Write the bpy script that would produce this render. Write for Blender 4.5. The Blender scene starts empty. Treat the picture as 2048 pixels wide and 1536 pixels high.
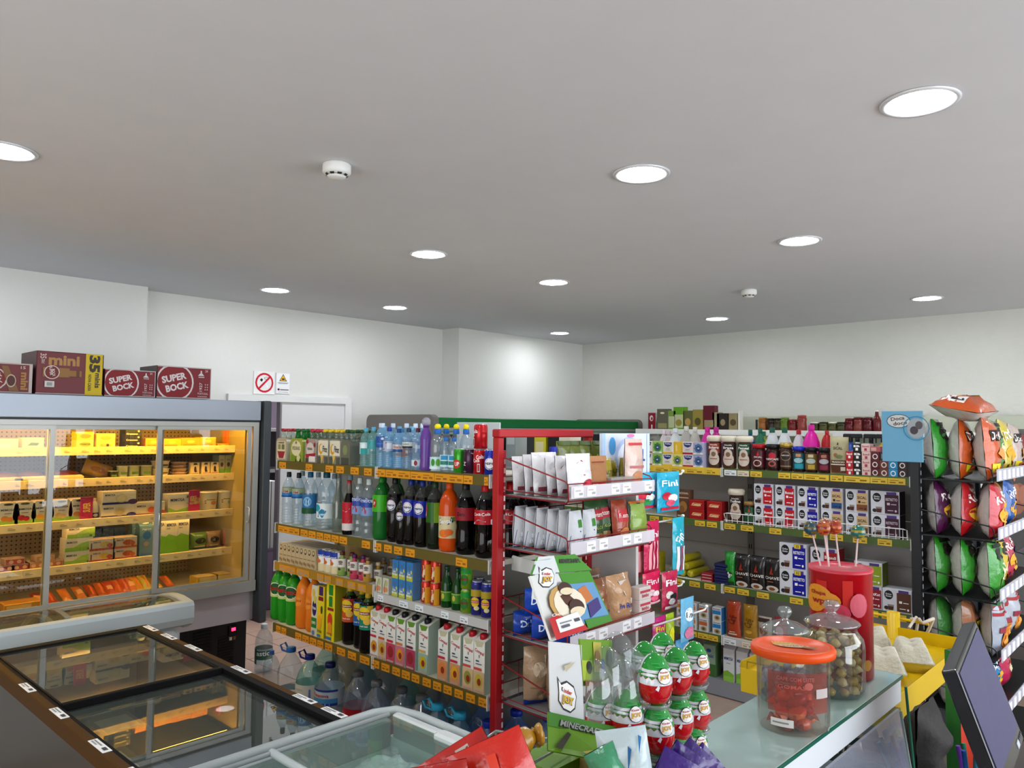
import bpy, math, random
from mathutils import Vector, Matrix, noise
random.seed(7)
SC = bpy.context.scene
COL = SC.collection
R = math.radians

# ------------------------------------------------------------ camera, world, exposure
EYE = 1.70
FPX = 1530.0
CX = Vector((0.682, -0.731, 0.010)); CY = Vector((0.048, 0.031, -0.998)); CF = Vector((0.729, 0.682, 0.056))
CF.normalize(); CX = (CX - CX.dot(CF)*CF).normalized(); CY = CF.cross(CX).normalized()
if CY.z > 0: CY = -CY
cd = bpy.data.cameras.new('camera'); cam = bpy.data.objects.new('camera', cd); COL.objects.link(cam)
cd.sensor_width = 36.0; cd.lens = FPX/2048*36.0; cd.clip_start = 0.05; cd.clip_end = 100
mw = Matrix.Identity(4)
for i in range(3):
    mw[i][0] = CX[i]; mw[i][1] = -CY[i]; mw[i][2] = -CF[i]
mw[2][3] = EYE
cam.matrix_world = mw
SC.camera = cam
SC.view_settings.view_transform = 'Standard'; SC.view_settings.look = 'None'
SC.view_settings.gamma = 1; SC.view_settings.use_curve_mapping = False
SC.view_settings.exposure = 1.08
try:
    SC.cycles.transparent_max_bounces = 24; SC.cycles.max_bounces = 8; SC.cycles.diffuse_bounces = 4
    SC.cycles.sample_clamp_indirect = 8
except Exception: pass
W = bpy.data.worlds.new('daylight'); SC.world = W; W.use_nodes = True
W.node_tree.nodes['Background'].inputs[0].default_value = (.80, .90, 1, 1)
W.node_tree.nodes['Background'].inputs[1].default_value = 1.0

def area(name, loc, rot, sx, sy, power, col):
    l = bpy.data.lights.new(name, 'AREA'); l.shape = 'RECTANGLE'; l.size = sx; l.size_y = sy; l.energy = power; l.color = col
    o = bpy.data.objects.new(name, l); COL.objects.link(o); o.location = loc; o.rotation_euler = rot
    return o
area('shopfront_daylight', (3.4, -2.85, 1.45), (R(90), 0, 0), 6.4, 2.0, 85, (.93, .96, 1))
area('side_window_daylight', (-2.35, 1.2, 1.5), (0, R(-90), 0), 1.9, 4.4, 30, (1, .97, .92))

def ray(px, py): return CX*((px-1024)/FPX) + CY*((py-768)/FPX) + CF
def at_z(px, py, z):
    d = ray(px, py); t = (z-EYE)/d.z; return d*t + Vector((0, 0, EYE))
def at_x(px, py, x):
    d = ray(px, py); return d*(x/d.x) + Vector((0, 0, EYE))
def at_y(px, py, y):
    d = ray(px, py); return d*(y/d.y) + Vector((0, 0, EYE))

# ------------------------------------------------------------ materials
_m = {}
def lin(h):
    h = h.lstrip('#'); c = [int(h[i:i+2], 16)/255 for i in (0, 2, 4)]
    return [(x/12.92 if x <= .04045 else ((x+.055)/1.055)**2.4) for x in c] + [1]
def base(name):
    m = bpy.data.materials.new(name); m.use_nodes = True
    return m, m.node_tree, m.node_tree.nodes['Principled BSDF']
def mt(h, r=.5, m=0., bump=0., scale=60., coat=0., var=0.):
    k = (h, r, m, bump, scale, coat, var)
    if k in _m: return _m[k]
    M, T, P = base('surface_' + h.lstrip('#'))
    P.inputs['Base Color'].default_value = lin(h); P.inputs['Roughness'].default_value = r; P.inputs['Metallic'].default_value = m
    P.inputs['Specular IOR Level'].default_value = .3 if m == 0 else .5
    if coat: P.inputs['Coat Weight'].default_value = coat; P.inputs['Coat Roughness'].default_value = .08
    if bump or var:
        n = T.nodes.new('ShaderNodeTexNoise'); n.inputs['Scale'].default_value = scale; n.inputs['Detail'].default_value = 3
        tc = T.nodes.new('ShaderNodeTexCoord'); T.links.new(tc.outputs['Object'], n.inputs['Vector'])
        if bump:
            b = T.nodes.new('ShaderNodeBump'); b.inputs['Strength'].default_value = bump; b.inputs['Distance'].default_value = .01
            T.links.new(n.outputs['Fac'], b.inputs['Height']); T.links.new(b.outputs['Normal'], P.inputs['Normal'])
        if var:
            x = T.nodes.new('ShaderNodeMix'); x.data_type = 'RGBA'; c = lin(h)
            x.inputs[6].default_value = [v*(1-var) for v in c[:3]]+[1]; x.inputs[7].default_value = [min(1, v*(1+var)) for v in c[:3]]+[1]
            T.links.new(n.outputs['Fac'], x.inputs[0]); T.links.new(x.outputs[2], P.inputs['Base Color'])
    _m[k] = M; return M
def foil(h, r=.28): return mt(h, r, .0, .5, 38., .5)
def emit(h, s):
    k = ('e', h, s)
    if k in _m: return _m[k]
    M, T, P = base('glow_' + h.lstrip('#'))
    P.inputs['Base Color'].default_value = lin(h); P.inputs['Emission Color'].default_value = lin(h); P.inputs['Emission Strength'].default_value = s
    _m[k] = M; return M
def clear(h='#ffffff', tint=1., body=0., ior=1.45, rough=.02, bodycol=None):
    """thin clear plastic or glass: transparent, tinted, with fresnel reflection and a little body"""
    k = ('c', h, tint, body, ior, rough, bodycol)
    if k in _m: return _m[k]
    M = bpy.data.materials.new('clear_' + h.lstrip('#')); M.use_nodes = True; T = M.node_tree; T.nodes.clear()
    o = T.nodes.new('ShaderNodeOutputMaterial'); tr = T.nodes.new('ShaderNodeBsdfTransparent'); c = lin(h)
    tr.inputs[0].default_value = [v*tint for v in c[:3]]+[1]
    g = T.nodes.new('ShaderNodeBsdfGlossy'); g.inputs['Roughness'].default_value = rough
    f = T.nodes.new('ShaderNodeFresnel'); f.inputs[0].default_value = ior
    mx = T.nodes.new('ShaderNodeMixShader'); src = tr.outputs[0]
    if body:
        d = T.nodes.new('ShaderNodeBsdfDiffuse'); d.inputs[0].default_value = lin(bodycol or h)
        b = T.nodes.new('ShaderNodeMixShader'); b.inputs[0].default_value = body
        T.links.new(tr.outputs[0], b.inputs[1]); T.links.new(d.outputs[0], b.inputs[2]); src = b.outputs[0]
    ge = T.nodes.new('ShaderNodeNewGeometry'); iv = T.nodes.new('ShaderNodeMath'); iv.operation = 'SUBTRACT'; iv.inputs[0].default_value = 1
    mu = T.nodes.new('ShaderNodeMath'); mu.operation = 'MULTIPLY'      # reflect from outer faces only: no trapped light inside thin sheets
    T.links.new(ge.outputs['Backfacing'], iv.inputs[1]); T.links.new(iv.outputs[0], mu.inputs[0]); T.links.new(f.outputs[0], mu.inputs[1])
    T.links.new(mu.outputs[0], mx.inputs[0]); T.links.new(src, mx.inputs[1]); T.links.new(g.outputs[0], mx.inputs[2]); T.links.new(mx.outputs[0], o.inputs[0])
    _m[k] = M; return M
def perforated(h, hole, step=.025):
    M, T, P = base('perforated_' + h.lstrip('#')); P.inputs['Roughness'].default_value = .5
    tc = T.nodes.new('ShaderNodeTexCoord'); v = T.nodes.new('ShaderNodeVectorMath'); v.operation = 'SCALE'; v.inputs['Scale'].default_value = 1/step
    fr = T.nodes.new('ShaderNodeVectorMath'); fr.operation = 'FRACTION'; sb = T.nodes.new('ShaderNodeVectorMath'); sb.operation = 'SUBTRACT'; sb.inputs[1].default_value = (.5, .5, .5)
    ml = T.nodes.new('ShaderNodeVectorMath'); ml.operation = 'MULTIPLY'; ml.inputs[1].default_value = (1, 0, 1)
    ln = T.nodes.new('ShaderNodeVectorMath'); ln.operation = 'LENGTH'; lt = T.nodes.new('ShaderNodeMath'); lt.operation = 'LESS_THAN'; lt.inputs[1].default_value = .2
    x = T.nodes.new('ShaderNodeMix'); x.data_type = 'RGBA'; x.inputs[6].default_value = lin(h); x.inputs[7].default_value = lin(hole)
    L = T.links.new
    L(tc.outputs['Object'], v.inputs[0]); L(v.outputs[0], fr.inputs[0]); L(fr.outputs[0], sb.inputs[0]); L(sb.outputs[0], ml.inputs[0]); L(ml.outputs[0], ln.inputs[0]); L(ln.outputs['Value'], lt.inputs[0]); L(lt.outputs[0], x.inputs[0]); L(x.outputs[2], P.inputs['Base Color'])
    return M

# ------------------------------------------------------------ text outlines
_t = {}
def glyphs(s, bold=.02):
    if (s, bold) in _t: return _t[s, bold]
    c = bpy.data.curves.new('lettering', 'FONT'); c.body = s; c.resolution_u = 2; c.offset = bold
    o = bpy.data.objects.new('lettering', c); m = o.to_mesh()
    vs = [(v.co.x, v.co.y) for v in m.vertices]; fs = [tuple(p.vertices) for p in m.polygons]
    o.to_mesh_clear(); bpy.data.objects.remove(o); bpy.data.curves.remove(c)
    if vs:
        x0 = min(v[0] for v in vs); x1 = max(v[0] for v in vs); y0 = min(v[1] for v in vs); y1 = max(v[1] for v in vs)
        vs = [((v[0]-x0)/(x1-x0+1e-9)-.5, (v[1]-y0)/(y1-y0+1e-9)-.5) for v in vs]
    _t[s, bold] = (vs, fs); return _t[s, bold]

# ------------------------------------------------------------ mesh builder
class B:
    def __init__(s): s.v = []; s.f = []; s.m = []; s.s = []; s.mats = []
    def mi(s, m):
        if isinstance(m, str): m = mt(m)
        if m not in s.mats: s.mats.append(m)
        return s.mats.index(m)
    def add(s, vs, fs, m, smooth=False):
        o = len(s.v); s.v += [tuple(v) for v in vs]; k = s.mi(m)
        for f in fs: s.f.append(tuple(o+i for i in f)); s.m.append(k); s.s.append(smooth)
        return s
    def box(s, x0, y0, z0, x1, y1, z1, m, c=0.):
        if x0 > x1: x0, x1 = x1, x0
        if y0 > y1: y0, y1 = y1, y0
        if z0 > z1: z0, z1 = z1, z0
        if not c:
            vs = [(x, y, z) for z in (z0, z1) for y in (y0, y1) for x in (x0, x1)]
            return s.add(vs, [(0, 2, 3, 1), (4, 5, 7, 6), (0, 1, 5, 4), (2, 6, 7, 3), (0, 4, 6, 2), (1, 3, 7, 5)], m)
        c = min(c, (x1-x0)/2.01, (y1-y0)/2.01, (z1-z0)/2.01)
        ring = lambda z, i: [(x0+c*i[0], y0+c*i[1], z) for i in ()]
        def oct_(z, e):
            a, b = x0+e, x1-e; p, q = y0+e, y1-e; d = c
            return [(a+d, p, z), (b-d, p, z), (b, p+d, z), (b, q-d, z), (b-d, q, z), (a+d, q, z), (a, q-d, z), (a, p+d, z)]
        vs = oct_(z0, c) + oct_(z0+c, 0) + oct_(z1-c, 0) + oct_(z1, c)
        fs = [tuple(range(7, -1, -1)), tuple(range(24, 32))]
        for r in range(3):
            for i in range(8):
                j = (i+1) % 8; fs.append((r*8+i, r*8+j, r*8+8+j, r*8+8+i))
        return s.add(vs, fs, m)
    def lathe(s, prof, m, n=16, cx=0, cy=0, z=0, sx=1, sy=1, smooth=True, caps=True):
        """prof: (radius, height[, material]); a material holds from there on"""
        rings = []; cur = m; o = len(s.v)
        for p in prof:
            s.v += [(cx+p[0]*math.cos(2*math.pi*i/n)*sx, cy+p[0]*math.sin(2*math.pi*i/n)*sy, z+p[1]) for i in range(n)]
        for k in range(len(prof)-1):
            if len(prof[k]) > 2: cur = prof[k][2]
            km = s.mi(cur)
            for i in range(n):
                j = (i+1) % n
                s.f.append((o+k*n+i, o+k*n+j, o+k*n+n+j, o+k*n+n+i)); s.m.append(km); s.s.append(smooth)
        if caps:
            if prof[0][0] > 1e-5: s.f.append(tuple(o+i for i in range(n-1, -1, -1))); s.m.append(s.mi(m)); s.s.append(False)
            if prof[-1][0] > 1e-5: s.f.append(tuple(o+(len(prof)-1)*n+i for i in range(n))); s.m.append(s.mi(cur)); s.s.append(False)
        return s
    def tube(s, pts, r, m, n=6):
        pts = [Vector(p) for p in pts]; o = len(s.v); L = len(pts)
        for k, p in enumerate(pts):
            d = (pts[min(k+1, L-1)]-pts[max(k-1, 0)]).normalized()
            a = d.cross(Vector((0, 0, 1)) if abs(d.z) < .9 else Vector((1, 0, 0))).normalized(); b = d.cross(a)
            for i in range(n):
                t = 2*math.pi*i/n; s.v.append(tuple(p+a*(r*math.cos(t))+b*(r*math.sin(t))))
        km = s.mi(m)
        for k in range(L-1):
            for i in range(n):
                j = (i+1) % n; s.f.append((o+k*n+i, o+k*n+j, o+k*n+n+j, o+k*n+n+i)); s.m.append(km); s.s.append(True)
        s.f.append(tuple(o+i for i in range(n))); s.m.append(km); s.s.append(False)
        s.f.append(tuple(o+(L-1)*n+i for i in range(n-1, -1, -1))); s.m.append(km); s.s.append(False)
        return s
    def prism(s, poly, f, m, smooth=False):
        """poly: 2D points; f(u, v, side) -> 3D for side 0 and 1"""
        n = len(poly); vs = [f(u, v, 0) for u, v in poly] + [f(u, v, 1) for u, v in poly]
        return s.add(vs, [tuple(range(n)), tuple(range(2*n-1, n-1, -1))] + [(i, (i+1) % n, n+(i+1) % n, n+i) for i in range(n)], m, smooth)
    # ---- flat print carried on a surface g(u, v, lift)
    def draw(s, g, w, h, prints, e0=.0006, de=.0005, seg=1, vseg=1):
        e = e0
        for p in prints:
            k = p[0]
            if k == 'r':
                x0, y0, x1, y1, c = p[1:6]; nu = max(1, int(round(seg*abs(x1-x0)))); nv = max(1, int(round(vseg*abs(y1-y0))))
                vs = [g((x0+(x1-x0)*i/nu-.5)*w, (y0+(y1-y0)*j/nv)*h, e) for j in range(nv+1) for i in range(nu+1)]
                s.add(vs, [(j*(nu+1)+i, j*(nu+1)+i+1, (j+1)*(nu+1)+i+1, (j+1)*(nu+1)+i) for j in range(nv) for i in range(nu)], c, seg > 1)
            elif k == 'c':
                x, y, rx, ry, c = p[1:6]; n = 14
                vs = [g((x-.5)*w, y*h, e)] + [g((x-.5+rx*q*math.cos(6.2832*i/n))*w, (y+ry*q*math.sin(6.2832*i/n))*h, e) for q in (.6, 1) for i in range(n)]
                s.add(vs, [(0, 1+i, 1+(i+1) % n) for i in range(n)] + [(1+i, 1+n+i, 1+n+(i+1) % n, 1+(i+1) % n) for i in range(n)], c)
            elif k == 'o':
                x, y, rx, ry, q, c = p[1:7]; n = 18
                vs = [g((x-.5+rx*a*math.cos(6.2832*i/n))*w, (y+ry*a*math.sin(6.2832*i/n))*h, e) for a in (q, 1) for i in range(n)]
                s.add(vs, [(i, n+i, n+(i+1) % n, (i+1) % n) for i in range(n)], c)
            elif k == 'p':
                s.add([g((x-.5)*w, y*h, e) for x, y in p[1]], [tuple(range(len(p[1])))], p[2])
            elif k == 't':
                st, x, y, tw, th, c = p[1:7]; a = R(p[7]) if len(p) > 7 else 0; bold = p[8] if len(p) > 8 else .02
                vs, fs = glyphs(st, bold); W_, H_ = tw*w, th*h
                if abs(abs(a)-math.pi/2) < .01: W_, H_ = tw*h, th*w
                q = [((vx*W_)*math.cos(a)-(vy*H_)*math.sin(a), (vx*W_)*math.sin(a)+(vy*H_)*math.cos(a)) for vx, vy in vs]
                s.add([g((x-.5)*w+qx, y*h+qy, e) for qx, qy in q], fs, c)
            e += de
        return s
    def mesh(s, name):
        me = bpy.data.meshes.new(name); me.from_pydata(s.v, [], s.f)
        for m in s.mats: me.materials.append(m)
        me.polygons.foreach_set('material_index', s.m); me.polygons.foreach_set('use_smooth', s.s); me.update()
        return me
    def obj(s, name, parent=None, loc=(0, 0, 0), rot=0., bevel=0.):
        return link(name, s.mesh(name), parent, loc, rot, bevel)
def link(name, me, parent=None, loc=(0, 0, 0), rot=0., bevel=0.):
    o = bpy.data.objects.new(name, me); COL.objects.link(o); o.location = loc
    if rot: o.rotation_euler = rot if isinstance(rot, (tuple, list)) else (0, 0, rot)
    if parent: o.parent = parent
    if bevel:
        b = o.modifiers.new('edges', 'BEVEL'); b.width = bevel; b.segments = 2; b.limit_method = 'ANGLE'; b.angle_limit = R(50)
    return o
def tag(o, label=None, cat=None, group=None, kind=None):
    if label: o['label'] = label
    if cat: o['category'] = cat
    if group: o['group'] = group
    if kind: o['kind'] = kind
    return o
def empty(name, loc, label, cat, group=None, rot=0.):
    o = bpy.data.objects.new(name, None); COL.objects.link(o); o.location = loc; o.empty_display_size = .05
    if rot: o.rotation_euler = (0, 0, rot)
    return tag(o, label, cat, group)
FRONT = lambda y: (lambda u, v, e: (u, y-e, v))            # a flat front looking along -Y
def CYL(r): return lambda u, v, e: ((r+e)*math.sin(u/r), -(r+e)*math.cos(u/r), v)
ORD = 'first second third fourth fifth sixth seventh eighth ninth tenth eleventh twelfth thirteenth fourteenth fifteenth sixteenth seventeenth eighteenth nineteenth twentieth'.split()

# ------------------------------------------------------------ the room
CEIL = 2.74
WX = 7.60
wall_m = mt('#dcdcd6', .85, 0, .12, 45., 0, .02)
def struct(name, b, **k): return tag(b.obj(name, **k), kind='structure')
struct('ceiling', B().box(-2.6, -3.1, CEIL, 7.8, 6.5, CEIL+.1, mt('#cdced0', .9, 0, .10, 6., 0, .03)))
struct('floor', B().box(-2.6, -3.1, -.1, 7.8, 8.6, -.006, mt('#a08a7c', .45, 0, .05, 20., 0, .1)))
fl = bpy.data.objects['floor']
tb = B().box(-.1635, -.1635, -.008, .1635, .1635, 0, mt('#b09282', .32, 0, .08, 24., 0, .12), .0015).mesh('floor_tile')
for i in range(7):
    for j in range(9): link('tile', tb, fl, (2.0+i*.333, 3.4+j*.333, 0))
for i in range(5):
    for j in range(6): link('tile', tb, fl, (3.35+i*.333, .4+j*.333, 0))
struct('wall_left', B().box(-2.6, 6.0, 0, 2.33, 6.35, CEIL, wall_m))
b = B(); b.box(2.33, 6.16, 0, 3.10, 6.35, CEIL, wall_m).box(4.25, 6.16, 0, 5.48, 6.35, CEIL, wall_m).box(3.10, 6.16, 1.92, 4.25, 6.35, CEIL, wall_m)
struct('wall_middle', b)
struct('wall_corner', B().box(5.48, 5.90, 0, WX, 6.35, CEIL, wall_m))
struct('wall_right', B().box(WX, -3.1, 0, WX+.2, 6.35, CEIL, mt('#d2d2c9', .9, 0, .5, 14., 0, .03)))
struct('wall_side', B().box(-2.6, -3.1, 0, -2.45, 6.0, .6, wall_m).box(-2.6, -3.1, 2.4, -2.45, 6.0, CEIL, wall_m).box(-2.6, -3.1, .6, -2.45, -.9, 2.4, wall_m).box(-2.6, 3.3, .6, -2.45, 6.0, 2.4, wall_m))
b = B(); b.box(-2.6, -3.1, 0, .2, -2.95, CEIL, wall_m).box(6.6, -3.1, 0, WX, -2.95, CEIL, wall_m).box(.2, -3.1, 2.45, 6.6, -2.95, CEIL, wall_m).box(.2, -3.1, 0, 6.6, -2.95, .35, wall_m)
struct('wall_front', b)
wm = mt('#c9ccd0', .4, .6)
for k, (x0, x1) in enumerate(((.2, 2.2), (2.3, 4.4), (4.5, 6.6))):
    b = B().box(x0, -3.06, .35, x0+.06, -3.0, 2.45, wm).box(x1-.06, -3.06, .35, x1, -3.0, 2.45, wm).box(x0+.06, -3.06, .35, x1-.06, -3.0, .41, wm).box(x0+.06, -3.06, 2.39, x1-.06, -3.0, 2.45, wm).box(x0+.06, -3.06, 1.9, x1-.06, -3.0, 1.95, wm)
    w = struct('window_%d' % (k+1), b)
    B().box(x0+.06, -3.035, .41, x1-.06, -3.03, 2.39, clear('#f4fbff', .97)).obj('pane', w)
# the store room doorway in the middle wall
b = B(); fm = mt('#e2e2df', .5)
b.box(3.06, 6.12, 0, 3.12, 6.158, 1.90, fm).box(4.23, 6.12, 0, 4.30, 6.158, 1.90, fm).box(3.06, 6.12, 1.90, 4.30, 6.158, 1.955, fm)
d = struct('door_1', b)
B().box(3.56, 6.14, .01, 4.23, 6.175, 1.90, mt('#dcdcda', .45), .003).obj('door_leaf', d)
B().box(3.545, 6.12, .01, 3.562, 6.18, 1.90, mt('#8d8a8c', .35, .7)).obj('closing_edge', d)
B().box(4.215, 6.125, 1.55, 4.235, 6.142, 1.64, mt('#b7b7b5', .35, .8)).obj('hinge', d)
struct('wall_storeroom', B().box(2.0, 8.3, 0, 5.2, 8.4, CEIL, mt('#8a7e92', .8)).box(2.0, 6.35, 0, 2.1, 8.3, CEIL, mt('#8a7e92', .8)).box(5.1, 6.35, 0, 5.2, 8.3, CEIL, mt('#8a7e92', .8)).box(2.0, 6.35, 2.5, 5.2, 8.4, 2.6, mt('#777777', .8)))
# ------------------------------------------------------------ ceiling lights and smoke detectors
LP = [(2.60, .68, 'far upper corner, largest of all'), (2.60, 1.72, 'second row over the red wire rack'), (2.99, 3.50, 'over the drinks gondola'), (3.03, 5.35, 'over the doorway signs'), (4.17, 5.32, 'between the doorway and the pilaster'), (4.165, 3.50, 'over the aisle beside the drinks gondola'), (6.48, 5.35, 'near the room corner'), (4.11, 1.69, 'over the coffee gondola'), (6.55, 3.49, 'close to the textured wall'), (6.55, 1.69, 'by the textured wall, above the crisps'), (.763, 3.395, 'cut by the picture edge')]
ring = B(); ring.lathe([(.093, 0), (.098, -.006), (.111, -.008), (.116, -.003), (.116, .0)], mt('#d5d7da', .3, .2), 40)
ring = ring.mesh('trim_ring'); disc = B().lathe([(0, -.003), (.094, -.003), (.094, 0), (0, 0)], emit('#f3f8ff', 50), 40).mesh('diffuser')
for i, (x, y, w) in enumerate(LP + [(.763, 1.62, 'over the nearest chest freezer'), (.763, 5.3, 'over the dairy fridge'), (6.5, -.2, 'beyond the crisps'), (2.6, -1.2, 'by the shop window')]):  # the one over the nearest chest freezer is added to lighten its interior
    e = empty('ceiling_light', (x, y, CEIL-.001), 'round white recessed ceiling light, lit, ' + w, 'lamp', 'recessed ceiling lights')
    link('trim_ring', ring, e); link('diffuser', disc, e)
b = B().lathe([(.052, 0), (.056, -.004), (.056, -.032), (.050, -.040), (.040, -.042)], mt('#e6e6e2', .4), 28).lathe([(.040, -.038), (.036, -.052), (.028, -.057), (0, -.058)], mt('#e0e0dc', .4), 28)
for i in range(9):
    a = 6.2832*i/9; b.box(.0, 0, 0, 0.0001, .0001, .0001, mt('#222222'))
vents = B()
for i in range(9):
    a = 6.2832*i/9; c, s = math.cos(a), math.sin(a); c2, s2 = math.cos(a+.4), math.sin(a+.4)
    vents.add([(.047*c, .047*s, -.0425), (.047*c2, .047*s2, -.0425), (.0395*c2, .0395*s2, -.0490), (.0395*c, .0395*s, -.0490)], [(0, 1, 2, 3)], mt('#2a2a28'))
b.lathe([(.0465, -.0415), (.039, -.048), (.039, -.04)], mt('#e6e6e2', .4), 28, caps=False)
sm = b.mesh('smoke_detector'); vm = vents.mesh('vent_slots')
for (x, y, w) in ((1.71, 2.57, 'nearer one, over the chest freezers'), (5.345, 2.585, 'distant one, beyond the coffee gondola')):
    o = link('smoke_detector', sm, None, (x, y, CEIL)); tag(o, 'white round smoke detector on the ceiling, ' + w, 'smoke detector', 'ceiling smoke detectors'); link('vent_slots', vm, o)
# ------------------------------------------------------------ signs on the wall
b = B().box(3.303, 6.150, 1.965, 3.500, 6.158, 2.163, '#ecebe8')
o = tag(b.obj('no_smoking_sign'), 'white square no smoking sign with red ring and bar', 'sign')
g = lambda u, v, e: (3.4015+u, 6.150-e, 1.965+v)
pr = [('o', .5, .5, .44, .44, .80, '#c8102e'), ('r', .30, .48, .62, .52, '#111111'), ('p', [(.28, .62), (.36, .70), (.44, .62), (.36, .54)], '#111111'), ('p', [(.40, .60), (.66, .28), (.70, .32), (.45, .63)], '#fafafa'), ('o', .60, .70, .12, .06, .8, '#555555'), ('p', [(.20, .26), (.26, .20), (.80, .74), (.74, .80)], '#c8102e')]
B().draw(g, .197, .198, [p for p in pr if p[0] != 'r']).obj('printed_symbol', o)
b = B().box(3.514, 6.150, 1.975, 3.651, 6.158, 2.160, '#dddde0')
o = tag(b.obj('warning_sign'), 'small white notice with a yellow warning triangle above text lines', 'sign')
g = lambda u, v, e: (3.5825+u, 6.150-e, 1.975+v)
B().draw(g, .137, .185, [('r', .03, .02, .97, .98, '#f2f2f2'), ('p', [(.22, .60), (.78, .60), (.5, .95)], '#1a1a1a'), ('p', [(.28, .63), (.72, .63), (.5, .90)], '#e8b21c'), ('c', .5, .70, .12, .04, '#222222'), ('r', .12, .52, .88, .54, '#777777'), ('r', .18, .48, .82, .50, '#888888'), ('c', .18, .20, .08, .05, '#5a2030'), ('r', .30, .17, .90, .21, '#555555'), ('r', .12, .07, .88, .09, '#aaaaaa')]).obj('printed_symbol', o)
# ------------------------------------------------------------ glass-door dairy fridge along the left wall
grey = mt('#8f959c', .38, .35); lgrey = mt('#b3b3ae', .4, .2); dk = mt('#3d4348', .45)
fr = empty('display_fridge', (0, 4.88, 0), 'long grey dairy fridge with sliding glass doors and warm lit shelves', 'fridge')
L = -4.88
b = B().box(-1.35, .04, .37, 2.68, 1.0, .56, mt('#b9b3b8', .35, .25)); b.box(-1.35, .03, .56, 2.68, .09, .575, lgrey)
b.box(-1.35, .90, .37, 2.68, 1.0, 1.86, mt('#c9c4b8', .6)).box(-1.35, .0, 1.80, 2.68, 1.0, 1.855, grey).box(-1.35, .12, .55, 2.68, .9, .60, mt('#8d8a84', .5))
b.obj('cabinet_body', fr)
B().box(-1.35, -.03, 1.725, 2.665, .05, 1.858, mt('#8b919a', .33, .45), .004).box(-1.35, -.005, 1.714, 2.67, .05, 1.725, '#3a3d40').obj('canopy_panel', fr)
B().box(2.68, -.05, .355, 2.735, .95, 1.862, dk, .006).obj('end_panel', fr)
fm2 = mt('#a3a39d', .35, .4)
B().box(-1.35, -.01, 1.685, 2.625, .05, 1.714, fm2).box(-1.35, -.02, .575, 2.665, .05, .645, fm2).box(2.625, -.01, .645, 2.665, .05, 1.714, fm2).box(-1.35, .05, 1.675, 2.63, .055, 1.685, '#4c4c4a').obj('door_frame', fr)
B().box(2.60, .06, .6, 2.64, .88, 1.70, mt('#8f7f60', .55)).obj('inner_side', fr)
gl = clear('#eef2ea', .93, 0, 1.65, .0)
for (x0, x1, y, hx) in ((-.35, .66, .022, None), (.60, 1.415, -.004, None), (1.385, 2.035, .022, 2.015), (1.985, 2.615, -.004, 2.60)):
    d = B().box(x0, y, .65, x0+.028, y+.018, 1.684, fm2).box(x1-.028, y, .65, x1, y+.018, 1.684, fm2).box(x0+.028, y, .65, x1-.028, y+.018, .675, fm2).box(x0+.028, y, 1.66, x1-.028, y+.018, 1.684, fm2).obj('sliding_door', fr)
    B().box(x0+.028, y+.007, .675, x1-.028, y+.010, 1.66, gl).obj('glass_pane', d)
    if hx: B().tube([(hx-.005, y, 1.14), (hx-.005, y-.028, 1.14), (hx-.005, y-.03, 1.13), (hx-.005, y-.03, 1.05), (hx-.005, y-.028, 1.04), (hx-.005, y, 1.04)], .004, mt('#d5d5d0', .25, .8)).obj('door_handle', d)
B().box(-1.35, .885, .6, 2.62, .9, 1.75, perforated('#8a7466', '#221a16', .027)).obj('perforated_back_panel', fr)
rail_m = mt('#e0c49a', .45); tick = mt('#a08560', .6)
for z in (1.548, 1.358, 1.112, .848):
    s = B().box(-1.3, .21, z-.018, 2.60, .80, z-.006, mt('#d8cbb0', .5)).obj('shelf', fr)
    B().box(-1.3, .195, z-.046, 2.60, .21, z+.004, rail_m, .002).obj('price_rail', s)
    t = B()
    for k in range(46):
        x = -1.2+k*.085+random.uniform(-.02, .02); w = random.uniform(.018, .04)
        if x < 2.55: t.box(x, .1935, z-.028, x+w, .195, z-.024, tick).box(x, .1935, z-.020, x+w*.6, .195, z-.017, tick)
    tag(t.obj('price_print', s), kind='stuff')
B().box(-1.3, .10, .585, 2.60, .82, .603, mt('#a39a8c', .5)).obj('bottom_deck', fr)
o = B().lathe([(.012, 0), (.012, 3.8)], emit('#ffc040', 65), 10).obj('light_tube', fr, (-1.25, .10, 1.705), (0, R(90), 0))
for z in (1.33, 1.085, .822):
    B().lathe([(.004, 0), (.004, 3.75)], emit('#ffcf86', 17), 6).obj('shelf_light', fr, (-1.2, .235, z), (0, R(90), 0))
b = B().box(-1.35, .10, .02, 2.67, .18, .37, mt('#17171a', .4)).obj('base_panel', fr)
g = B()
for k in range(14): g.box(2.30, .092, .05+k*.021, 2.42, .10, .060+k*.021, '#050506').box(2.47, .092, .03+k*.018, 2.58, .10, .039+k*.018, '#050506')
tag(g.obj('ventilation_slots', b), kind='stuff')
c = B().box(2.54, .088, .27, 2.60, .10, .335, mt('#0c0c0e', .3)).obj('controller', fr)
B().box(2.558, .085, .302, 2.585, .089, .322, emit('#ff1a3c', 5)).obj('red_display', c)
B().box(2.545, .085, .242, 2.562, .10, .262, '#b9b4a6').box(2.572, .085, .242, 2.588, .10, .262, '#7a5a3a').obj('rocker_switch', fr)

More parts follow.
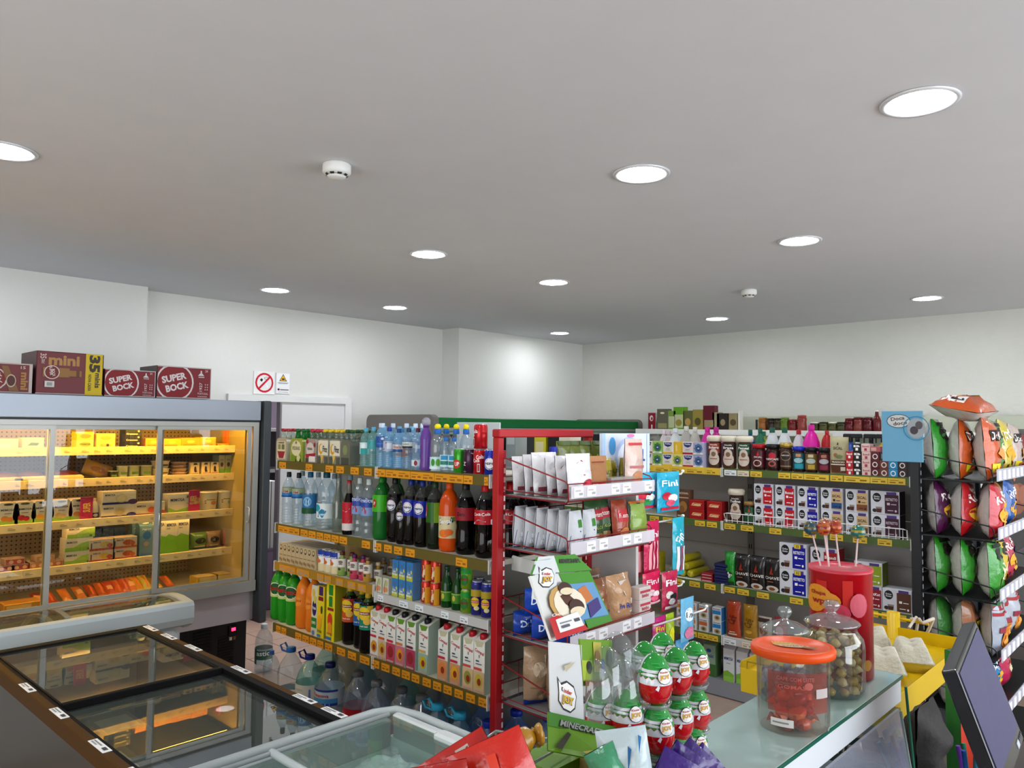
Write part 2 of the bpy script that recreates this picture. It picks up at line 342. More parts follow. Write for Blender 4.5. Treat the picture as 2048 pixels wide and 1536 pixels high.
# ------------------------------------------------------------ curved lid freezer in front of it
fz = empty('curved_chest_freezer', (0, 4.27, 0), 'pale grey chest freezer with curved sliding glass lids before the dairy fridge', 'freezer')
pg = mt('#a9b2b3', .35); pw = mt('#c9cfd2', .4)
B().box(-1.4, .036, .04, 1.92, .55, .55, pw, .02).obj('body', fz)
prof = [(0, .584), (-.014, .62), (-.014, .686), (.0, .706), (.036, .711), (.036, .694), (.024, .656), (.024, .572)]
B().prism(prof, lambda u, v, s: (-1.4 if s else 1.968, u, v), pg, False).obj('front_rim', fz)
arc = [(.036, .711), (.12, .720), (.216, .720), (.31, .708), (.40, .68), (.48, .64), (.55, .59)]
def arcstrip(bb, x0, x1, th, m, dz=0): return bb.prism([(u, v+dz) for u, v in arc] + [(u, v-th+dz) for u, v in reversed(arc)], lambda u, v, s: (x0 if s else x1, u, v), m, False)
arcstrip(B(), 1.92, 1.968, .07, pg).box(1.92, .03, .56, 1.972, .55, .585, pg, .008).obj('end_rim', fz)
for (x0, x1, dz) in ((-.42, 1.356, .005), (1.26, 1.92, -.009)):
    l = arcstrip(arcstrip(B(), x0, x0+.026, .014, mt('#8e9292', .35, .2), dz), x1-.026, x1, .014, mt('#6f7270', .35, .2), dz)
    l = l.obj('sliding_lid', fz); arcstrip(B(), x0+.026, x1-.026, .004, gl, dz-.004).obj('glass_pane', l)
B().box(-1.38, .06, .30, 1.90, .54, .34, '#aeb6b8').box(-1.38, .06, .34, 1.90, .07, .66, '#aeb6b8').obj('inner_tub', fz)
B().box(-1.3, .12, .55, 1.8, .15, .562, '#d8d2a0').obj('basket_rim', fz); B().box(-1.3, .34, .55, 1.8, .37, .562, '#d8d2a0').obj('basket_rim', fz)

# ------------------------------------------------------------ black framed freezer with flat sliding lids
f2 = empty('glass_top_freezer', (0, 0, 0), 'dark chest freezer with black frame and flat reflecting glass lids', 'freezer')
blk = mt('#0b0b0c', .62); bronze = mt('#4a3010', .62)
for q in (blk, bronze): q.node_tree.nodes['Principled BSDF'].inputs['Specular IOR Level'].default_value = .12
b = B(); x0, x1, y0, y1, zt = .909, 1.598, 2.24, 4.004, .69
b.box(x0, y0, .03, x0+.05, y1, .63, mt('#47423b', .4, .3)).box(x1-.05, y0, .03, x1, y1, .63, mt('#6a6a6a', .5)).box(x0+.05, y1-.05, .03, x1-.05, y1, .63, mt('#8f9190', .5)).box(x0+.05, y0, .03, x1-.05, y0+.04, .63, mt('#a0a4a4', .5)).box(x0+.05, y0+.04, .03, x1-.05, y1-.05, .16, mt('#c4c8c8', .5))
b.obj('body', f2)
b = B().box(x0-.006, y0, .63, x0+.026, y1-.036, zt, bronze, .004).box(x1-.024, y0, .63, x1+.010, y1-.036, zt, bronze, .004).box(x0-.006, y1-.036, .63, x1+.010, y1, zt+.001, blk, .004).box(x0+.026, y0, .63, x0+.040, y1-.036, zt-.005, blk).box(x1-.054, y0, .63, x1-.024, y1-.036, zt+.002, blk)
b.obj('top_frame', f2)
for (a, c_, z) in ((3.060, y1-.036, zt-.005), (y0, 3.112, zt-.020)):
    l = B().box(x0+.040, a, z-.016, x1-.054, a+.026, z+.012, blk, .003).box(x0+.040, c_-.026, z-.016, x1-.054, c_, z+.009, blk, .003).box(x0+.040, a+.02, z-.014, x0+.048, c_-.02, z+.005, blk).box(x1-.062, a+.02, z-.014, x1-.054, c_-.02, z+.005, blk).obj('sliding_lid', f2)
    B().box(x0+.048, a+.026, z-.006, x1-.062, c_-.026, z, clear('#e4eae4', .90, .05, 2.5, .0, '#c8cec8')).obj('glass_pane', l)
tg = B().box(-.014, -.065, 0, .014, .065, .0012, '#e9e9e6').draw(lambda u, v, e: (v-.014, -u, .0012+e), .13, .028, [('r', .06, .2, .4, .4, '#999999'), ('r', .06, .55, .55, .7, '#777777'), ('r', .7, .3, .9, .75, '#444444')]).mesh('price_tag')
for (x, y) in ((x0+.010, 3.37), (x0+.010, 3.0), (x0+.010, 2.61), (x0+.010, 2.32), (x1-.007, 3.91), (x1-.007, 3.70), (x1-.007, 3.44), (x1-.007, 3.0), (x1-.007, 2.52), (x1-.007, 2.33)): link('price_tag', tg, f2, (x, y, zt+.0005))
f2p = B()
for k in range(3): f2p.box(x0+.07, y0+.07+k*.55, .50, x1-.07, y0+.08+k*.55, .51, '#9aa0a0')
tag(f2p.obj('basket_wire', f2), kind='stuff')
# ------------------------------------------------------------ grey open-looking freezer nearest the counter
f3 = empty('ice_freezer', (0, 0, 0), 'light grey chest freezer with curved glass lid holding frosty white bags', 'freezer')
rm = mt('#a5acab', .35); x0, x1, y0, y1, zt = .86, 1.775, 1.12, 2.215, .70
b = B().box(x0, y0, .03, x0+.05, y1, .60, pw).box(x1-.06, y0, .03, x1-.01, y1, .60, pw).box(x0+.05, y1-.05, .03, x1-.06, y1-.01, .60, pw).box(x0+.05, y0, .03, x1-.06, y0+.04, .60, pw).box(x0+.05, y0+.04, .03, x1-.06, y1-.05, .44, mt('#e6eeec', .5)).box(x0+.05, y1-.056, .44, x1-.06, y1-.05, .62, mt('#dfe9e6', .5)).box(x1-.066, y0+.04, .44, x1-.06, y1-.056, .62, mt('#dfe9e6', .5)); b.obj('body', f3)
pts = [(x1-.045, y0+.01, zt-.01), (x1-.024, y0+.36, zt), (x1-.015, y1-.15, zt), (x1-.035, y1-.045, zt), (x1-.11, y1-.013, zt), (x0+.02, y1-.013, zt)]
B().tube(pts, .016, rm, 10).box(x1-.06, y0, .58, x1-.0, y1-.05, .686, rm, .012).box(x0, y1-.06, .58, x1-.06, y1, .686, rm, .012).box(x0, y0, .58, x0+.05, y1-.06, .686, rm, .01).box(x1-.075, y0, .680, x1-.042, y1-.07, .706, mt('#c3c8c6', .3), .006).obj('top_rim', f3)
B().box(x1-.103, 1.58, .690, x1-.055, 1.90, .718, mt('#c8cdcb', .3), .008).obj('lid_handle', f3)
l = B().tube([(x0+.02, y1-.067, zt+.005), (x1-.085, y1-.067, zt+.005)], .008, mt('#8b9190', .3), 8).obj('sliding_lid', f3)
B().tube([(1.245, y0, zt+.005), (1.25, y1-.06, zt+.005)], .012, rm, 8).obj('lid_frame', l)
B().box(1.257, y0+.02, zt-.005, x1-.075, y1-.075, zt, clear('#e2ece8', .94, .05, 1.45, .02)).obj('glass_pane', l)
B().box(x0+.05, y0+.02, zt-.012, 1.245, y1-.075, zt-.007, clear('#eff5f2', .97, .0, 1.2, .02)).obj('glass_pane', l)
def lump(cx, cy, cz, rx, ry, rz, m, seed, n=14, k=9, amp=.25, fr_=3.):
    b = B(); vs = []; fs = []
    for j in range(k+1):
        th = math.pi*j/k
        for i in range(n):
            a = 2*math.pi*i/n; d = Vector((math.sin(th)*math.cos(a), math.sin(th)*math.sin(a), math.cos(th)))
            q = 1+amp*noise.noise(d*fr_+Vector((seed*3.1, seed, 0))); vs.append((cx+d.x*rx*q, cy+d.y*ry*q, cz+d.z*rz*q))
    for j in range(k):
        for i in range(n): fs.append((j*n+i, (j+1)*n+i, (j+1)*n+(i+1) % n, j*n+(i+1) % n))
    return b.add(vs, fs, m, True)
frost = mt('#eef3f2', .3, 0, .7, 26.)
for k, (x, y, z, a, c, h) in enumerate(((1.55, 1.97, .545, .11, .14, .10), (1.33, 1.68, .55, .12, .15, .10), (1.57, 1.56, .53, .09, .13, .085), (1.07, 1.95, .54, .11, .14, .09))):
    o = lump(x, y, z, a, c, h, frost, k+1, 24, 16, .25, 3.5).obj('ice_bag'); tag(o, ['tall frosty white bag in the grey freezer, under the glass lid corner', 'lower frosty white bag beside the lid divider', 'small frosty white bag by the freezer handle', 'frosty white bag beyond the lid divider'][k], 'bag', 'frosty bags in the freezer')
# frozen packs inside the black framed freezer
for k, (x, y, w, d, h, c, t) in enumerate(((1.13, 2.6, .2, .34, .20, '#8a8f86', 'dull green'), (1.38, 2.55, .16, .3, .24, '#b9b2a0', 'beige'), (1.18, 3.3, .28, .34, .18, '#7b7468', 'brown grey'), (1.38, 3.72, .2, .3, .18, '#a39c8c', 'pale'))):
    o = B().box(x-w/2, y-d/2, .161, x+w/2, y+d/2, .16+h, c, .01).obj('frozen_food_box'); tag(o, t+' frozen food box deep inside the black framed freezer', 'box', 'frozen food boxes')
    B().box(x-w*.35, y-d*.3, .16+h, x+w*.35, y+d*.3, .1615+h, '#d8d4c8').obj('lid_label', o)

# ------------------------------------------------------------ shop gondolas
otag = mt('#d9921c', .5); ytag = mt('#d9b63a', .5); wtag = mt('#dfe3e4', .5); olive = mt('#5f5320', .5); green = mt('#4d6130', .5); metal = mt('#bcbcb8', .45, .1); cream = mt('#cfcab8', .5)
_tagm = {}
def tagmesh(w, h, m):
    k = (round(w, 3), h, m.name)
    if k not in _tagm:
        inkc = {'#': '#'}; ink = mt('#9a5f10' if m is otag else ('#8a6a18' if m is ytag else '#8a8f92'), .6)
        pr = []
        n = max(1, int(w/.08))
        for q in range(n): pr += [('r', (q+.10)/n, .62, (q+.62)/n, .72, ink), ('r', (q+.10)/n, .22, (q+.45)/n, .42, ink), ('r', (q+.62)/n, .25, (q+.88)/n, .50, ink)]
        _tagm[k] = B().box(-w/2, -.002, 0, w/2, 0, h, m).draw(lambda u, v, e: (u, -.002-e, v), w, h, pr, .0003).mesh('price_tag')
    return _tagm[k]
def tags(parent, x, h, spec, z, m, off=(0, 0, 0)):
    """price tags on a rail facing -X; spec: (y centre, width[, material])"""
    for s in spec: link('price_tag', tagmesh(s[1], h, s[2] if len(s) > 2 else m), parent, (x-off[0], s[0]-off[1], z), R(-90))
def shelf(parent, x0, x1, y0, y1, z, rail, rh=.042, back=False, m=cream):
    s = B().box(x0+.008, y0, z-.022, x1, y1, z, m).obj('shelf', parent)
    B().box(x0, y0+.004, z-.006-rh, x0+.008, y1-.004, z+.004, rail).box(x0-.003, y0, z-rh-.016, x0+.012, y0+.006, z+.008, mt('#cfcfca', .4)).box(x0-.003, y1-.006, z-rh-.016, x0+.012, y1, z+.008, mt('#cfcfca', .4)).obj('price_rail', s)
    return s
g1 = empty('drinks_gondola', (2.35, 2.3, 0), 'white metal drinks shelving with olive rails and orange price tags', 'shelving')
g1.location = (0, 0, 0)
B().box(2.40, 2.31, 0, 3.16, 4.09, .11, mt('#b3b3ae', .5)).obj('base_plinth', g1)
B().box(2.785, 2.31, .11, 2.805, 4.09, 1.50, mt('#a5a49e', .6)).obj('back_panel', g1)
for y in (2.31, 3.12, 4.07): B().box(2.765, y-.015, .11, 2.825, y+.015, 1.52, mt('#9c9c98', .4, .3)).obj('upright', g1)
S1, S2, S3, S3b, S4 = 1.487, 1.122, .902, .872, .552
sh = {}
for nm, (y0, y1, z, rl) in {'a1': (3.125, 4.08, S1, olive), 'a2': (2.32, 3.118, S1, olive), 'b1': (3.125, 4.08, S2, olive), 'b2': (2.32, 3.118, S2, olive), 'c1': (3.125, 4.08, S3, mt('#9c7420', .5)), 'c2': (2.32, 3.118, S3b, metal), 'd1': (3.125, 4.08, S4, olive), 'd2': (2.32, 3.118, S4, olive)}.items():
    sh[nm] = shelf(g1, 2.35, 2.765, y0, y1, z, rl, .036 if nm != 'c2' else .030)
def T(nm, pxs, py, m=otag, h=.036, X=2.347):
    z = {'a': S1, 'b': S2, 'c': S3, 'd': S4}[nm[0]] - .040
    if nm == 'c2': z = S3b-.034; h = .030
    sp = []
    for p in pxs:
        ya = at_x(p[0], py, X).y; yb = at_x(p[1], py, X).y; sp.append(((ya+yb)/2, abs(ya-yb), p[2] if len(p) > 2 else m))
    tags(sh[nm], X+.0025, h, sp, z, m)
T('a1', [(558, 571), (611, 624), (651, 666), (672, 687), (701, 717), (728, 743)], 940)
T('a2', [(749, 770), (771, 820), (821, 868), (869, 926), (927, 945), (968, 976)], 955)
T('b1', [(556, 598), (601, 615), (617, 631), (633, 646), (648, 661), (663, 677), (679, 694), (724, 740)], 1065)
T('b2', [(747, 762), (768, 783), (788, 804), (811, 829), (912, 934)], 1100)
T('c1', [(558, 590), (593, 618), (634, 647), (649, 662), (672, 686), (695, 711), (716, 732)], 1150, mt('#c9871c', .5))
T('c2', [(755, 766, wtag), (798, 815, wtag), (830, 846, wtag), (882, 897, wtag), (920, 936, wtag)], 1220)
T('d1', [(551, 560), (562, 571), (590, 602), (604, 617), (619, 632), (634, 646), (650, 664), (674, 690), (696, 712), (720, 739)], 1290)
T('d2', [(741, 757), (762, 778), (784, 799), (803, 819), (823, 838), (845, 861), (866, 882), (887, 903), (909, 926), (932, 950), (957, 975)], 1370)
for z in (1.487, 1.122, .80, .48):
    B().box(2.81, 2.32, z-.022, 3.20, 4.08, z, cream).box(3.20, 2.32, z-.045, 3.208, 4.08, z+.004, olive).obj('rear_shelf', g1)
# the white bracket arm sticking out at the end of the third shelf
B().prism([(0, 0), (.015, .06), (.03, .045), (.40, .075), (.40, .01), (.05, .0), (.03, .012)], lambda u, v, s: (2.50+(.004 if s else 0), 1.93+u, 1.06+v), mt('#d9d9d4', .4)).obj('shelf_bracket', g1)

g2 = empty('coffee_gondola', (0, 0, 0), 'grey backed shelving of coffee and groceries with green rails', 'shelving')
X2 = 4.5
panel = mt('#b9b5b3', .55); 
for k in range(5):
    B().box(4.915, 1.25, .12+k*.262, 4.935, 4.40, .12+k*.262+.258, panel, .002).obj('back_panel', g2)
B().box(4.56, 1.25, 0, 5.36, 4.40, .10, mt('#8d9096', .5)).obj('base_plinth', g2)
for y in (1.26, 2.37, 3.48, 4.38):
    u = B().box(4.895, y-.02, .1, 4.915, y+.02, 1.45, mt('#8c8a86', .4, .3))
    u = u.obj('upright', g2); s = B()
    for k in range(12): s.box(4.8935, y-.010, .2+k*.1, 4.895, y-.005, .23+k*.1, '#0c0c0c').box(4.8935, y+.005, .2+k*.1, 4.895, y+.010, .23+k*.1, '#0c0c0c')
    tag(s.obj('slots', u), kind='stuff')
Q1, Q2, Q3, Q4 = 1.445, 1.108, .712, .392
h2 = {}
for nm, (y0, y1, z, rl) in {'a1': (2.372, 4.38, Q1, ytag), 'a2': (1.26, 2.368, Q1, green), 'b1': (2.372, 4.38, Q2, green), 'b2': (1.26, 2.368, Q2, green), 'c1': (2.372, 4.38, Q3, green), 'c2': (1.26, 2.368, Q3, green), 'd1': (2.372, 4.38, Q4, green), 'd2': (1.26, 2.368, Q4, metal)}.items():
    h2[nm] = shelf(g2, X2, 4.90, y0, y1, z, rl, .034)
def T2(nm, pxs, py, m=ytag):
    z = {'a': Q1, 'b': Q2, 'c': Q3, 'd': Q4}[nm[0]] - .038; sp = []
    for p in pxs:
        ya = at_x(p[0], py, X2).y; yb = at_x(p[1], py, X2).y; sp.append(((ya+yb)/2, abs(ya-yb), p[2] if len(p) > 2 else m))
    tags(h2[nm], X2-.0005, .034, sp, z, m)
T2('a1', [(1283, 1304), (1309, 1340), (1341, 1370), (1371, 1409), (1412, 1433)], 945)
T2('a2', [(1449, 1473, wtag), (1475, 1498, mt('#d8c9a8', .5)), (1501, 1524), (1557, 1581), (1583, 1607), (1608, 1658), (1661, 1686), (1688, 1740), (1741, 1775), (1776, 1811)], 960)
T2('b1', [(1300, 1318), (1326, 1345), (1390, 1410), (1414, 1434)], 1040)
T2('b2', [(1449, 1471), (1482, 1507), (1539, 1563), (1607, 1632), (1660, 1686), (1706, 1734), (1755, 1784)], 1065)
T2('c1', [(1342, 1364), (1379, 1400), (1409, 1431)], 1165)
T2('c2', [(1449, 1470), (1475, 1498), (1514, 1538), (1580, 1606), (1740, 1756), (1763, 1790), (1791, 1812)], 1190)
T2('d1', [(1360, 1374), (1375, 1394), (1396, 1416), (1417, 1436)], 1268)
T2('d2', [(1447, 1472, wtag), (1484, 1507, mt('#e3cfb0', .5)), (1512, 1520, wtag)], 1290)
for z in (1.445, 1.0, .6):
    B().box(4.94, 1.26, z-.022, 5.36, 4.38, z, cream).obj('rear_shelf', g2)
# white wire guard on the second shelf
w = B(); wmat = mt('#d8d8d4', .35)
w.tube([(4.52, 2.35, 1.112), (4.49, 2.35, 1.165), (4.49, 2.33, 1.17), (4.49, 1.30, 1.17), (4.49, 1.28, 1.165), (4.50, 1.28, 1.112)], .0035, wmat)
w.tube([(4.49, 2.35, 1.125), (4.49, 1.28, 1.125)], .0025, wmat)
for k in range(30): w.tube([(4.49, 2.33-k*.0355, 1.112), (4.49, 2.33-k*.0355, 1.17)], .002, wmat, 4)
w.obj('wire_guard', g2)
# shelf against the right wall
g3 = empty('wall_shelving', (0, 0, 0), 'tall pale shelving along the textured side wall behind the coffee gondola', 'shelving')
B().box(7.50, 1.1, 0, 7.55, 4.75, 1.835, mt('#b4b8a6', .6), .003).obj('back_panel', g3)
for y in (2.2, 3.55): B().box(7.485, y-.008, 1.70, 7.50, y+.008, 1.80, '#2a2a28').obj('upright', g3)
for z in (1.69, 1.3, .9, .5): B().box(7.08, 1.1, z-.03, 7.50, 4.75, z, cream).box(7.07, 1.1, z-.05, 7.08, 4.75, z+.004, mt('#e6e6e0', .5)).obj('shelf', g3)
B().box(7.06, 1.1, 0, 7.5, 4.75, .12, metal).obj('base_plinth', g3)
# green headed wall fridge in the far corner
g4 = empty('open_wall_fridge', (0, 0, 0), 'grey open wall fridge with long dark green header in the far corner', 'fridge')
gp = mt('#6f6b66', .5)
def roundrect(x0, x1, z0, z1, r, n=5):
    p = [(x0, z0), (x1, z0)]
    for k in range(n+1): a = R(90)*k/n; p.append((x1-r+r*math.cos(a), z1-r+r*math.sin(a)))
    for k in range(n+1): a = R(90)+R(90)*k/n; p.append((x0+r+r*math.cos(a), z1-r+r*math.sin(a)))
    return p
for x in (4.30, 7.42): B().prism(roundrect(4.93, 5.88, 0, 1.80, .06), lambda u, v, s: (x+(.06 if s else 0), u, v), gp).obj('end_panel', g4)
B().box(4.36, 4.95, 1.69, 7.42, 5.0, 1.775, mt('#046a30', .35), .006).obj('green_header', g4)
B().box(4.36, 4.96, 1.63, 7.42, 5.05, 1.688, mt('#8f918e', .4)).box(4.36, 4.95, 1.655, 7.42, 4.96, 1.662, '#2c7a50').obj('lower_header', g4)
B().box(4.36, 5.5, 0, 7.42, 5.85, 1.77, '#3b3d3f').box(4.36, 4.96, 0, 7.42, 5.5, .45, '#8c8e8c').obj('cabinet_body', g4)
for z in (.9, 1.3): B().box(4.36, 5.05, z, 7.42, 5.5, z+.02, '#c9c9c4').box(4.36, 5.04, z-.02, 7.42, 5.05, z+.03, '#dadad4').obj('shelf', g4)
# ------------------------------------------------------------ red wire rack at the gondola end
rk = empty('red_wire_rack', (0, 0, 0), 'red framed wire snack rack with clear price strips, at the end of the drinks gondola', 'rack')
red = mt('#a80f18', .35, .1, 0, 60, .3); rw = mt('#7d1018', .4)
for k, x in enumerate((2.315, 2.935)):
    u = B().box(x, 2.24, .02, x+.035, 2.275, 1.655, red, .003).box(x+(.035 if k == 0 else -.018), 2.245, .05, x+(.052 if k == 0 else 0), 2.262, 1.60, mt('#8e1a20', .5)).obj('upright', rk)
    s = B()
    for q in range(38): s.box(x+(.040 if k == 0 else -.012), 2.2435, .10+q*.039, x+(.048 if k == 0 else -.006), 2.245, .122+q*.039, '#e8dcd8')
    tag(s.obj('slots', u), kind='stuff')
B().box(2.315, 2.235, 1.655, 2.97, 2.28, 1.69, red, .004).obj('top_bar', rk)
B().box(2.30, 1.86, .0, 2.99, 2.30, .06, red, .004).obj('base', rk)
RS = (1.415, 1.195, .835, .56, .22)
for z in RS:
    s = B().box(2.36, 1.90, z-.006, 2.93, 2.235, z, mt('#8f8b88', .5)).obj('wire_shelf', rk)
    w = B()
    for x in (2.352, 2.945):
        w.tube([(x, 2.24, z+.155), (x, 1.905, z+.072), (x, 1.895, z+.060), (x, 1.892, z+.0), (x, 1.90, z-.012), (x, 2.24, z-.002)], .0032, rw)
        w.tube([(x, 2.24, z+.02), (x, 1.90, z+.01)], .0025, rw, 4)
    w.tube([(2.352, 1.893, z-.005), (2.945, 1.893, z-.005)], .003, rw); w.tube([(2.352, 1.893, z+.062), (2.945, 1.893, z+.062)], .0025, rw)
    w.tube([(2.352, 2.237, z+.15), (2.945, 2.237, z+.15)], .0025, rw); w.tube([(2.352, 2.237, z+.075), (2.945, 2.237, z+.075)], .002, rw)
    for k in range(7): w.tube([(2.352+k*.0988, 2.237, z), (2.352+k*.0988, 2.237, z+.15)], .0018, rw, 4)
    w.obj('side_wire', s)
    B().box(2.36, 1.884, z+.005, 2.955, 1.8865, z+.055, clear('#f3eef4', .9, .6, 1.4, .08, '#f0ebf0')).obj('price_strip', s)
    for k in range(7):
        if (k*7+int(z*100)) % 3 != 2: B().box(2.375+k*.083, 1.8805, z+.010, 2.375+k*.083+.058, 1.884, z+.048, '#f0eeee').draw(lambda u, v, e, k=k, z=z: (2.404+k*.083+u, 1.8805-e, z+.01+v), .058, .038, [('r', .1, .6, .7, .75, '#b8b4b6'), ('r', .5, .2, .9, .45, '#a8a4a6')]).obj('price_tag', s)
# peg hooks on the far side of the rack
for (x, y, z) in ((2.97, 2.03, 1.475), (2.97, 2.03, 1.25), (2.97, 2.03, .92), (2.97, 1.90, .82)):
    h = B().tube([(x, y, z), (x+.46, y, z-.005), (x+.475, y, z+.008)], .0045, mt('#dcdcd8', .3)).lathe([(0, 0), (.009, .003), (.009, .012), (0, .015)], mt('#ececea', .3), 8, x+.475, y, z+.003)
    h.obj('peg_hook', rk)
B().box(2.965, 1.99, .5, 2.985, 2.24, 1.5, mt('#c9c4c2', .5)).obj('hook_plate', rk)
# ------------------------------------------------------------ black crisps rack
ck = empty('crisps_rack', (0, 0, 0), 'black metal crisps rack with sloping wire sides and clear price strips', 'rack')
bm = mt('#101113', .4)
for x in (4.17, 5.42):
    u = B().box(x, 1.13, .02, x+.03, 1.17, 1.62, bm).obj('upright', ck); s = B()
    for q in range(36): s.box(x+.031, 1.1275, .12+q*.04, x+.036, 1.13, .142+q*.04, '#b9bcc0')
    tag(s.obj('slots', u), kind='stuff')
    B().box(x+.0305, 1.129, .1, x+.040, 1.15, 1.6, bm).obj('slot_strip', ck)
B().box(4.17, .80, 0, 5.45, 1.17, .08, bm).obj('base', ck)
B().box(4.20, 1.15, .08, 5.42, 1.16, 1.55, mt('#26272b', .6)).obj('back_panel', ck)
CS = (1.465, 1.19, .905, .625, .36)
for z in CS:
    s = B().box(4.21, .83, z-.006, 5.41, 1.13, z, bm).obj('wire_shelf', ck); w = B()
    for x in (4.205, 5.41):
        w.tube([(x, 1.13, z+.12), (x, .835, z+.062), (x, .822, z+.05), (x, .815, z-.01), (x, 1.13, z-.004)], .0035, bm)
    w.tube([(4.205, .815, z+.0), (5.41, .815, z+.0)], .003, bm); w.tube([(4.205, 1.12, z+.1), (5.41, 1.12, z+.1)], .003, bm)
    w.obj('side_wire', s)
    B().box(4.215, .802, z+.0, 5.41, .805, z+.058, clear('#e8e8f2', .9, .55, 1.4, .1, '#dcdce8')).obj('price_strip', s)
    for k in range(11): B().box(4.235+k*.105, .798, z+.006, 4.235+k*.105+.05, .802, z+.05, '#e9e9ee').obj('price_tag', s)
# ------------------------------------------------------------ product makers: each returns [name, category, [(part, mesh), ...]]
SH = {
 'pet': [(.0, 0), (.86, 0), (1, .03), (1, .13), (.94, .15), (1, .17), (1, .25), (.94, .27), (1, .29), (1, .60), (.93, .72), (.62, .83), (.34, .89), (.31, .93)],
 'ribs': [(.0, 0), (.86, 0), (1, .03)] + [q for k in range(6) for q in ((1, .05+k*.05), (.93, .07+k*.05), (1, .09+k*.05))] + [(1, .50), (.94, .52), (1, .54), (1, .60), (.93, .72), (.62, .83), (.34, .89), (.31, .93)],
 'soda': [(.0, 0), (.75, 0), (.95, .03), (1, .10), (1, .64), (.90, .75), (.60, .85), (.33, .90), (.31, .94)],
 'coke': [(.0, 0), (.75, 0), (.95, .03), (1, .12), (.95, .28), (.90, .40), (1, .50), (1, .61), (.94, .69), (.68, .80), (.42, .88), (.32, .93)],
 'jug': [(.0, 0), (.90, 0), (1, .04), (1, .10), (.95, .12), (1, .14), (1, .22), (.95, .24), (1, .26), (1, .50), (.96, .57), (.80, .69), (.55, .79), (.32, .87), (.25, .90), (.24, .94)],
 'glass': [(.0, 0), (.95, 0), (1, .03), (1, .52), (.80, .64), (.45, .76), (.38, .94)],
 'jar': [(.0, 0), (.90, 0), (1, .04), (1, .30), (.92, .45), (.92, .60), (1, .72), (.95, .80), (.80, .84)],
 'clean': [(.0, 0), (.95, 0), (1, .04), (1, .45), (.95, .60), (.60, .78), (.36, .84), (.34, .90)],
 'purple': [(.0, 0), (.9, 0), (1, .03), (1, .12), (.9, .2), (1, .28), (.9, .36), (1, .44), (1, .62), (.8, .72), (.5, .80), (.45, .84)],
}
def bottle(name, H, Rd, shape, liq, top, cap, lab=None, fill=.8, capr=.36, capz=None, n=16, cat='bottle', sy=1, seg=6, handle=None):
    liq = mt(liq, .06) if isinstance(liq, str) else liq; top = top or liq
    prof = SH[shape]; b = B(); p2 = []
    for r, z in prof: p2.append((r*Rd, z*H, liq if z < fill else top))
    b.lathe(p2, liq, n, sy=sy, caps=False)
    parts = [(name, b.mesh(name))]
    zt = prof[-1][1]
    if cap:
        c = B(); cr = capr*Rd; cz = (capz or (zt-.03))*H
        c.lathe([(cr, cz), (cr*1.04, cz+.002), (cr, H-.003), (cr*.86, H), (0, H)], mt(cap, .35), 14, sy=1)
        parts.append(('cap', c.mesh('cap')))
    if handle:
        h = B(); h.tube([(-Rd*.3, 0, H*.90), (-Rd*.75, 0, H*.93), (-Rd*.9, 0, H*1.02), (-Rd*.5, 0, H*1.07), (-Rd*.25, 0, H*.96)], .006, mt(handle, .35), 6); parts.append(('carry_handle', h.mesh('carry_handle')))
    if lab:
        z0, z1, col, pr = lab; r = Rd*1.012
        l = B().lathe([(r, z0*H), (r, z1*H)], mt(col, .35), n, sy=sy, caps=False)
        g = lambda u, v, e: ((r+e)*math.sin(u/r), -(r*sy+e)*math.cos(u/r), z0*H+v)
        l.draw(g, 2*r, (z1-z0)*H, pr, .0008, .0006, seg=seg); parts.append(('printed_label', l.mesh('printed_label')))
    return [name, cat, parts]
def can(H, Rd, body, pr, lid='#b9bcc0', name='drinks_can', mid=None):
    b = B(); bm_ = mt(body, .25, .35)
    b.lathe([(.0, 0, mt(lid, .3, .8)), (.8*Rd, 0, mt(lid, .3, .8)), (Rd, .03*H, bm_), (Rd, .90*H, bm_), (.86*Rd, .97*H, mt(lid, .3, .8))], bm_, 16, caps=False)
    r = Rd; g = lambda u, v, e: ((r+e)*math.sin(u/r), -(r+e)*math.cos(u/r), v)
    l = B().draw(g, 2*r, H*.9, pr, .0008, .0006, seg=6)
    t = B().lathe([(.86*Rd, .965*H), (.84*Rd, H), (.76*Rd, H), (.74*Rd, .985*H), (0, .985*H)], mt(lid, .3, .8), 16, caps=False)
    parts = [(name, b.mesh(name)), ('can_lid', t.mesh('can_lid'))]
    if pr: parts.append(('printed_label', l.mesh('printed_label')))
    return [name, 'can', parts]
def box(name, w, d, h, body, pr, side=None, sidepr=None, cat='box', top=None, c=.0015, r=.45, topm=None):
    b = B(); m = mt(body, r) if isinstance(body, str) else body
    b.box(-w/2, -d/2, 0, w/2, d/2, h, m, c)
    if side: b.add([(w/2+.0004, -d/2+.001, .001), (w/2+.0004, d/2-.001, .001), (w/2+.0004, d/2-.001, h-.001), (w/2+.0004, -d/2+.001, h-.001)], [(0, 1, 2, 3)], side)
    if side: b.add([(-w/2-.0004, -d/2+.001, .001), (-w/2-.0004, -d/2+.001, h-.001), (-w/2-.0004, d/2-.001, h-.001), (-w/2-.0004, d/2-.001, .001)], [(0, 1, 2, 3)], side)
    if topm: b.add([(-w/2+.001, -d/2+.001, h+.0004), (w/2-.001, -d/2+.001, h+.0004), (w/2-.001, d/2-.001, h+.0004), (-w/2+.001, d/2-.001, h+.0004)], [(0, 1, 2, 3)], topm)
    parts = [(name, b.mesh(name))]
    if pr: parts.append(('front_print', B().draw(FRONT(-d/2), w, h, pr).mesh('front_print')))
    if sidepr: parts.append(('side_print', B().draw(lambda u, v, e: (-w/2-e, -u, v), d, h, sidepr).mesh('side_print')))
    return [name, cat, parts]
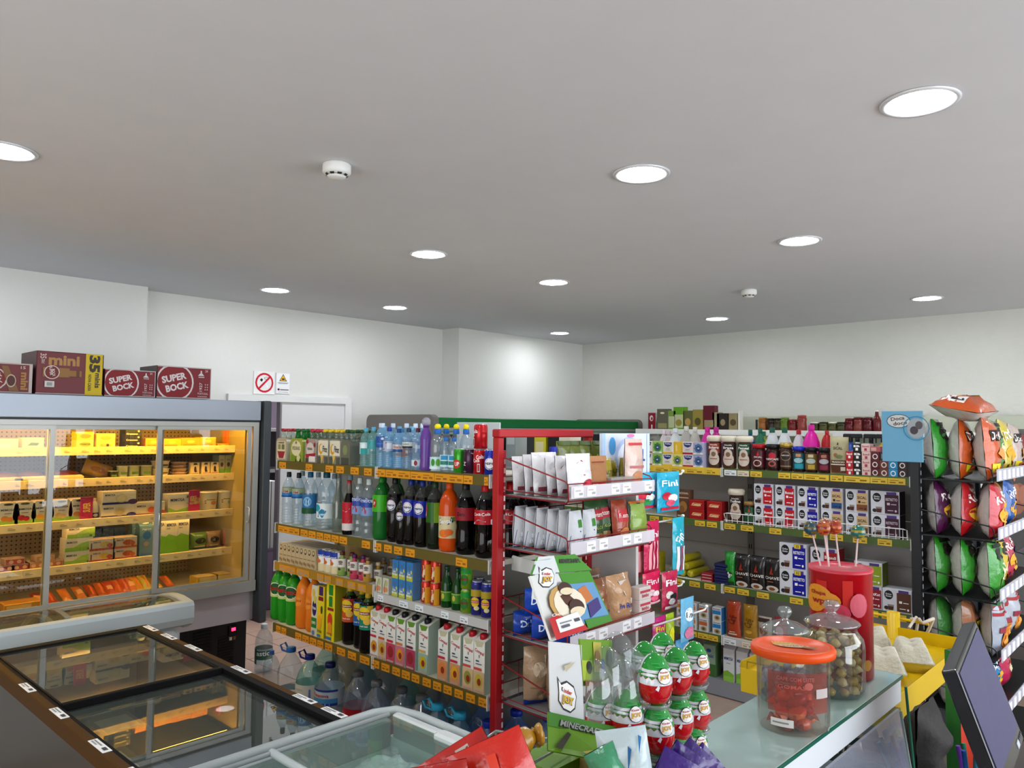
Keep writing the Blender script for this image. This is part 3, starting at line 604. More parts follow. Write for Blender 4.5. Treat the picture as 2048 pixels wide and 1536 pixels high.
def carton(name, w, d, h, body, pr, cap=None, gable=.12, topm=None, side=None):
    """juice or milk carton with a sloping top and screw cap"""
    b = B(); m = mt(body, .4); z1 = h*(1-gable); tm = topm or m
    b.add([(-w/2, -d/2, 0), (w/2, -d/2, 0), (w/2, d/2, 0), (-w/2, d/2, 0), (-w/2, -d/2, z1), (w/2, -d/2, z1), (w/2, d/2, h), (-w/2, d/2, h)], [(3, 2, 1, 0), (0, 1, 5, 4), (2, 3, 7, 6)], m)
    b.add([(w/2, -d/2, 0), (w/2, d/2, 0), (w/2, d/2, h), (w/2, -d/2, z1), (-w/2, -d/2, 0), (-w/2, d/2, 0), (-w/2, d/2, h), (-w/2, -d/2, z1)], [(0, 1, 2, 3), (7, 6, 5, 4)], side or m)
    b.add([(-w/2, -d/2, z1), (w/2, -d/2, z1), (w/2, d/2, h), (-w/2, d/2, h)], [(0, 1, 2, 3)], tm)
    parts = [(name, b.mesh(name))]
    if cap:
        c = B(); zc = z1+(h-z1)*.35; c.lathe([(w*.25, zc-.004), (w*.27, zc+.006), (w*.25, zc+.016), (w*.20, zc+.020), (0, zc+.020)], mt(cap, .35), 12, cy=-d*.12)
        parts.append(('cap', c.mesh('cap')))
    if pr: parts.append(('front_print', B().draw(FRONT(-d/2), w, z1, pr).mesh('front_print')))
    return [name, 'carton', parts]
def bag(name, w, h, t, front, back=None, pr=None, seed=0, sag=.0, cat='bag', fl=True, rough=.28, amp=.006, taper=0., nu=9, nv=12, ex=.55):
    """pillow shaped packet standing or hanging, front towards -Y"""
    def th(u, v):
        a = max(0, 1-abs(2*u/w)**2.4)**.7; q = max(0., math.sin(math.pi*min(max(v/h, 0), 1)**(1+sag)))**ex
        return t/2*a*q+.0012
    def nz(u, v, s): return amp*noise.noise(Vector((u*22+seed*5.3, v*22+s*7.7, seed*1.7)))+amp*.6*noise.noise(Vector((u*60+seed, v*60, s*3.)))
    def ww(u, v): return u*(1-taper*(v/h))*(1-.06*math.sin(math.pi*v/h)*0)
    gf = lambda u, v, e: (ww(u, v), -th(u, v)-e+nz(u, v, 0)*(.3+a_(u, v)), v)
    def a_(u, v): return max(0, 1-abs(2*u/w)**2)*min(1, v/(.15*h), (h-v)/(.15*h)) if 0 < v < h else 0
    gb = lambda u, v: (ww(u, v), th(u, v)+nz(u, v, 1)*a_(u, v), v)
    fm_ = (foil(front, rough) if fl else mt(front, .7, 0, .3, 40)) if isinstance(front, str) else front
    bk = back or front; bm_ = (foil(bk, rough) if fl else mt(bk, .7, 0, .3, 40)) if isinstance(bk, str) else bk
    b = B(); us = [(-.5+i/nu)*w for i in range(nu+1)]; vs_ = [j/nv*h for j in range(nv+1)]
    fs = [(j*(nu+1)+i, j*(nu+1)+i+1, (j+1)*(nu+1)+i+1, (j+1)*(nu+1)+i) for j in range(nv) for i in range(nu)]
    b.add([gf(u, v, 0) for v in vs_ for u in us], fs, fm_, True)
    b.add([gb(u, v) for v in vs_ for u in us], [tuple(reversed(f)) for f in fs], bm_, True)
    parts = [(name, b.mesh(name))]
    if pr: parts.append(('printed_face', B().draw(gf, w, h, pr, .0014, .0010, seg=8, vseg=10).mesh('printed_face')))
    return [name, cat, parts]
PLACED = []
def put(P, x, y, z, rot=0., label='', group=None):
    name, cat, parts = P
    r = None
    for i, (pn, me) in enumerate(parts):
        o = bpy.data.objects.new(pn, me); COL.objects.link(o)
        if i == 0: r = o; o.location = (x, y, z); o.rotation_euler = rot if isinstance(rot, tuple) else (0, 0, R(rot))
        else: o.parent = r
    r['label'] = label; r['category'] = cat
    if group: r['group'] = group
    PLACED.append(r)
    return r
def rowx(P, pxs, py, X, z, desc, place, group=None, rot=-90, dz=0., jit=0.):
    if rot == -90 and P[1] in ('bottle', 'can'): rot = -60 if X < 3 else (-76 if X < 6 else -90)
    """things in a line along a shelf that faces -X; pxs are picture columns turned into places along the shelf"""
    for i, p in enumerate(pxs):
        y = at_x(p, py, X).y
        l = '%s, %s from left %s' % (desc, ORD[i], place) if len(pxs) > 1 else '%s %s' % (desc, place)
        put(P[i] if isinstance(P[0], list) else P, X+random.uniform(-jit, jit), y, z+.0005+dz, rot, l, group or desc+'s')
def rowy(P, pxs, py, Y, z, desc, place, group=None, rot=0):
    for i, p in enumerate(pxs):
        x = at_y(p, py, Y).x
        l = '%s, %s from left %s' % (desc, ORD[i], place) if len(pxs) > 1 else '%s %s' % (desc, place)
        put(P, x, Y, z+.0005, rot, l, group or desc+'s')
water = clear('#eef6fa', .96, .08, 1.75, .03, '#e8f4fa'); bluew = clear('#cdebf9', .95, .26, 1.75, .03, '#a8daf4'); tealw = clear('#d6f2f0', .95, .16, 1.75, .03, '#b0e8e6')
glassc = clear('#dce3da', .93, .06, 1.8, .02); cokem = mt('#060202', .04); clr = clear('#c9ccc6', .8, .12, 1.4, .05, '#8f928c'); greenp = mt('#1d8a2a', .15)
greenc = clear('#35b04a', .7, .35, 1.4, .05, '#2a9c3e')
# ============================================================ drinks gondola, top shelf
def multipack(w, d, sleeve, caps, neck, pr):
    b = B(); h = .135; hw = w/2
    poly = roundrect(-hw, hw, 0, h, .032, 4)
    b.prism(poly, lambda u, v, s: (u, -d/2 if s == 0 else d/2, v), mt(sleeve, .35))
    parts = [('drinks_multipack', b.mesh('drinks_multipack')), ('front_print', B().draw(FRONT(-d/2), w, h, pr).mesh('front_print'))]
    for i in (-1, 1):
        for j in (-1, 1):
            x, y = i*w*.24, j*d*.26
            parts.append(('bottle_neck', B().lathe([(.022, h-.012), (.014, h+.018), (.0125, h+.045)], neck, 12, x, y).mesh('bottle_neck')))
            parts.append(('bottle_cap', B().lathe([(.0145, h+.037), (.0150, h+.042), (.0145, h+.054), (0, h+.055)], mt(caps, .35, .3), 12, x, y).mesh('bottle_cap')))
    return ['drinks_multipack', 'multipack', parts]
cr = '#d9d2b4'
MP = [
 (multipack(.12, .125, '#a89f88', '#a01428', glassc, [('r', .12, .10, .88, .85, '#d8cfa8'), ('p', [(.15, .42), (.85, .42), (.7, .12), (.3, .12)], '#9c1f2e'), ('r', .2, .5, .45, .72, '#8d8a5a'), ('r', .55, .5, .8, .72, '#6f7348'), ('t', 'SOMERSBY', .5, .79, .6, .07, '#6b5530')]), 584, 'beige bottle multipack with dark red band and red caps'),
 (multipack(.13, .125, '#8b9a3c', '#0d5c28', greenc, [('r', .08, .05, .92, .30, '#6f8a22'), ('c', .5, .58, .40, .33, '#d9d2a8'), ('t', 'PEDRAS', .5, .58, .60, .15, '#5a5a30'), ('c', .72, .17, .15, .13, '#cfc890'), ('c', .5, .82, .06, .06, '#7a6a30'), ('p', [(.45, .02), (.5, .2), (.55, .02)], '#20301a'), ('p', [(.8, .02), (.86, .18), (.92, .02)], '#20301a')]), 614, 'green multipack with cream round emblem and dark green caps'),
 (multipack(.115, .125, '#9d8f86', '#b01c34', glassc, [('c', .45, .55, .34, .30, '#d2c6bc'), ('p', [(.05, .35), (.95, .42), (.9, .28), (.1, .2)], '#a32030'), ('c', .2, .88, .1, .09, '#a32030'), ('c', .85, .75, .08, .1, '#8a2a34'), ('t', 'PEDRAS', .45, .58, .42, .1, '#54504a'), ('r', .4, .05, .95, .28, '#e0dcd2'), ('r', .1, .02, .3, .2, '#4c4038')]), 643, 'pale multipack with red berries and pink caps'),
 (multipack(.105, .125, '#8f8d7c', '#d6b410', glassc, [('r', .05, .35, .95, .95, '#dcd6c0'), ('c', .3, .6, .2, .22, '#d39a1c'), ('c', .38, .64, .15, .15, '#dcd6c0'), ('t', 'First', .68, .6, .42, .24, '#33302a', -8), ('p', [(.3, .35), (.6, .35), (.45, .02)], '#d9b24a'), ('r', .05, .02, .28, .3, '#56564a'), ('r', .66, .02, .95, .3, '#56564a')]), 668, 'white and yellow orange drink multipack with yellow caps'),
]
MP.append((MP[3][0], 692, 'second white and yellow multipack with yellow caps'))
MP.append((multipack(.085, .125, '#63665a', '#0f4d26', glassc, [('c', .5, .6, .25, .2, '#7d8a58'), ('r', .1, .02, .9, .3, '#44463e')]), 712, 'dark grey clear wrapped multipack with green caps'))
for P, px, d in MP:
    y = at_x(px, 905, 2.44).y
    put(P, 2.432, y, S1+.0005, -90, d+', front, top drinks shelf', 'multipacks on the top drinks shelf')
    put(P, 2.565, y, S1+.0005, -90, d+', behind its twin, top shelf', 'multipacks on the top drinks shelf')
small = lambda lab, cap, m=bluew, H=.205, Rd=.0315, sh_='ribs': bottle('water_bottle', H, Rd, sh_, m, m, cap, lab)
top = 'on the top drinks shelf'
wb = [
 (small((.32, .62, '#cfe9ea', [('r', .2, 0, .8, .5, '#2a9c9c'), ('c', .5, .7, .2, .2, '#e8f4f4')]), '#4ca6bf', tealw, .20), 731, 2.40, 'small bottle with a teal and white label'),
 (small((.45, .68, '#3f9a9c', [('p', [(.2, .1), (.7, .8), (.4, .8)], '#1d7a80')]), '#5aa8c8', tealw, .205), 747, 2.40, 'small bottle with slanted teal label'),
 (small((.45, .70, '#1f4f9c', [('c', .7, .8, .12, .12, '#e8e8f0'), ('r', .2, .3, .8, .4, '#3a78c8')]), '#cfe0f4', bluew, .225), 763, 2.41, 'taller bottle with square dark blue label'),
 (small((.42, .66, '#a8b6cc', [('p', [(.1, .1), (.4, .9), (.5, .9), (.25, .1)], '#b3413a'), ('r', .5, .2, .9, .8, '#dfe4ee')]), '#14329c', bluew, .205), 778, 2.40, 'small bottle with deep blue cap and pale label'),
 (small((.42, .62, '#1a4a8c', [('r', 0, .35, 1, .95, '#c3c9cc'), ('t', 'Vitalis', .5, .62, .7, .35, '#a8501c')]), '#0f3c78', bluew, .198), 795, 2.395, 'small bottle with navy cap and banded label'),
 (small((.30, .55, '#a03c2c', [('c', .5, .5, .2, .25, '#c85a3a')]), '#3a6f9c', bluew, .200), 806, 2.42, 'small bottle with rust red label'),
 (small((.52, .66, '#d2d8d2', [('r', 0, 0, 1, .3, '#1e2a3c'), ('t', 'LUSO', .45, .65, .5, .3, '#5a6a6a')]), '#163a5a', water, .202), 818, 2.40, 'wavy ribbed bottle with dark navy cap'),
 (small((.10, .24, '#cfe0e4', [('c', .5, .5, .14, .45, '#8c1a2c')]), '#541030', water, .202, .030, 'pet'), 833, 2.40, 'clear bottle with a maroon cap and red drop'),
]
for P, px, X, d in wb: rowx(P, [px], 905, X, S1, d, top, 'small water bottles on the top drinks shelf')
pb = B().lathe([(0.016, .215), (.021, .222), (.021, .240), (.012, .252), (0, .255)], clear('#e8e4f0', .85, .3, 1.4, .05), 14).mesh('dome_lid')
P = bottle('sports_bottle', .252, .029, 'purple', clear('#a97fd0', .75, .45, 1.4, .05, '#8f5cc0'), None, '#5a2a7c', None, capr=.5, capz=.80); P[2][1] = ('cap', B().lathe([(.015, .205), (.015, .222), (.010, .228)], mt('#5a2a7c', .3), 12).mesh('cap')); P[2].append(('dome_lid', pb))
rowx(P, [851], 905, 2.395, S1, 'purple sports drink bottle with clear dome lid', top)
def yb(H, Rd, labc):
    P = bottle('water_bottle', H, Rd, 'pet', water, water, '#1c64b4', (.06, .34, '#bfe0e0', labc), capr=.48, capz=.88)
    P[2].append(('spout', B().lathe([(Rd*.42, H), (Rd*.46, H+.012), (Rd*.30, H+.022), (0, H+.024)], mt('#f0d800', .35), 12).mesh('spout'))); return P
rowx(yb(.20, .035, [('c', .35, .55, .15, .3, '#3c8c2a'), ('c', .7, .55, .15, .3, '#5aa030'), ('r', 0, 0, 1, .2, '#dceaf0')]), [872], 905, 2.40, S1, 'clear bottle with yellow spout and green leaf label', top, 'yellow spouted bottles')
rowx(yb(.20, .031, [('r', .1, .3, .9, .9, '#2478b4'), ('r', 0, .2, 1, .4, '#2a7a5c')]), [893, 912, 930], 895, 2.485, S1, 'clear bottle with yellow spout and blue collar', 'in the row behind', 'yellow spouted bottles')
rowx(small((.15, .5, '#bfe0e6', [('r', .1, .2, .9, .5, '#2a7a6c'), ('r', .2, .6, .8, .95, '#2a86b8')]), '#1c64b4', water, .16, .027, 'pet'), [893, 908], 915, 2.395, S1, 'short bottle with bright blue cap', top, 'short blue capped bottles')
rowx(small((.35, .6, '#3c78b8', [('r', 0, .4, 1, .7, '#d6e2ee')]), '#d4e2f6', bluew, .225), [758, 785, 812, 828, 845], 895, 2.485, S1, 'white capped small water bottle', 'in the row behind', 'white capped water bottles')
rowx(small((.35, .6, '#5c98a8', [('r', 0, .4, 1, .7, '#d6e2ee')]), '#6ab4d8', bluew, .21), [768, 798, 822], 895, 2.56, S1, 'pale blue capped small water bottle', 'in the third row', 'pale capped water bottles')
cA = can(.112, .031, '#2f9a1c', [('c', .35, .42, .3, .2, '#c81e1e'), ('t', 'UP', .4, .42, .35, .18, '#f4f4f0'), ('r', .7, 0, 1, 1, '#1c6a18')])
cB = can(.112, .031, '#3a1636', [('p', [(.1, .1), (.3, .1), (.9, .5), (.9, .65)], '#cfc4d2'), ('p', [(.1, .5), (.3, .5), (.9, .9), (.7, .95)], '#cfc4d2'), ('t', 'Z', .2, .45, .2, .16, '#e8e0ea')])
cC = can(.112, .031, '#b80c14', [('t', 'Coca', .32, .62, .5, .16, '#f6f0f0', 8), ('t', 'Cola', .60, .78, .56, .18, '#f6f0f0', 8), ('r', .42, .12, .62, .48, '#d9cfcf'), ('r', .46, .16, .58, .44, '#b01a20')])
cD = can(.112, .031, '#0c2a9c', [('c', .5, .5, .42, .26, '#e8e8ee'), ('p', [(.14, .56), (.86, .60), (.7, .72), (.5, .75), (.3, .70)], '#c8201c'), ('t', 'PEPSI', .5, .51, .7, .10, '#101020'), ('p', [(.15, .44), (.85, .40), (.7, .30), (.5, .26), (.3, .31)], '#0a1a50')])
rowx(cA, [918], 915, 2.39, S1, 'green soda can with red dot', top, 'cans on the top drinks shelf')
rowx(cB, [938], 915, 2.39, S1, 'dark purple and white striped can', top, 'cans on the top drinks shelf')
rowx(cC, [957], 915, 2.39, S1, 'red cola can below another red can', top, 'cans on the top drinks shelf')
rowx(cC, [957], 880, 2.39, S1+.1125, 'red cola can stacked upon another red can', top, 'cans on the top drinks shelf', rot=-115)
rowx(cD, [975], 915, 2.39, S1, 'blue cola can beside the red upright', top, 'cans on the top drinks shelf')
rowx(cB, [944, 962, 985], 905, 2.47, S1, 'dark purple striped can', 'in the row behind the cola cans', 'cans in the second row')
# ---- white notice and boxes seen over the drinks gondola
o = put(box('notice_board', .33, .012, .236, '#cfd3d5', [('r', .05, .1, .95, .14, '#c9d2d4')], cat='board'), 2.92, 2.98, S1, -90, 'plain white board standing behind the yellow spouted bottles')
for px, w, h, c, pr, d in ((1004, .10, .155, '#1d2022', [('r', .1, .6, .9, .8, '#5a4a50'), ('r', .15, .3, .8, .45, '#7a8288')], 'black tray pack'), (1033, .07, .20, '#8d9496', [('r', .1, .6, .9, .9, '#b4babc')], 'grey upright pack'), (1091, .075, .185, '#c9c130', [('r', .15, .2, .85, .75, '#d8cfa0')], 'yellow labelled pack'), (1118, .07, .20, '#17181c', None, 'black square pack'), (1140, .07, .17, '#d8d4bc', [('r', .2, .4, .8, .6, '#8d8a60')], 'cream pack')):
    put(box('grocery_pack', w, .09, h, c, pr), 3.0, at_x(px, 880, 3.0).y, S1+.0005, -90, d+' on the rear top shelf behind the red rack bar', 'packs on the rear top shelf')
# ============================================================ second shelf
mid = 'on the second drinks shelf'
rowx(bottle('water_bottle', .30, .037, 'ribs', water, water, '#10151c', (.52, .70, '#9aa87a', [('r', 0, .1, 1, .55, '#2a7ab4'), ('r', .2, .45, .8, .75, '#b4b0a8'), ('t', 'FIM', .5, .6, .4, .25, '#a03020'), ('r', 0, 0, 1, .18, '#14508c')])), [577, 597], 1000, 2.415, S2, 'clear tall bottle with black cap', mid, 'clear water bottles with black caps')
rowx(bottle('water_bottle', .31, .043, 'ribs', water, water, '#1a5a7c', (.25, .60, '#2a6ca0', [('c', .55, .62, .28, .25, '#7ab4d8'), ('c', .55, .62, .2, .17, '#2a6ca0'), ('r', 0, 0, 1, .3, '#14502c'), ('r', .45, .45, .7, .75, '#9ac8e0')])), [620], 1000, 2.42, S2, 'clear ribbed bottle with blue and green label', mid)
rowx(bottle('water_bottle', .315, .053, 'ribs', water, water, '#1a4a5c', (.20, .46, '#dbe6e4', [('c', .2, .7, .2, .25, '#2aa0ac'), ('p', [(.25, .1), (.55, .05), (.75, .5), (.5, .65), (.3, .45)], '#1c7ca4'), ('t', 'Luso', .5, .3, .4, .18, '#eaf4f6')]), n=20), [651], 1000, 2.43, S2, 'wide five litre style clear bottle with white label', mid)
rowx(bottle('glass_bottle', .29, .033, 'glass', glassc, glassc, '#8d9894', None), [677], 1000, 2.42, S2, 'slim clear glass bottle with faint grey cap', mid)
rowx(bottle('syrup_bottle', .285, .034, 'glass', cokem, clear('#a89a8c', .6, .3), '#a0101c', (.08, .60, '#d8ccc8', [('r', 0, .25, 1, 1, '#b81428'), ('p', [(.1, .2), (.7, .3), (.95, .6), (.6, .25), (.2, .1)], '#d8d0cc'), ('p', [(.2, .7), (.8, .78), (.5, .65)], '#f0e8e8')]), fill=.7), [699], 1000, 2.405, S2, 'dark syrup bottle with red label and red cap', mid)
rowx(bottle('water_bottle', .30, .040, 'pet', water, water, '#cdd8d8', (.38, .66, '#2a4aa0', [('r', 0, .8, 1, .97, '#c8d4e8'), ('t', 'ROSA', .5, .87, .7, .15, '#28409c'), ('r', 0, 0, 1, .5, '#7a9ac8'), ('p', [(.1, .15), (.5, .1), (.8, .4), (.5, .35), (.4, .6), (.25, .4)], '#b03a4a')])), [719, 741], 1000, 2.42, S2, 'clear bottle with blue label and pink flower', mid, 'clear bottles with blue flower labels')
rowx(bottle('soda_bottle', .315, .044, 'soda', greenc, greenc, '#1e7a24', (.45, .72, '#3aa81c', [('p', [(0, 0), (1, 0), (1, .3), (.5, .8), (0, .9)], '#9ac81e'), ('c', .24, .5, .16, .24, '#b81c24'), ('t', 'UP', .25, .5, .14, .2, '#f0f0f0')]), fill=.75), [765], 1000, 2.425, S2, 'bright green soda bottle with red dot', mid)
def pep(lab, H=.315, Rd=.042, c1='#0c1f94'): return bottle('cola_bottle', H, Rd, 'soda', cokem, clr, '#0d2a7c' if c1 != '#0d0d12' else '#101014', (.45, .70, c1, lab), fill=.74)
pl = [('c', .42, .52, .30, .34, '#dcdce4'), ('p', [(.17, .58), (.67, .62), (.6, .75), (.42, .83), (.25, .76)], '#c4201c'), ('p', [(.18, .44), (.67, .42), (.58, .28), (.42, .21), (.26, .28)], '#0c1a5c'), ('t', 'PEPSI', .42, .515, .46, .11, '#12122a')]
rowx(pep(pl, c1='#0d0d12'), [786], 1000, 2.42, S2, 'black labelled cola bottle with round emblem', mid, 'cola bottles with round emblems')
rowx(pep(pl, .235, .033, '#0d0d12'), [804], 1000, 2.395, S2, 'short black cola bottle with round emblem', mid, 'cola bottles with round emblems')
rowx(pep(pl), [822, 846], 1000, 2.415, S2, 'blue labelled cola bottle with round emblem', mid, 'cola bottles with round emblems')
rowx(bottle('soda_bottle', .312, .042, 'soda', mt('#0e1a0c', .1), clr, '#163a1c', (.40, .70, '#1d5c14', [('r', .6, 0, 1, 1, '#6f961c'), ('p', [(0, .3), (.15, .2), (.2, .8), (.05, .9)], '#b03040'), ('p', [(.02, .35), (.1, .3), (.12, .6)], '#e8d0d0')]), fill=.74), [870], 1000, 2.415, S2, 'dark bottle with two tone green label', mid)
rowx(bottle('juice_bottle', .315, .049, 'soda', mt('#c8480c', .12), mt('#b84410', .12), '#d04a10', (.20, .52, '#cdbf92', [('p', [(.12, .98), (.75, .98), (.85, .75), (.6, .62), (.15, .60)], '#0f2a4c'), ('t', 'Santal', .45, .78, .62, .2, '#f2f2ee', 4), ('c', .4, .22, .28, .18, '#e0701c'), ('c', .62, .28, .2, .15, '#d86010'), ('c', .85, .88, .1, .1, '#4a7a2a')]), fill=.97), [899], 1000, 2.42, S2, 'orange juice bottle with cream and navy label', mid)
cz = [('r', 0, 0, 1, 1, '#8c1020'), ('t', 'Zero', .4, .5, .4, .3, '#14100e')]
ck_l = [('t', 'Coca', .22, .70, .42, .22, '#f4ecec', 6), ('t', 'Cola', .68, .72, .42, .22, '#f4ecec', 6), ('p', [(0, .0), (1, .0), (1, .38), (.6, .22), (.3, .35), (0, .1)], '#cfd4e0')]
rowx(bottle('cola_bottle', .32, .049, 'coke', cokem, clr, '#141414', (.48, .66, '#94101c', cz), fill=.72), [930], 1000, 2.425, S2, 'cola bottle with plain dark red label', mid, 'cola bottles with red labels')
CK = bottle('cola_bottle', .32, .047, 'coke', cokem, clr, '#c01018', (.46, .66, '#b01420', ck_l), fill=.72)
rowx(CK, [967], 1000, 2.425, S2, 'cola bottle with red and white label', mid, 'cola bottles with red labels')
for k, (x, y) in enumerate(((2.535, 2.37), (2.64, 2.37), (2.73, 2.37), (2.535, 2.475), (2.64, 2.475))):
    put(CK, x, y, S2+.0005, -60, 'cola bottle seen through the red rack, %s, gondola end' % ('%s along' % ORD[k] if k < 3 else '%s behind' % ORD[k-3]), 'cola bottles with red labels')
for nm, P, pxs in (('green soda', bottle('soda_bottle', .31, .042, 'soda', greenc, greenc, '#1e7a24', None), [772, 790]), ('dark cola', pep(pl), [835, 856]), ('clear water', bottle('water_bottle', .30, .04, 'ribs', water, water, '#8aa0a8', None), [604, 636, 668, 700])):
    rowx(P, pxs, 990, 2.53, S2, nm+' bottle without visible label', 'in the row behind', 'bottles in the row behind')
# ============================================================ third shelf
th3 = 'on the third drinks shelf'
mini = box('juice_carton', .040, .045, .112, '#b9a57e', [('c', .5, .78, .30, .14, '#4a3c30'), ('c', .5, .80, .2, .08, '#c8b890'), ('r', .1, .4, .9, .44, '#8a7450'), ('c', .3, .2, .2, .08, '#8c7048'), ('c', .7, .16, .2, .08, '#947a50')], cat='carton', topm='#c9bfa4')
for j in range(4):
    X = 2.395+j*.047
    for i in range(9):
        put(mini, X, 4.045-i*.0435, S3+.0005, -90, 'tiny beige drink carton, %s from far end, %s row, third shelf' % (ORD[i], ORD[j]), 'tiny beige cartons')
cupP = bottle('drink_pouch', .125, .034, 'glass', mt('#d8c9a0', .3), mt('#d8d8d8', .3), None, (.35, .92, '#e8e6e0', [('r', 0, .55, 1, 1, '#183a9c'), ('t', 'Compal', .5, .62, .8, .14, '#f0f0f4'), ('c', .4, .18, .3, .16, '#cf6a1c'), ('p', [(.1, .5), (.3, .5), (.5, .35), (.2, .32)], '#b02030')]), cat='pouch')
rowx(cupP, [649, 662, 677], 1100, 2.41, S3, 'white and blue fruit drink pack', th3, 'blue topped drink packs')
def jb(c1, cap): return bottle('juice_bottle', .125, .024, 'glass', mt(c1, .15), glassc, cap, (.18, .72, '#d9d3c8', [('r', 0, 0, 1, .35, c1), ('c', .5, .75, .25, .12, '#7a6a60'), ('r', .3, .55, .7, .62, '#6a5a50'), ('c', .4, .2, .14, .1, '#3a2a20')]), capr=.55, capz=.86, fill=.9)
rowx(jb('#7f9a4a', '#5a1c1c'), [690, 701], 1105, 2.41, S3, 'small juice bottle with green label foot', th3, 'small juice bottles')
rowx(jb('#b83a54', '#4a1c54'), [713, 724], 1110, 2.40, S3, 'small juice bottle with pink label foot', th3, 'small juice bottles')
rowx(jb('#b08434', '#6a4a34'), [736], 1115, 2.40, S3, 'small juice bottle with amber foot', th3, 'small juice bottles')
rowx(jb('#a87a2c', '#c8b890'), [752], 1120, 2.44, S3b+.0, 'amber juice bottle with cream cap beside the white shelf end', '', 'small juice bottles')
rowx(jb('#a87a2c', '#7a7468'), [768, 785, 798], 1115, 2.56, S3b, 'amber juice bottle', 'behind the small blue cartons', 'small juice bottles')
smc = box('juice_carton', .046, .05, .078, '#c6c4b0', [('c', .35, .28, .2, .2, '#c8704a'), ('c', .65, .7, .25, .2, '#b4b07c'), ('p', [(.2, .4), (.5, .9), (.6, .85), (.35, .4)], '#8c9a6a'), ('c', .7, .3, .18, .15, '#d08a5a')], cat='carton')
rowx(smc, [765, 779], 1170, 2.39, S3b, 'small white fruit carton', 'on the white edged shelf', 'small white fruit cartons')
blc = box('juice_carton', .045, .05, .088, '#5a86b4', [('r', 0, .55, 1, 1, '#2a78b8'), ('r', 0, 0, 1, .28, '#b0b43c'), ('p', [(.2, .9), (.5, .5), (.75, .9), (.5, .75)], '#5a6480'), ('t', 'Um', .4, .38, .5, .14, '#f0f0e8'), ('t', 'Bongo', .5, .22, .8, .14, '#f0f0e8'), ('c', .85, .5, .1, .1, '#d8c840')], cat='carton')
for k in range(2): rowx(blc, [798, 812, 827], 1170, 2.39, S3b+k*.0885, 'blue fruit drink carton, %s layer' % ('lower', 'upper')[k], 'on the white edged shelf', 'small blue cartons')
for k in range(2): rowx(blc, [806, 820, 833], 1160, 2.455, S3b+k*.0885, 'blue carton, %s layer' % ('lower', 'upper')[k], 'in the second row', 'small blue cartons')
rc = can(.104, .0265, '#c02c14', [('r', .5, 0, 1, .8, '#d08c14'), ('p', [(.2, .2), (.5, .3), (.5, .6), (.3, .5)], '#d8c08c'), ('t', 'Sumol', .35, .45, .6, .14, '#f0d8c0', 90)])
for k in range(2): rowx(rc, [853, 871], 1180, 2.39, S3b+k*.1045, 'red and orange can, %s layer' % ('lower', 'upper')[k], 'on the white edged shelf', 'red and orange cans')
rowx(bottle('tonic_bottle', .185, .028, 'glass', mt('#0c3a14', .08), mt('#0e4a1a', .08), '#123c18', (.16, .40, '#3c7a1c', [('c', .3, .5, .15, .3, '#b8a83c'), ('r', 0, .85, 1, 1, '#7aa040')]), capr=.45), [891, 911], 1190, 2.40, S3b, 'dark green glass bottle with pale green band', 'on the white edged shelf', 'dark green glass bottles')
sc = can(.104, .0275, '#7fa01c', [('r', 0, .72, 1, 1, '#1e8a2c'), ('c', .4, .45, .35, .26, '#1d6a24'), ('t', 'Sumol', .45, .50, .85, .16, '#8c1414'), ('r', .75, 0, 1, .7, '#5a8a18')])
for k in range(2): rowx(sc, [933], 1190, 2.39, S3b+k*.1045, 'lime green can, %s layer' % ('lower', 'upper')[k], 'on the white edged shelf', 'lime green cans')
lc = can(.150, .0265, '#2a2a80', [('r', 0, .86, 1, 1, '#1c2468'), ('r', 0, .62, 1, .84, '#a8901c'), ('c', .45, .45, .36, .16, '#d8b01c'), ('r', .1, .42, .8, .50, '#a01c24'), ('t', 'Lipton', .45, .46, .6, .05, '#f0e8d8'), ('c', .6, .26, .2, .07, '#d8cc98')])
rowx(lc, [949, 967], 1190, 2.385, S3b, 'tall blue and yellow iced tea can', 'on the white edged shelf', 'tall iced tea cans')
rowx(lc, [958, 976], 1180, 2.45, S3b, 'tall blue iced tea can', 'in the second row', 'tall iced tea cans')
# ============================================================ lowest shelf
lo = 'on the lowest drinks shelf'
sumol = [('r', 0, 0, 1, .30, '#b9c87c'), ('c', .5, .55, .42, .38, '#14502a'), ('o', .5, .55, .46, .42, .88, '#dfe6c0'), ('t', 'Sumol', .5, .60, .95, .34, '#b01c1c')]
rowx(bottle('soda_bottle', .31, .045, 'soda', mt('#228a1c', .12), greenc, '#2f9a2a', (.44, .72, '#3c9c34', sumol), fill=.8), [558, 573, 589], 1180, 2.42, S4, 'bright green lemonade bottle with round emblem', lo, 'green lemonade bottles')
og = [('c', .3, .45, .3, .4, '#e08c2c'), ('t', 'joi', .35, .5, .4, .3, '#c03010')]
rowx(bottle('juice_bottle', .305, .047, 'soda', mt('#d8741a', .2), mt('#d8741a', .2), '#c8641a', (.40, .62, '#d87a1e', og), fill=.97), [609, 627], 1180, 2.42, S4, 'plain orange drink bottle', lo, 'orange drink bottles')
wc = box('juice_carton', .060, .06, .27, '#c9c8b4', [('c', .5, .55, .35, .16, '#2e1c54'), ('t', 'Frutis', .5, .55, .5, .06, '#e8e8f0'), ('c', .35, .85, .18, .08, '#d8b42c'), ('c', .6, .72, .2, .08, '#c8b83c'), ('r', .1, .16, .9, .36, '#1e7a2c'), ('t', 'SUMO', .5, .26, .6, .06, '#e8f0e0'), ('c', .4, .06, .2, .05, '#5a7ab0')], cat='carton', topm='#8a9aa8')
rowx(wc, [637], 1190, 2.40, S4, 'white fruit carton with purple disc', lo)
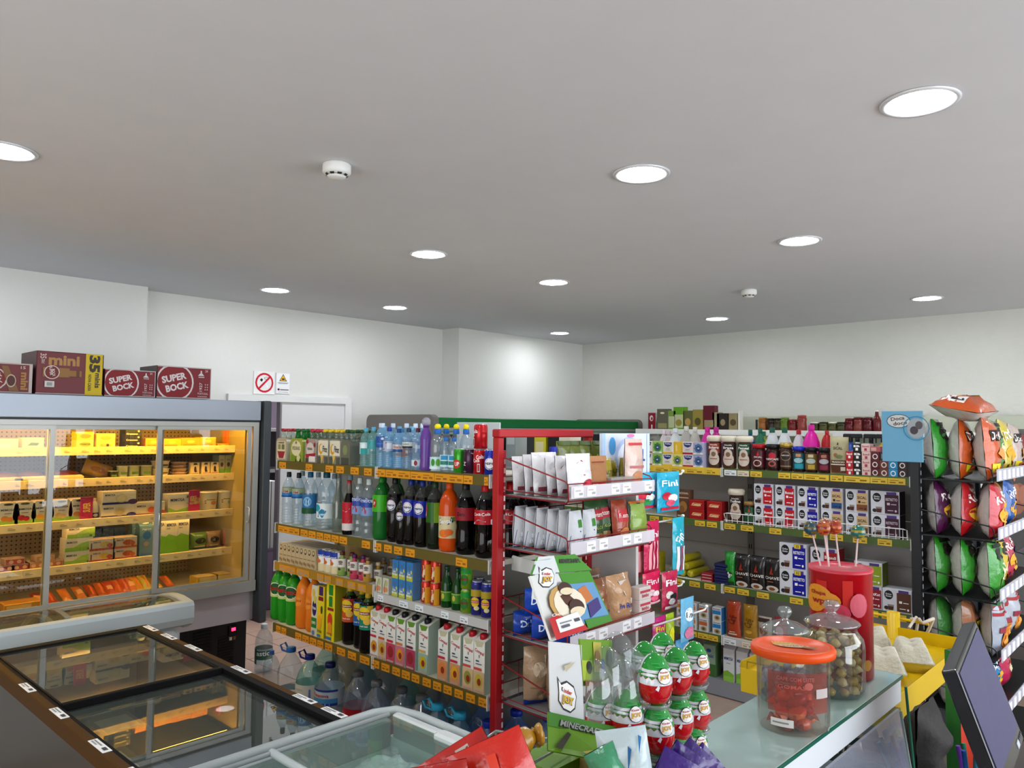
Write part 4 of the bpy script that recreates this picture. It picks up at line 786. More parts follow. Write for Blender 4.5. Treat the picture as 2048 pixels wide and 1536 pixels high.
yc = [('r', .25, .82, .85, 1, '#3a1c5c'), ('r', .2, .72, .9, .80, '#7a1c24'), ('c', .5, .45, .34, .16, '#e8b414'), ('c', .4, .30, .3, .14, '#e0a010'), ('c', .7, .55, .14, .08, '#2a4a1c'), ('t', 'limao', .45, .14, .6, .07, '#2a5a1c'), ('r', .1, .02, .6, .07, '#2a7ab0')]
rowx(box('juice_carton', .066, .066, .275, '#d8c414', yc, cat='carton', side='#a89a1c'), [652], 1195, 2.40, S4, 'yellow lemon juice carton', lo)
yg = [('r', .3, .80, .8, .98, '#1e7a24'), ('c', .2, .78, .14, .08, '#d8cf6a'), ('r', .35, .60, .75, .78, '#1e7a24'), ('r', .2, .53, .9, .58, '#8c2424'), ('c', .5, .36, .28, .13, '#c8381c'), ('c', .5, .22, .25, .11, '#e0901c'), ('t', 'manga', .5, .12, .6, .05, '#a04a1c'), ('r', .1, .02, .7, .07, '#2a6ab0')]
rowx(box('juice_carton', .078, .075, .30, '#d9c912', yg, cat='carton', side='#8f8a1a'), [673], 1200, 2.41, S4, 'yellow and green mango juice carton, taller than its neighbours', lo)
def lip(c, c2): return bottle('iced_tea_bottle', .30, .043, 'soda', mt('#120c0a', .1), mt('#2c4a1c', .15), '#c8a01c', (.40, .80, c, [('r', .65, .4, 1, 1, c2), ('c', .42, .68, .40, .28, '#d8b81c'), ('r', .06, .62, .80, .74, '#7a1430'), ('t', 'Lipton', .42, .68, .6, .09, '#f0e4d0'), ('c', .65, .36, .22, .14, '#d8a83c'), ('t', 'iced tea', .45, .16, .5, .07, '#e8d8c8')]), fill=.8)
rowx(lip('#b84a1c', '#8c1c14'), [700], 1200, 2.41, S4, 'iced tea bottle with peach orange label', lo, 'iced tea bottles')
rowx(lip('#1c5a9c', '#1c3a6c'), [723], 1205, 2.41, S4, 'iced tea bottle with blue label', lo, 'iced tea bottles')
rowx(lip('#1c7a64', '#b8a01c'), [739], 1210, 2.40, S4, 'iced tea bottle with teal label', lo, 'iced tea bottles')
def compal(col, col2, capc, band=None):
    pr = [('p', [(.05, 1), (.95, 1), (.75, .90), (.25, .88)], '#5f8a2c' if capc != '#a81420' else '#b8b494'), ('t', 'Compal', .5, .79, .86, .085, '#b01c2c', -14), ('r', .47, .68, .53, .74, '#3a3a34'), ('r', .2, .60, .5, .63, '#3a4a60'), ('r', .2, .55, .75, .57, '#5a6470')]
    if col: pr += [('r', 0, 0, 1, .42, col)]
    pr += [('r', .05, .44, .75, .49, band or '#b8283c'), ('c', .5, .24, .34, .13, col2), ('c', .55, .22, .18, .07, '#8c3018'), ('r', .1, .02, .9, .06, '#b89a8c')]
    return carton('juice_carton', .066, .068, .245, '#dedcd2', pr, capc, .10, side=mt('#b4c4b4', .4))
LST = [(757, None, '#d08a1c', '#a81420', None, 'orange'), (774, '#c8a88c', '#c09a1c', '#a81420', '#c8501c', 'passion fruit'), (793, '#b8405c', '#a02030', '#15151a', None, 'red berry'), (812, '#c86a7c', '#d88c1c', '#15151a', '#c8703c', 'melon'), (833, '#a83a54', '#9c2040', '#15151a', '#6a2448', 'cherry'), (858, '#8fae98', '#c8a81c', '#15151a', '#c8a05c', 'yellow pear'), (897, '#c88c5c', '#d87a3c', '#a81420', None, 'mango'), (922, '#c88c5c', '#d8a01c', '#a81420', None, 'peach'), (948, '#cfae84', '#8c8c3c', '#a81420', '#c84a3c', 'pear'), (970, '#c8a878', '#b8a83c', '#a81420', '#c84a3c', 'tropical fruit')]
for px, a, c2, cp, bd, d in LST:
    P = compal(a, c2, cp, bd)
    rowx(P, [px], 1290, 2.403, S4, 'white juice carton with %s picture' % d, lo, 'tall white juice cartons')
    if px in (774, 812, 858, 922, 970): rowx(P, [px+2], 1280, 2.478, S4, 'white juice carton hidden behind the one with %s picture' % d, lo, 'tall white juice cartons')
# ============================================================ big water jugs on the plinth and floor
JG = {
 'a': bottle('water_jug', .275, .052, 'ribs', water, water, '#2a5aa0', None, capr=.30),
 'b': bottle('water_jug', .30, .076, 'jug', water, water, '#2468b0', (.10, .22, '#8aa4ac', [('t', 'Caldas', .5, .6, .7, .5, '#e6ecec'), ('c', .7, .2, .2, .3, '#c8b82c')]), handle='#2468b0', n=22),
 'c': bottle('water_jug', .30, .076, 'jug', tealw, tealw, '#121c7c', (.14, .50, '#c9cfc8', [('c', .3, .25, .1, .16, '#b8282c'), ('p', [(.7, .2), (.8, .2), (.78, .8), (.72, .8)], '#6a7ac0'), ('r', .1, .7, .5, .8, '#b4beb4')]), handle='#141c6c', n=22),
 'd': bottle('water_jug', .30, .079, 'jug', water, water, '#0e1a58', (.30, .58, '#b4c8d4', [('r', 0, 0, 1, .16, '#1a3c9c'), ('r', 0, .86, 1, 1, '#1e3c8c'), ('r', 0, .16, 1, .45, '#3c8cc0'), ('t', 'Penacova', .38, .64, .62, .22, '#b0203c')]), n=22, capr=.36),
 'e': bottle('water_jug', .30, .078, 'jug', clear('#f0f4fc', .99, .10, 1.9, .02, '#d4e2f6'), None, '#5c6068', (.08, .42, '#a01424', [('t', 'Du', .35, .5, .3, .4, '#f0e8e8'), ('r', .1, .1, .25, .8, '#c05060')]), n=22),
 'f': bottle('water_jug', .30, .078, 'jug', clear('#ecf4fc', .99, .10, 1.9, .02, '#c8def6'), None, '#6a6c70', None, n=22),
 'g': bottle('water_jug', .30, .078, 'jug', clear('#d6eefa', .97, .14, 1.9, .02, '#a8d6ee'), None, '#2ca4c8', None, handle='#2ca4c8', n=22),
 'h': bottle('water_jug', .30, .078, 'jug', clear('#c4daf8', .95, .24, 1.8, .03, '#8cb8ee'), None, '#1a34a8', None, n=22)}
jl = 'under the drinks shelves'
for k, px, py, X, d in (('b', 583, 1340, 2.44, 'clear water jug with blue looped cap'), ('c', 621, 1350, 2.44, 'greenish water jug with navy looped cap and white label'), ('d', 658, 1370, 2.44, 'water jug with navy cap and blue banded label'), ('e', 716, 1390, 2.45, 'water jug with dark red label'), ('f', 758, 1400, 2.44, 'plain clear water jug with grey cap'), ('e', 803, 1400, 2.45, 'second red labelled water jug'), ('f', 843, 1410, 2.45, 'second plain water jug with grey cap'), ('g', 880, 1420, 2.44, 'water jug with turquoise looped cap'), ('g', 925, 1440, 2.44, 'nearer water jug with turquoise looped cap'), ('h', 972, 1440, 2.45, 'bluish water jug beside the red upright')):
    rowx(JG[k], [px], py, X, .11, d, jl, 'big water jugs')
put(JG['a'], 2.57, 4.46, .0005, -90, 'slim clear bottle with blue cap standing on the tiles beyond the gondola end', 'big water jugs')
for i, (k, y) in enumerate((('c', 3.95), ('f', 3.76), ('g', 3.57), ('f', 3.38), ('c', 3.19), ('e', 3.0), ('g', 2.81), ('h', 2.62), ('h', 2.42))):
    put(JG[k], 2.63, y, .1105, -90, 'shaded water jug, back row under the drinks shelves, %s from far end' % ORD[i], 'water jugs in the back row')
for i, x in enumerate((2.47, 2.66, 2.84)):
    put(JG['h'], x, 2.08, RS[4]+.0005, 0, 'blue water jug on the lowest red rack shelf, %s from the upright' % ORD[i], 'blue jugs in the red rack')
put(bottle('water_jug', .32, .06, 'ribs', water, water, '#c8d4dc', (.18, .50, '#2c5c4c', [('r', 0, 0, 1, .3, '#c0ccd4'), ('t', 'astio', .4, .72, .8, .3, '#e0e8e8'), ('r', 0, .9, 1, 1, '#8c9ca0')]), n=20), 2.776, 4.925, .0005, -20, 'clear water jug with dark green label on the tiles beside the dairy fridge', 'big water jugs')
# ============================================================ coffee gondola
def tea(c1, c2, kind):
    if kind: pr = [('c', .5, .5, .36, .36, c2), ('c', .5, .5, .2, .2, '#1c3c78'), ('t', 'chá', .5, .52, .18, .14, '#e8eef4'), ('p', [(.5, .95), (.56, .8), (.44, .8)], c2), ('p', [(.05, .5), (.2, .56), (.2, .44)], c2), ('p', [(.95, .5), (.8, .56), (.8, .44)], c2), ('p', [(.15, .85), (.3, .75), (.22, .68)], c2), ('p', [(.85, .85), (.7, .75), (.78, .68)], c2), ('r', .05, .02, .95, .16, '#dcdcd8'), ('r', .3, .07, .7, .11, '#8a8a86')]
    else: pr = [('r', .02, .02, .98, .16, c2), ('p', [(.1, .92), (.9, .92), (.8, .66), (.5, .55), (.2, .66)], '#24306c'), ('t', 'Tetley', .5, .80, .6, .14, '#e8e8f0'), ('r', .3, .38, .7, .42, '#7a7a78'), ('r', .25, .28, .75, .31, '#9a9a96')]
    return box('tea_box', .079, .075, .083, c1, pr)
tb_ = 'on the top coffee shelf'
TB = [((1301, 1301), tea('#d8d0c8', '#9a5a3c', 0), 'white and brown tea box'), ((1321, 1321), tea('#8fb45c', '#3f7a34', 1), 'green tea box with flower'), ((1343, 1343), tea('#d8d4c4', '#d8b01c', 0), 'white and yellow tea box'), ((1383, 1383), tea('#d2c8c4', '#a81c24', 0), 'white and red tea box'), ((1405, 1405), tea('#a8a4c0', '#4a6a8a', 1), 'lilac tea box with flower')]
for (a, b_), P, d in TB:
    for k in range(2): rowx(P, [a], 905, 4.55, Q1+k*.0835, d+(' standing on the shelf' if k == 0 else ' stacked above its twin'), tb_, 'tea boxes')
rowx(tea('#c8c468', '#7a9434', 1), [1362], 905, 4.55, Q1, 'yellow green tea box with flower', tb_, 'tea boxes')
rowx(box('tea_box', .07, .06, .083, '#d8b02c', [('c', .3, .5, .1, .3, '#e8d07a')]), [1362], 890, 4.55, Q1+.0835, 'golden patterned tea box stacked above', tb_, 'tea boxes')
def cjar(c, nm):
    P = bottle('coffee_jar', .205, .044, 'jar', mt('#4a2c1c', .15), None, None, (.10, .80, '#3a2418', [('r', 0, .55, 1, 1, c), ('c', .5, .28, .42, .28, '#c4b4a4'), ('c', .5, .52, .3, .22, '#c4b4a4'), ('c', .5, .50, .16, .11, '#7a5a40'), ('t', nm, .5, .80, .75, .11, '#f0ece4'), ('t', 'Nestle', .5, .92, .5, .06, '#e8e4dc'), ('r', .25, .28, .75, .31, '#8a4a3c')]), n=20)
    P[2].append(('lid', B().lathe([(.040, .172), (.052, .176), (.054, .200), (.047, .212), (0, .213)], mt('#d8d0ba', .5), 22).mesh('lid'))); return P
for px, c, nm, d in ((1430, '#8c3420', 'Bolero', 'rust red'), (1459, '#2c1c18', 'Brasa', 'dark brown'), (1488, '#1c4a34', 'Pensal', 'dark green')): rowx(cjar(c, nm), [px], 905, 4.56, Q1, 'cereal coffee jar with cream lid and %s label' % d, tb_, 'coffee jars with cream lids')
def jar2(H, Rd, lid, c, pr, lidh=.16, gold=False):
    P = bottle('coffee_jar', H, Rd, 'jar', mt('#2a140c', .12), None, None, (.12, .74, c, pr), n=18)
    P[2].append(('lid', B().lathe([(Rd*.95, H*.83), (Rd*1.02, H*.84), (Rd*1.02, H*.97), (Rd*.9, H), (0, H)], mt(lid, .3, .7 if gold else 0), 18).mesh('lid'))); return P
for px, P, d in ((1519, jar2(.165, .042, '#9c141c', '#4c101c', [('t', 'SICAL', .5, .62, .6, .1, '#e8d8d0'), ('p', [(.4, .72), (.6, .72), (.5, .95)], '#b81c24'), ('o', .45, .25, .3, .2, .75, '#c8b8a8')]), 'dark red coffee jar with red lid'),
    (1547, jar2(.165, .044, '#141414', '#2a0c10', [('c', .5, .72, .25, .2, '#b01c2c'), ('t', 'NESCAFE', .5, .52, .9, .12, '#e8dcd4'), ('c', .5, .25, .26, .18, '#a84c3c'), ('c', .5, .25, .14, .1, '#2a140c')]), 'rounded coffee jar with black lid'),
    (1574, jar2(.175, .038, '#b09448', '#3a261c', [('c', .5, .68, .42, .26, '#8c7460'), ('c', .5, .68, .36, .22, '#2a1c18'), ('t', 'NESCAFE', .5, .72, .6, .07, '#e0d4c4'), ('r', .1, .1, .9, .14, '#a88c58')], gold=True), 'square coffee jar with gold lid'),
    (1599, jar2(.155, .036, '#1428a0', '#1c4a54', [('r', .3, .78, .7, .96, '#b8835c'), ('c', .5, .55, .38, .16, '#8fb4b8'), ('r', .2, .05, .9, .35, '#1f8a9c')]), 'small coffee jar with blue lid'),
    (1622, jar2(.152, .036, '#15171a', '#6a5228', [('r', .3, .78, .7, .96, '#c8b48c'), ('c', .5, .55, .38, .16, '#a8b4a8'), ('r', .3, .05, .8, .32, '#b0922c')]), 'small olive coffee jar with black lid'),
    (1645, jar2(.152, .036, '#15171a', '#4c1420', [('r', .3, .78, .7, .96, '#a86c4c'), ('c', .5, .55, .38, .16, '#a8a4a8'), ('r', .2, .05, .8, .32, '#7c2434')]), 'small maroon coffee jar with black lid')):
    rowx(P, [px], 905, 4.55, Q1, d, tb_, 'coffee jars on the top shelf')
rowx(bag('coffee_bag', .105, .215, .055, '#a8a07c', pr=[('r', .08, .04, .92, .38, '#5c3420'), ('t', 'SICAL', .5, .70, .5, .075, '#3a342a'), ('p', [(.45, .78), (.55, .80), (.52, .86), (.48, .84)], '#2a241c'), ('t', 'TRADICIO', .5, .33, .7, .045, '#e8e0d0'), ('r', .1, .25, .85, .28, '#d8d0bc'), ('c', .4, .52, .12, .05, '#8c5c3c'), ('c', .6, .48, .18, .05, '#6c7c4c'), ('r', .65, .10, .88, .2, '#c8bca8')], seed=3, fl=False, ex=.3, amp=.003), [1677], 905, 4.55, Q1, 'tall kraft coloured coffee bag', tb_)
def sb(c, cc=None, t=None, tc='#f0ece8', w=.047): return box('small_box', w, .06, .0445, c, ([('o', .5, .45, .30, .34, .68, cc)] if cc else []) + ([('t', t, .5, .68, .75, .26, tc), ('r', .35, .12, .65, .45, tc)] if t else []), c=.001)
for px, n, P, d in ((1704, 3, sb('#b01822', None, 'Buondi', w=.040), 'bright red'), (1719, 4, sb('#141416', None, 'B'), 'black'), (1736, 4, sb('#d8bcb4', None, 'Buondi', '#a83040'), 'pale pink'), (1752, 3, sb('#54141c', '#e8e0dc'), 'maroon'), (1770, 2, sb('#6a3420', '#e8e0dc'), 'brown'), (1789, 2, sb('#1f86b8', '#e8f0f4'), 'sky blue'), (1806, 2, sb('#34201e', '#e8e0dc'), 'dark brown'), (1823, 2, sb('#1a1a1e'), 'plain black')):
    for k in range(n): rowx(P, [px], 925, 4.545, Q1+k*.045, '%s capsule box, %s up in its column' % (d, ORD[k]), '', 'small capsule boxes', rot=-90)
rowx(box('small_box', .055, .06, .03, '#a8505a', [('r', .1, .2, .6, .8, '#c8a090')]), [1752], 900, 4.545, Q1+.1355, 'pink topped small pack lying on the maroon boxes', '')
rowx(box('small_box', .080, .06, .044, '#22262a', [('r', .1, .2, .25, .8, '#6a7478')]), [1777], 900, 4.545, Q1+.0905, 'black small pack lying upon the brown capsule boxes', '')
# cleaning products on the rear side of the same gondola
rb = 'behind the coffee jars'
def cl(c, cap, H=.27, Rd=.042, lab=None, sh_='clean', sy=.7, capr=.36): return bottle('detergent_bottle', H*1.07, Rd, sh_, mt(c, .3), None, cap, lab, sy=sy, capr=capr, n=16)
for px, P, d in ((1330, cl('#c8b8bc', '#d8c8cc', .225, .04, (.1, .5, '#3c3470', [])), 'pinkish white bottle with navy label'), (1341, cl('#b8a4a8', '#c8b4b8', .22, .04, (.1, .5, '#2c2c50', [])), 'mauve bottle with dark label'),
    (1354, cl('#cdd0d2', '#d8dade', .24, .05, (.1, .55, '#d4d8d4', [('c', .5, .5, .3, .3, '#6a9c6c')])), 'white rounded bottle with green mark'), (1376, cl('#a8a49c', '#c8c8c0', .255, .05), 'cloudy translucent bottle'), (1388, cl('#b0aca4', '#ccc8c0', .25, .045), 'second cloudy translucent bottle'),
    (1394, cl('#c88414', '#d0901c', .16, .035), 'low orange bottle'), (1417, cl('#c81690', '#c81690', .25, .05), 'magenta bottle with magenta cap'), (1430, cl('#b01480', '#b01480', .25, .05), 'second magenta bottle'),
    (1503, cl('#1c4a8c', '#1c5a4a', .235, .04), 'blue bottle with dark cap'), (1524, cl('#1c6a4c', '#1c5a4a', .245, .04), 'dark green bottle'), (1528, cl('#8c9a14', '#1c6a4c', .225, .045, (.3, .7, '#9aa41c', [('t', 'Cif', .5, .5, .5, .4, '#e8f0e8')])), 'yellow green scouring cream bottle'),
    (1547, cl('#cfd4d6', '#1c5a44', .25, .05, (.1, .5, '#c8ccd4', [('c', .5, .6, .25, .3, '#b01c2c'), ('r', .2, 0, .8, .4, '#2c3c7c')])), 'white bottle with dark green cap'), (1569, cl('#cfd4d6', '#1c5a44', .25, .05, (.1, .5, '#c8ccd4', [('c', .5, .6, .25, .3, '#b01c2c'), ('r', .2, 0, .8, .4, '#2c3c7c')])), 'second white bottle with dark green cap'),
    (1600, cl('#ccc8cc', '#a01428', .24, .042), 'white jug with red cap'), (1621, cl('#d8149c', '#c81690', .27, .055), 'bright magenta bleach bottle'), (1652, cl('#a8141c', '#b01c24', .235, .035, None, 'soda'), 'red spray bottle')):
    rowx(P, [px], 860, 5.10, 1.4455, d, rb, 'detergent bottles')
for px, c, d in ((1704, '#1c4a9c', 'blue'), (1716, '#c8ccd0', 'white'), (1745, '#16181a', 'black'), (1763, '#c8a014', 'yellow')):
    P = bottle('spray_bottle', .20, .042, 'clean', mt(c, .3), None, None, sy=.7)
    P[2].append(('spray_trigger', B().lathe([(.014, .18), (.014, .20), (.010, .21)], '#14181c', 10).box(-.045, -.012, .205, .03, .012, .232, '#14181c', .005).box(-.045, -.008, .175, -.036, .008, .21, '#14181c').mesh('spray_trigger')))
    rowx(P, [px], 860, 5.12, 1.4455, c and d+' spray bottle with dark trigger head', rb, 'spray bottles')
put(box('cloth_pack', .22, .10, .20, '#b8c4c4', [('c', .75, .5, .2, .2, '#2c3c8c'), ('t', 'Xtra', .75, .5, .22, .16, '#dce0f0')], r=.2, cat='pack'), 5.12, 3.06-.02, 1.4455, -90, 'pale green wipes pack with blue oval behind the cream lidded jars')
put(box('cleaner_box', .12, .07, .235, '#d0c8a8', [('c', .3, .6, .2, .2, '#c85c2c'), ('r', .7, .1, 1, .9, '#c8a814')], cat='box'), 5.13, 1.98, 1.4455, -90, 'cream and yellow cleaner box behind the capsule boxes')
# second shelf of coffee
sc2 = 'on the second coffee shelf'
rowx(box('rice_box', .10, .05, .185, '#5c3c28', [('t', 'NACIONAL', .5, .88, .8, .07, '#d8c8b0'), ('r', .1, .70, .9, .74, '#b89878'), ('c', .5, .4, .3, .2, '#9a6a34'), ('c', .4, .3, .2, .14, '#7c5028'), ('r', .1, .05, .4, .1, '#b8a890')]), [1372], 1000, 4.55, Q2, 'tall brown cereal box', sc2)
for k in range(2): rowx(box('biscuit_box', .105, .09, .062, '#a01418', [('p', [(.1, .4), (.3, .75), (.9, .7), (.7, .35)], '#c8742c'), ('t', 'Cuetara', .5, .55, .6, .28, '#f0dcc0')], side='#7c1014'), [1399, 1435], 1020, 4.56, Q2+k*.0625, 'red biscuit box, %s layer' % ('lower', 'upper')[k], sc2, 'red biscuit boxes')
rowx(cjar('#2c1c18', 'Tofina'), [1474], 1010, 4.57, Q2, 'large cereal coffee jar with cream lid', sc2)
rowx(jar2(.14, .038, '#8c6a34', '#1c4a2c', [('p', [(.4, .7), (.6, .7), (.5, .95)], '#c83c1c'), ('t', 'SICAL', .5, .55, .7, .14, '#e8e4dc')]), [1499], 1020, 4.55, Q2, 'green labelled coffee jar with bronze lid', sc2)
def dg(w, h, c, t=None, tc='#f0f0f0', c2=None, side=None, num=None, d=.10):
    pr = [('c', .22, .72, .15, .20, '#15161a'), ('t', 'Dolce', .22, .76, .2, .07, '#e8e8e8'), ('t', 'Gusto', .22, .67, .2, .07, '#e8e8e8'), ('c', .14, .16, .08, .08, '#2a2422'), ('p', [(.18, .32), (.40, .32), (.37, .08), (.21, .08)], '#8a7c74'), ('p', [(.20, .24), (.39, .24), (.37, .09), (.21, .09)], '#4a2418'), ('r', .50, .06, .97, .86, c), ('r', .56, .86, .90, .98, '#4c3478')]
    if t: pr += [('t', t, .735, .66, .40, .12, tc)]
    if c2: pr += [('r', .50, .10, .97, .36, c2)]
    pr += [('r', .58, .42, .68, .52, tc), ('r', .72, .44, .90, .47, tc), ('r', .60, .18, .80, .21, tc), ('c', .88, .18, .035, .05, tc)]
    if num: pr += [('r', .58, .82, .80, .97, '#d8c01c'), ('t', num, .69, .90, .12, .09, '#2a2a2a')]
    return box('capsule_coffee_box', w, d, h, '#cfd0d6', pr, side=side)
DG = [(1534, dg(.122, .128, '#b8141c', 'Buondi'), 'first red panelled'), (1577, dg(.122, .128, '#b01822', 'Buondi'), 'second red panelled'), (1622, dg(.122, .128, '#14148c', 'RISTRETTO', num=None), 'blue panelled'), (1670, dg(.124, .128, '#c8a878', 'SICAL', '#2a2018', '#1f4a7c'), 'kraft and blue panelled'), (1720, dg(.124, .128, '#c8a878', 'SICAL', '#2a2018', '#7a4420'), 'kraft and brown panelled'), (1776, dg(.15, .128, '#3a1428', 'RISTRETTO', '#c8b8c0', side='#2a1420'), 'dark purple panelled')]
for px, P, d in DG:
    for k in range(2): rowx(P, [px], 1020, 4.57, Q2+k*.1285, '%s capsule box, %s layer' % (d, ('lower', 'upper')[k]), sc2, 'white capsule coffee boxes')
# third shelf
t3 = 'on the third coffee shelf'
yr = B()
for k, (yy, zz) in enumerate(((0, 0), (.06, 0), (.12, 0), (.03, .045), (.09, .045), (.06, .09))):
    P = ['wafer_roll', 'biscuits', [('wafer_roll', B().lathe([(0, -.12), (.018, -.118), (.026, -.105), (.026, .105), (.018, .118), (0, .12)], foil('#b0a414', .35), 12).mesh('wafer_roll'))]]
    o = put(P, 4.68, 2.76-yy, Q3+.027+zz, (0, R(90), 0), 'yellow wrapped biscuit roll, %s in the small pile on the third coffee shelf' % ORD[k], 'yellow biscuit rolls')
for k in range(4):
    put(box('biscuit_pack', .15, .07, .034, '#948a14', [('r', .1, .2, .9, .5, '#c8b82c'), ('c', .5, .6, .12, .2, '#7a1c14')], cat='biscuits'), 4.62, 2.955, Q3+.0005+k*.0345, -90, 'long yellow biscuit pack, %s up in the left pile on the third coffee shelf' % ORD[k], 'long yellow biscuit packs')
for k in range(3): put(box('chocolate_bar', .085, .14, .018, '#8c101c', [('r', .1, .2, .9, .5, '#c8a0a0')], cat='chocolate'), 4.60, 2.475+.02, Q3+.0005+k*.0185, -90, 'flat dark red chocolate bar, %s up in its pile' % ORD[k], 'dark red chocolate bars')
for k in range(7): put(box('chocolate_bar', .095, .16, .018, '#14183c', [('r', .05, .3, .95, .7, '#2c3468')], cat='chocolate'), 4.60+random.uniform(-.005, .005), 2.39+.0, Q3+.0005+k*.0185, -90+random.uniform(-4, 4), 'navy chocolate bar, %s up in its pile' % ORD[k], 'navy chocolate bars')
gb_ = bag('coffee_bag', .075, .21, .06, '#1f8a2a', pr=[('c', .5, .35, .3, .08, '#163c1c'), ('p', [(.5, .42), (.8, .32), (.5, .22), (.2, .32)], '#e8f0e8'), ('r', .1, .02, .9, .12, '#163c1c')], seed=5, ex=.3, amp=.003)
rowx(gb_, [1462], 1130, 4.55, Q3, 'narrow green coffee bag', t3)
cb_ = bag('coffee_bag', .11, .205, .06, '#15110f', pr=[('t', 'CHAVE', .5, .42, .8, .085, '#e0dcd4'), ('p', [(.38, .52), (.62, .52), (.5, .75)], '#8c2c14'), ('c', .5, .10, .35, .10, '#d8d0c8'), ('c', .5, .10, .18, .05, '#8c4c24'), ('r', .25, .30, .6, .32, '#b86c4c')], seed=9, ex=.3, amp=.004, rough=.4)
rowx(cb_, [1486, 1518, 1546], 1130, 4.55, Q3, 'black coffee bag with white cup', t3, 'black coffee bags')
for k in range(2): rowx(dg(.165, .155, '#14148c', 'RISTRETTO', num=('32', '32')[k]), [1592], 1140, 4.57, Q3+k*.1555, 'large blue panelled capsule box, %s layer' % ('lower', 'upper')[k], t3, 'large capsule boxes')
for k in range(2): rowx(dg(.16, .15, '#9c141c', 'Buondi', side='#a01c24'), [1655], 1140, 4.585, Q3+k*.1505, 'large red panelled capsule box, %s layer, behind the red tin' % ('lower', 'upper')[k], '', 'large capsule boxes')
rowx(dg(.13, .125, '#8c1424', 'KitKat', side='#d0d0d4'), [1748], 1190, 4.57, Q3, 'capsule box with crimson chocolate panel', t3, 'large capsule boxes')
rowx(dg(.15, .128, '#8ca01c', None, side='#7a8c2c'), [1742], 1130, 4.57, Q3+.1255, 'capsule box with lime panel stacked above the crimson one', '', 'large capsule boxes')
rowx(dg(.15, .125, '#54301c', None, side='#4a2a20'), [1797], 1200, 4.57, Q3, 'capsule box with chocolate brown panel', t3, 'large capsule boxes')
# fourth shelf
f4 = 'on the fourth coffee shelf'
crt = lambda c: box('cream_carton', .062, .06, .085, '#cfcfca', [('t', 'Parmalat', .5, .86, .8, .10, '#1f3c7c'), ('r', .05, .48, .95, .76, c), ('c', .55, .24, .34, .18, '#a8946c'), ('c', .55, .24, .18, .1, '#5a4a34')], cat='carton', side='#1f6aa8' if c[1:3] == '1f' else None)
for k in range(2):
    for px, c, d in ((1366, '#c87a34', 'orange'), (1388, '#c88444', 'second orange'), (1411, '#b8602c', 'rust'), (1438, '#1f78b4', 'blue')):
        rowx(crt(c), [px], 1235, 4.55, Q4+k*.0855, 'white cooking cream carton with %s band, %s layer' % (d, ('lower', 'upper')[k]), '', 'cream cartons')
rowx(bag('coffee_bag', .095, .225, .055, '#a83a14', pr=[('t', 'Café', .5, .5, .6, .22, '#5c1c10', 70), ('r', .2, .08, .8, .12, '#e0c8b0'), ('r', .3, .15, .7, .17, '#e0c8b0')], seed=12, ex=.3, amp=.003), [1468], 1240, 4.55, Q4, 'burnt orange coffee bag', f4)
rowx(bag('coffee_bag', .095, .22, .055, '#a07412', pr=[('t', 'Café', .5, .5, .6, .22, '#5c3c0c', 70), ('c', .5, .25, .22, .05, '#c89a34'), ('r', .2, .06, .8, .08, '#e8d8a0')], seed=14, ex=.3, amp=.003), [1501], 1240, 4.55, Q4, 'mustard gold coffee bag', f4)
rowx(bag('sugar_bag', .09, .16, .05, '#b8a898', pr=[('c', .5, .5, .3, .2, '#8a5c3c'), ('r', .1, .8, .9, .95, '#3a2c28')], seed=15, ex=.3), [1530], 1240, 4.56, Q4, 'pale brown patterned bag', f4)
rowx(bag('sugar_bag', .08, .17, .05, '#9c2434', pr=[('c', .5, .5, .3, .2, '#c89aa0')], seed=16, ex=.3), [1562], 1240, 4.57, Q4, 'dark pink bag', f4)
# base: milk cartons
mk = carton('milk_carton', .072, .06, .235, '#d8dadb', [('t', 'MIMOSA', .5, .70, .85, .10, '#1f3a7c'), ('p', [(0, .28), (.4, .34), (1, .24), (1, .14), (0, .16)], '#7fb43c'), ('r', 0, 0, 1, .16, '#8fc44c'), ('r', .3, .55, .7, .57, '#7a8a9c')], None, .14)
mkp = carton('milk_carton', .085, .075, .215, '#8aa08a', [('t', 'Parmalat', .45, .66, .8, .12, '#1f4a7c'), ('c', .45, .82, .2, .06, '#1f4a8c'), ('r', 0, 0, 1, .40, '#3f6c34')], None, .08, side=mt('#4f7244', .4))
for j in range(3):
    rowx(mk, [1462, 1488, 1515, 1541, 1568], 1390, 4.60+j*.063, .10, 'white and green milk carton', '%s row, coffee gondola base' % ORD[j], 'milk cartons')
    rowx(mkp, [1425], 1400, 4.62+j*.078, .10, 'green sided milk carton', '%s row, coffee gondola base' % ORD[j], 'green milk cartons')
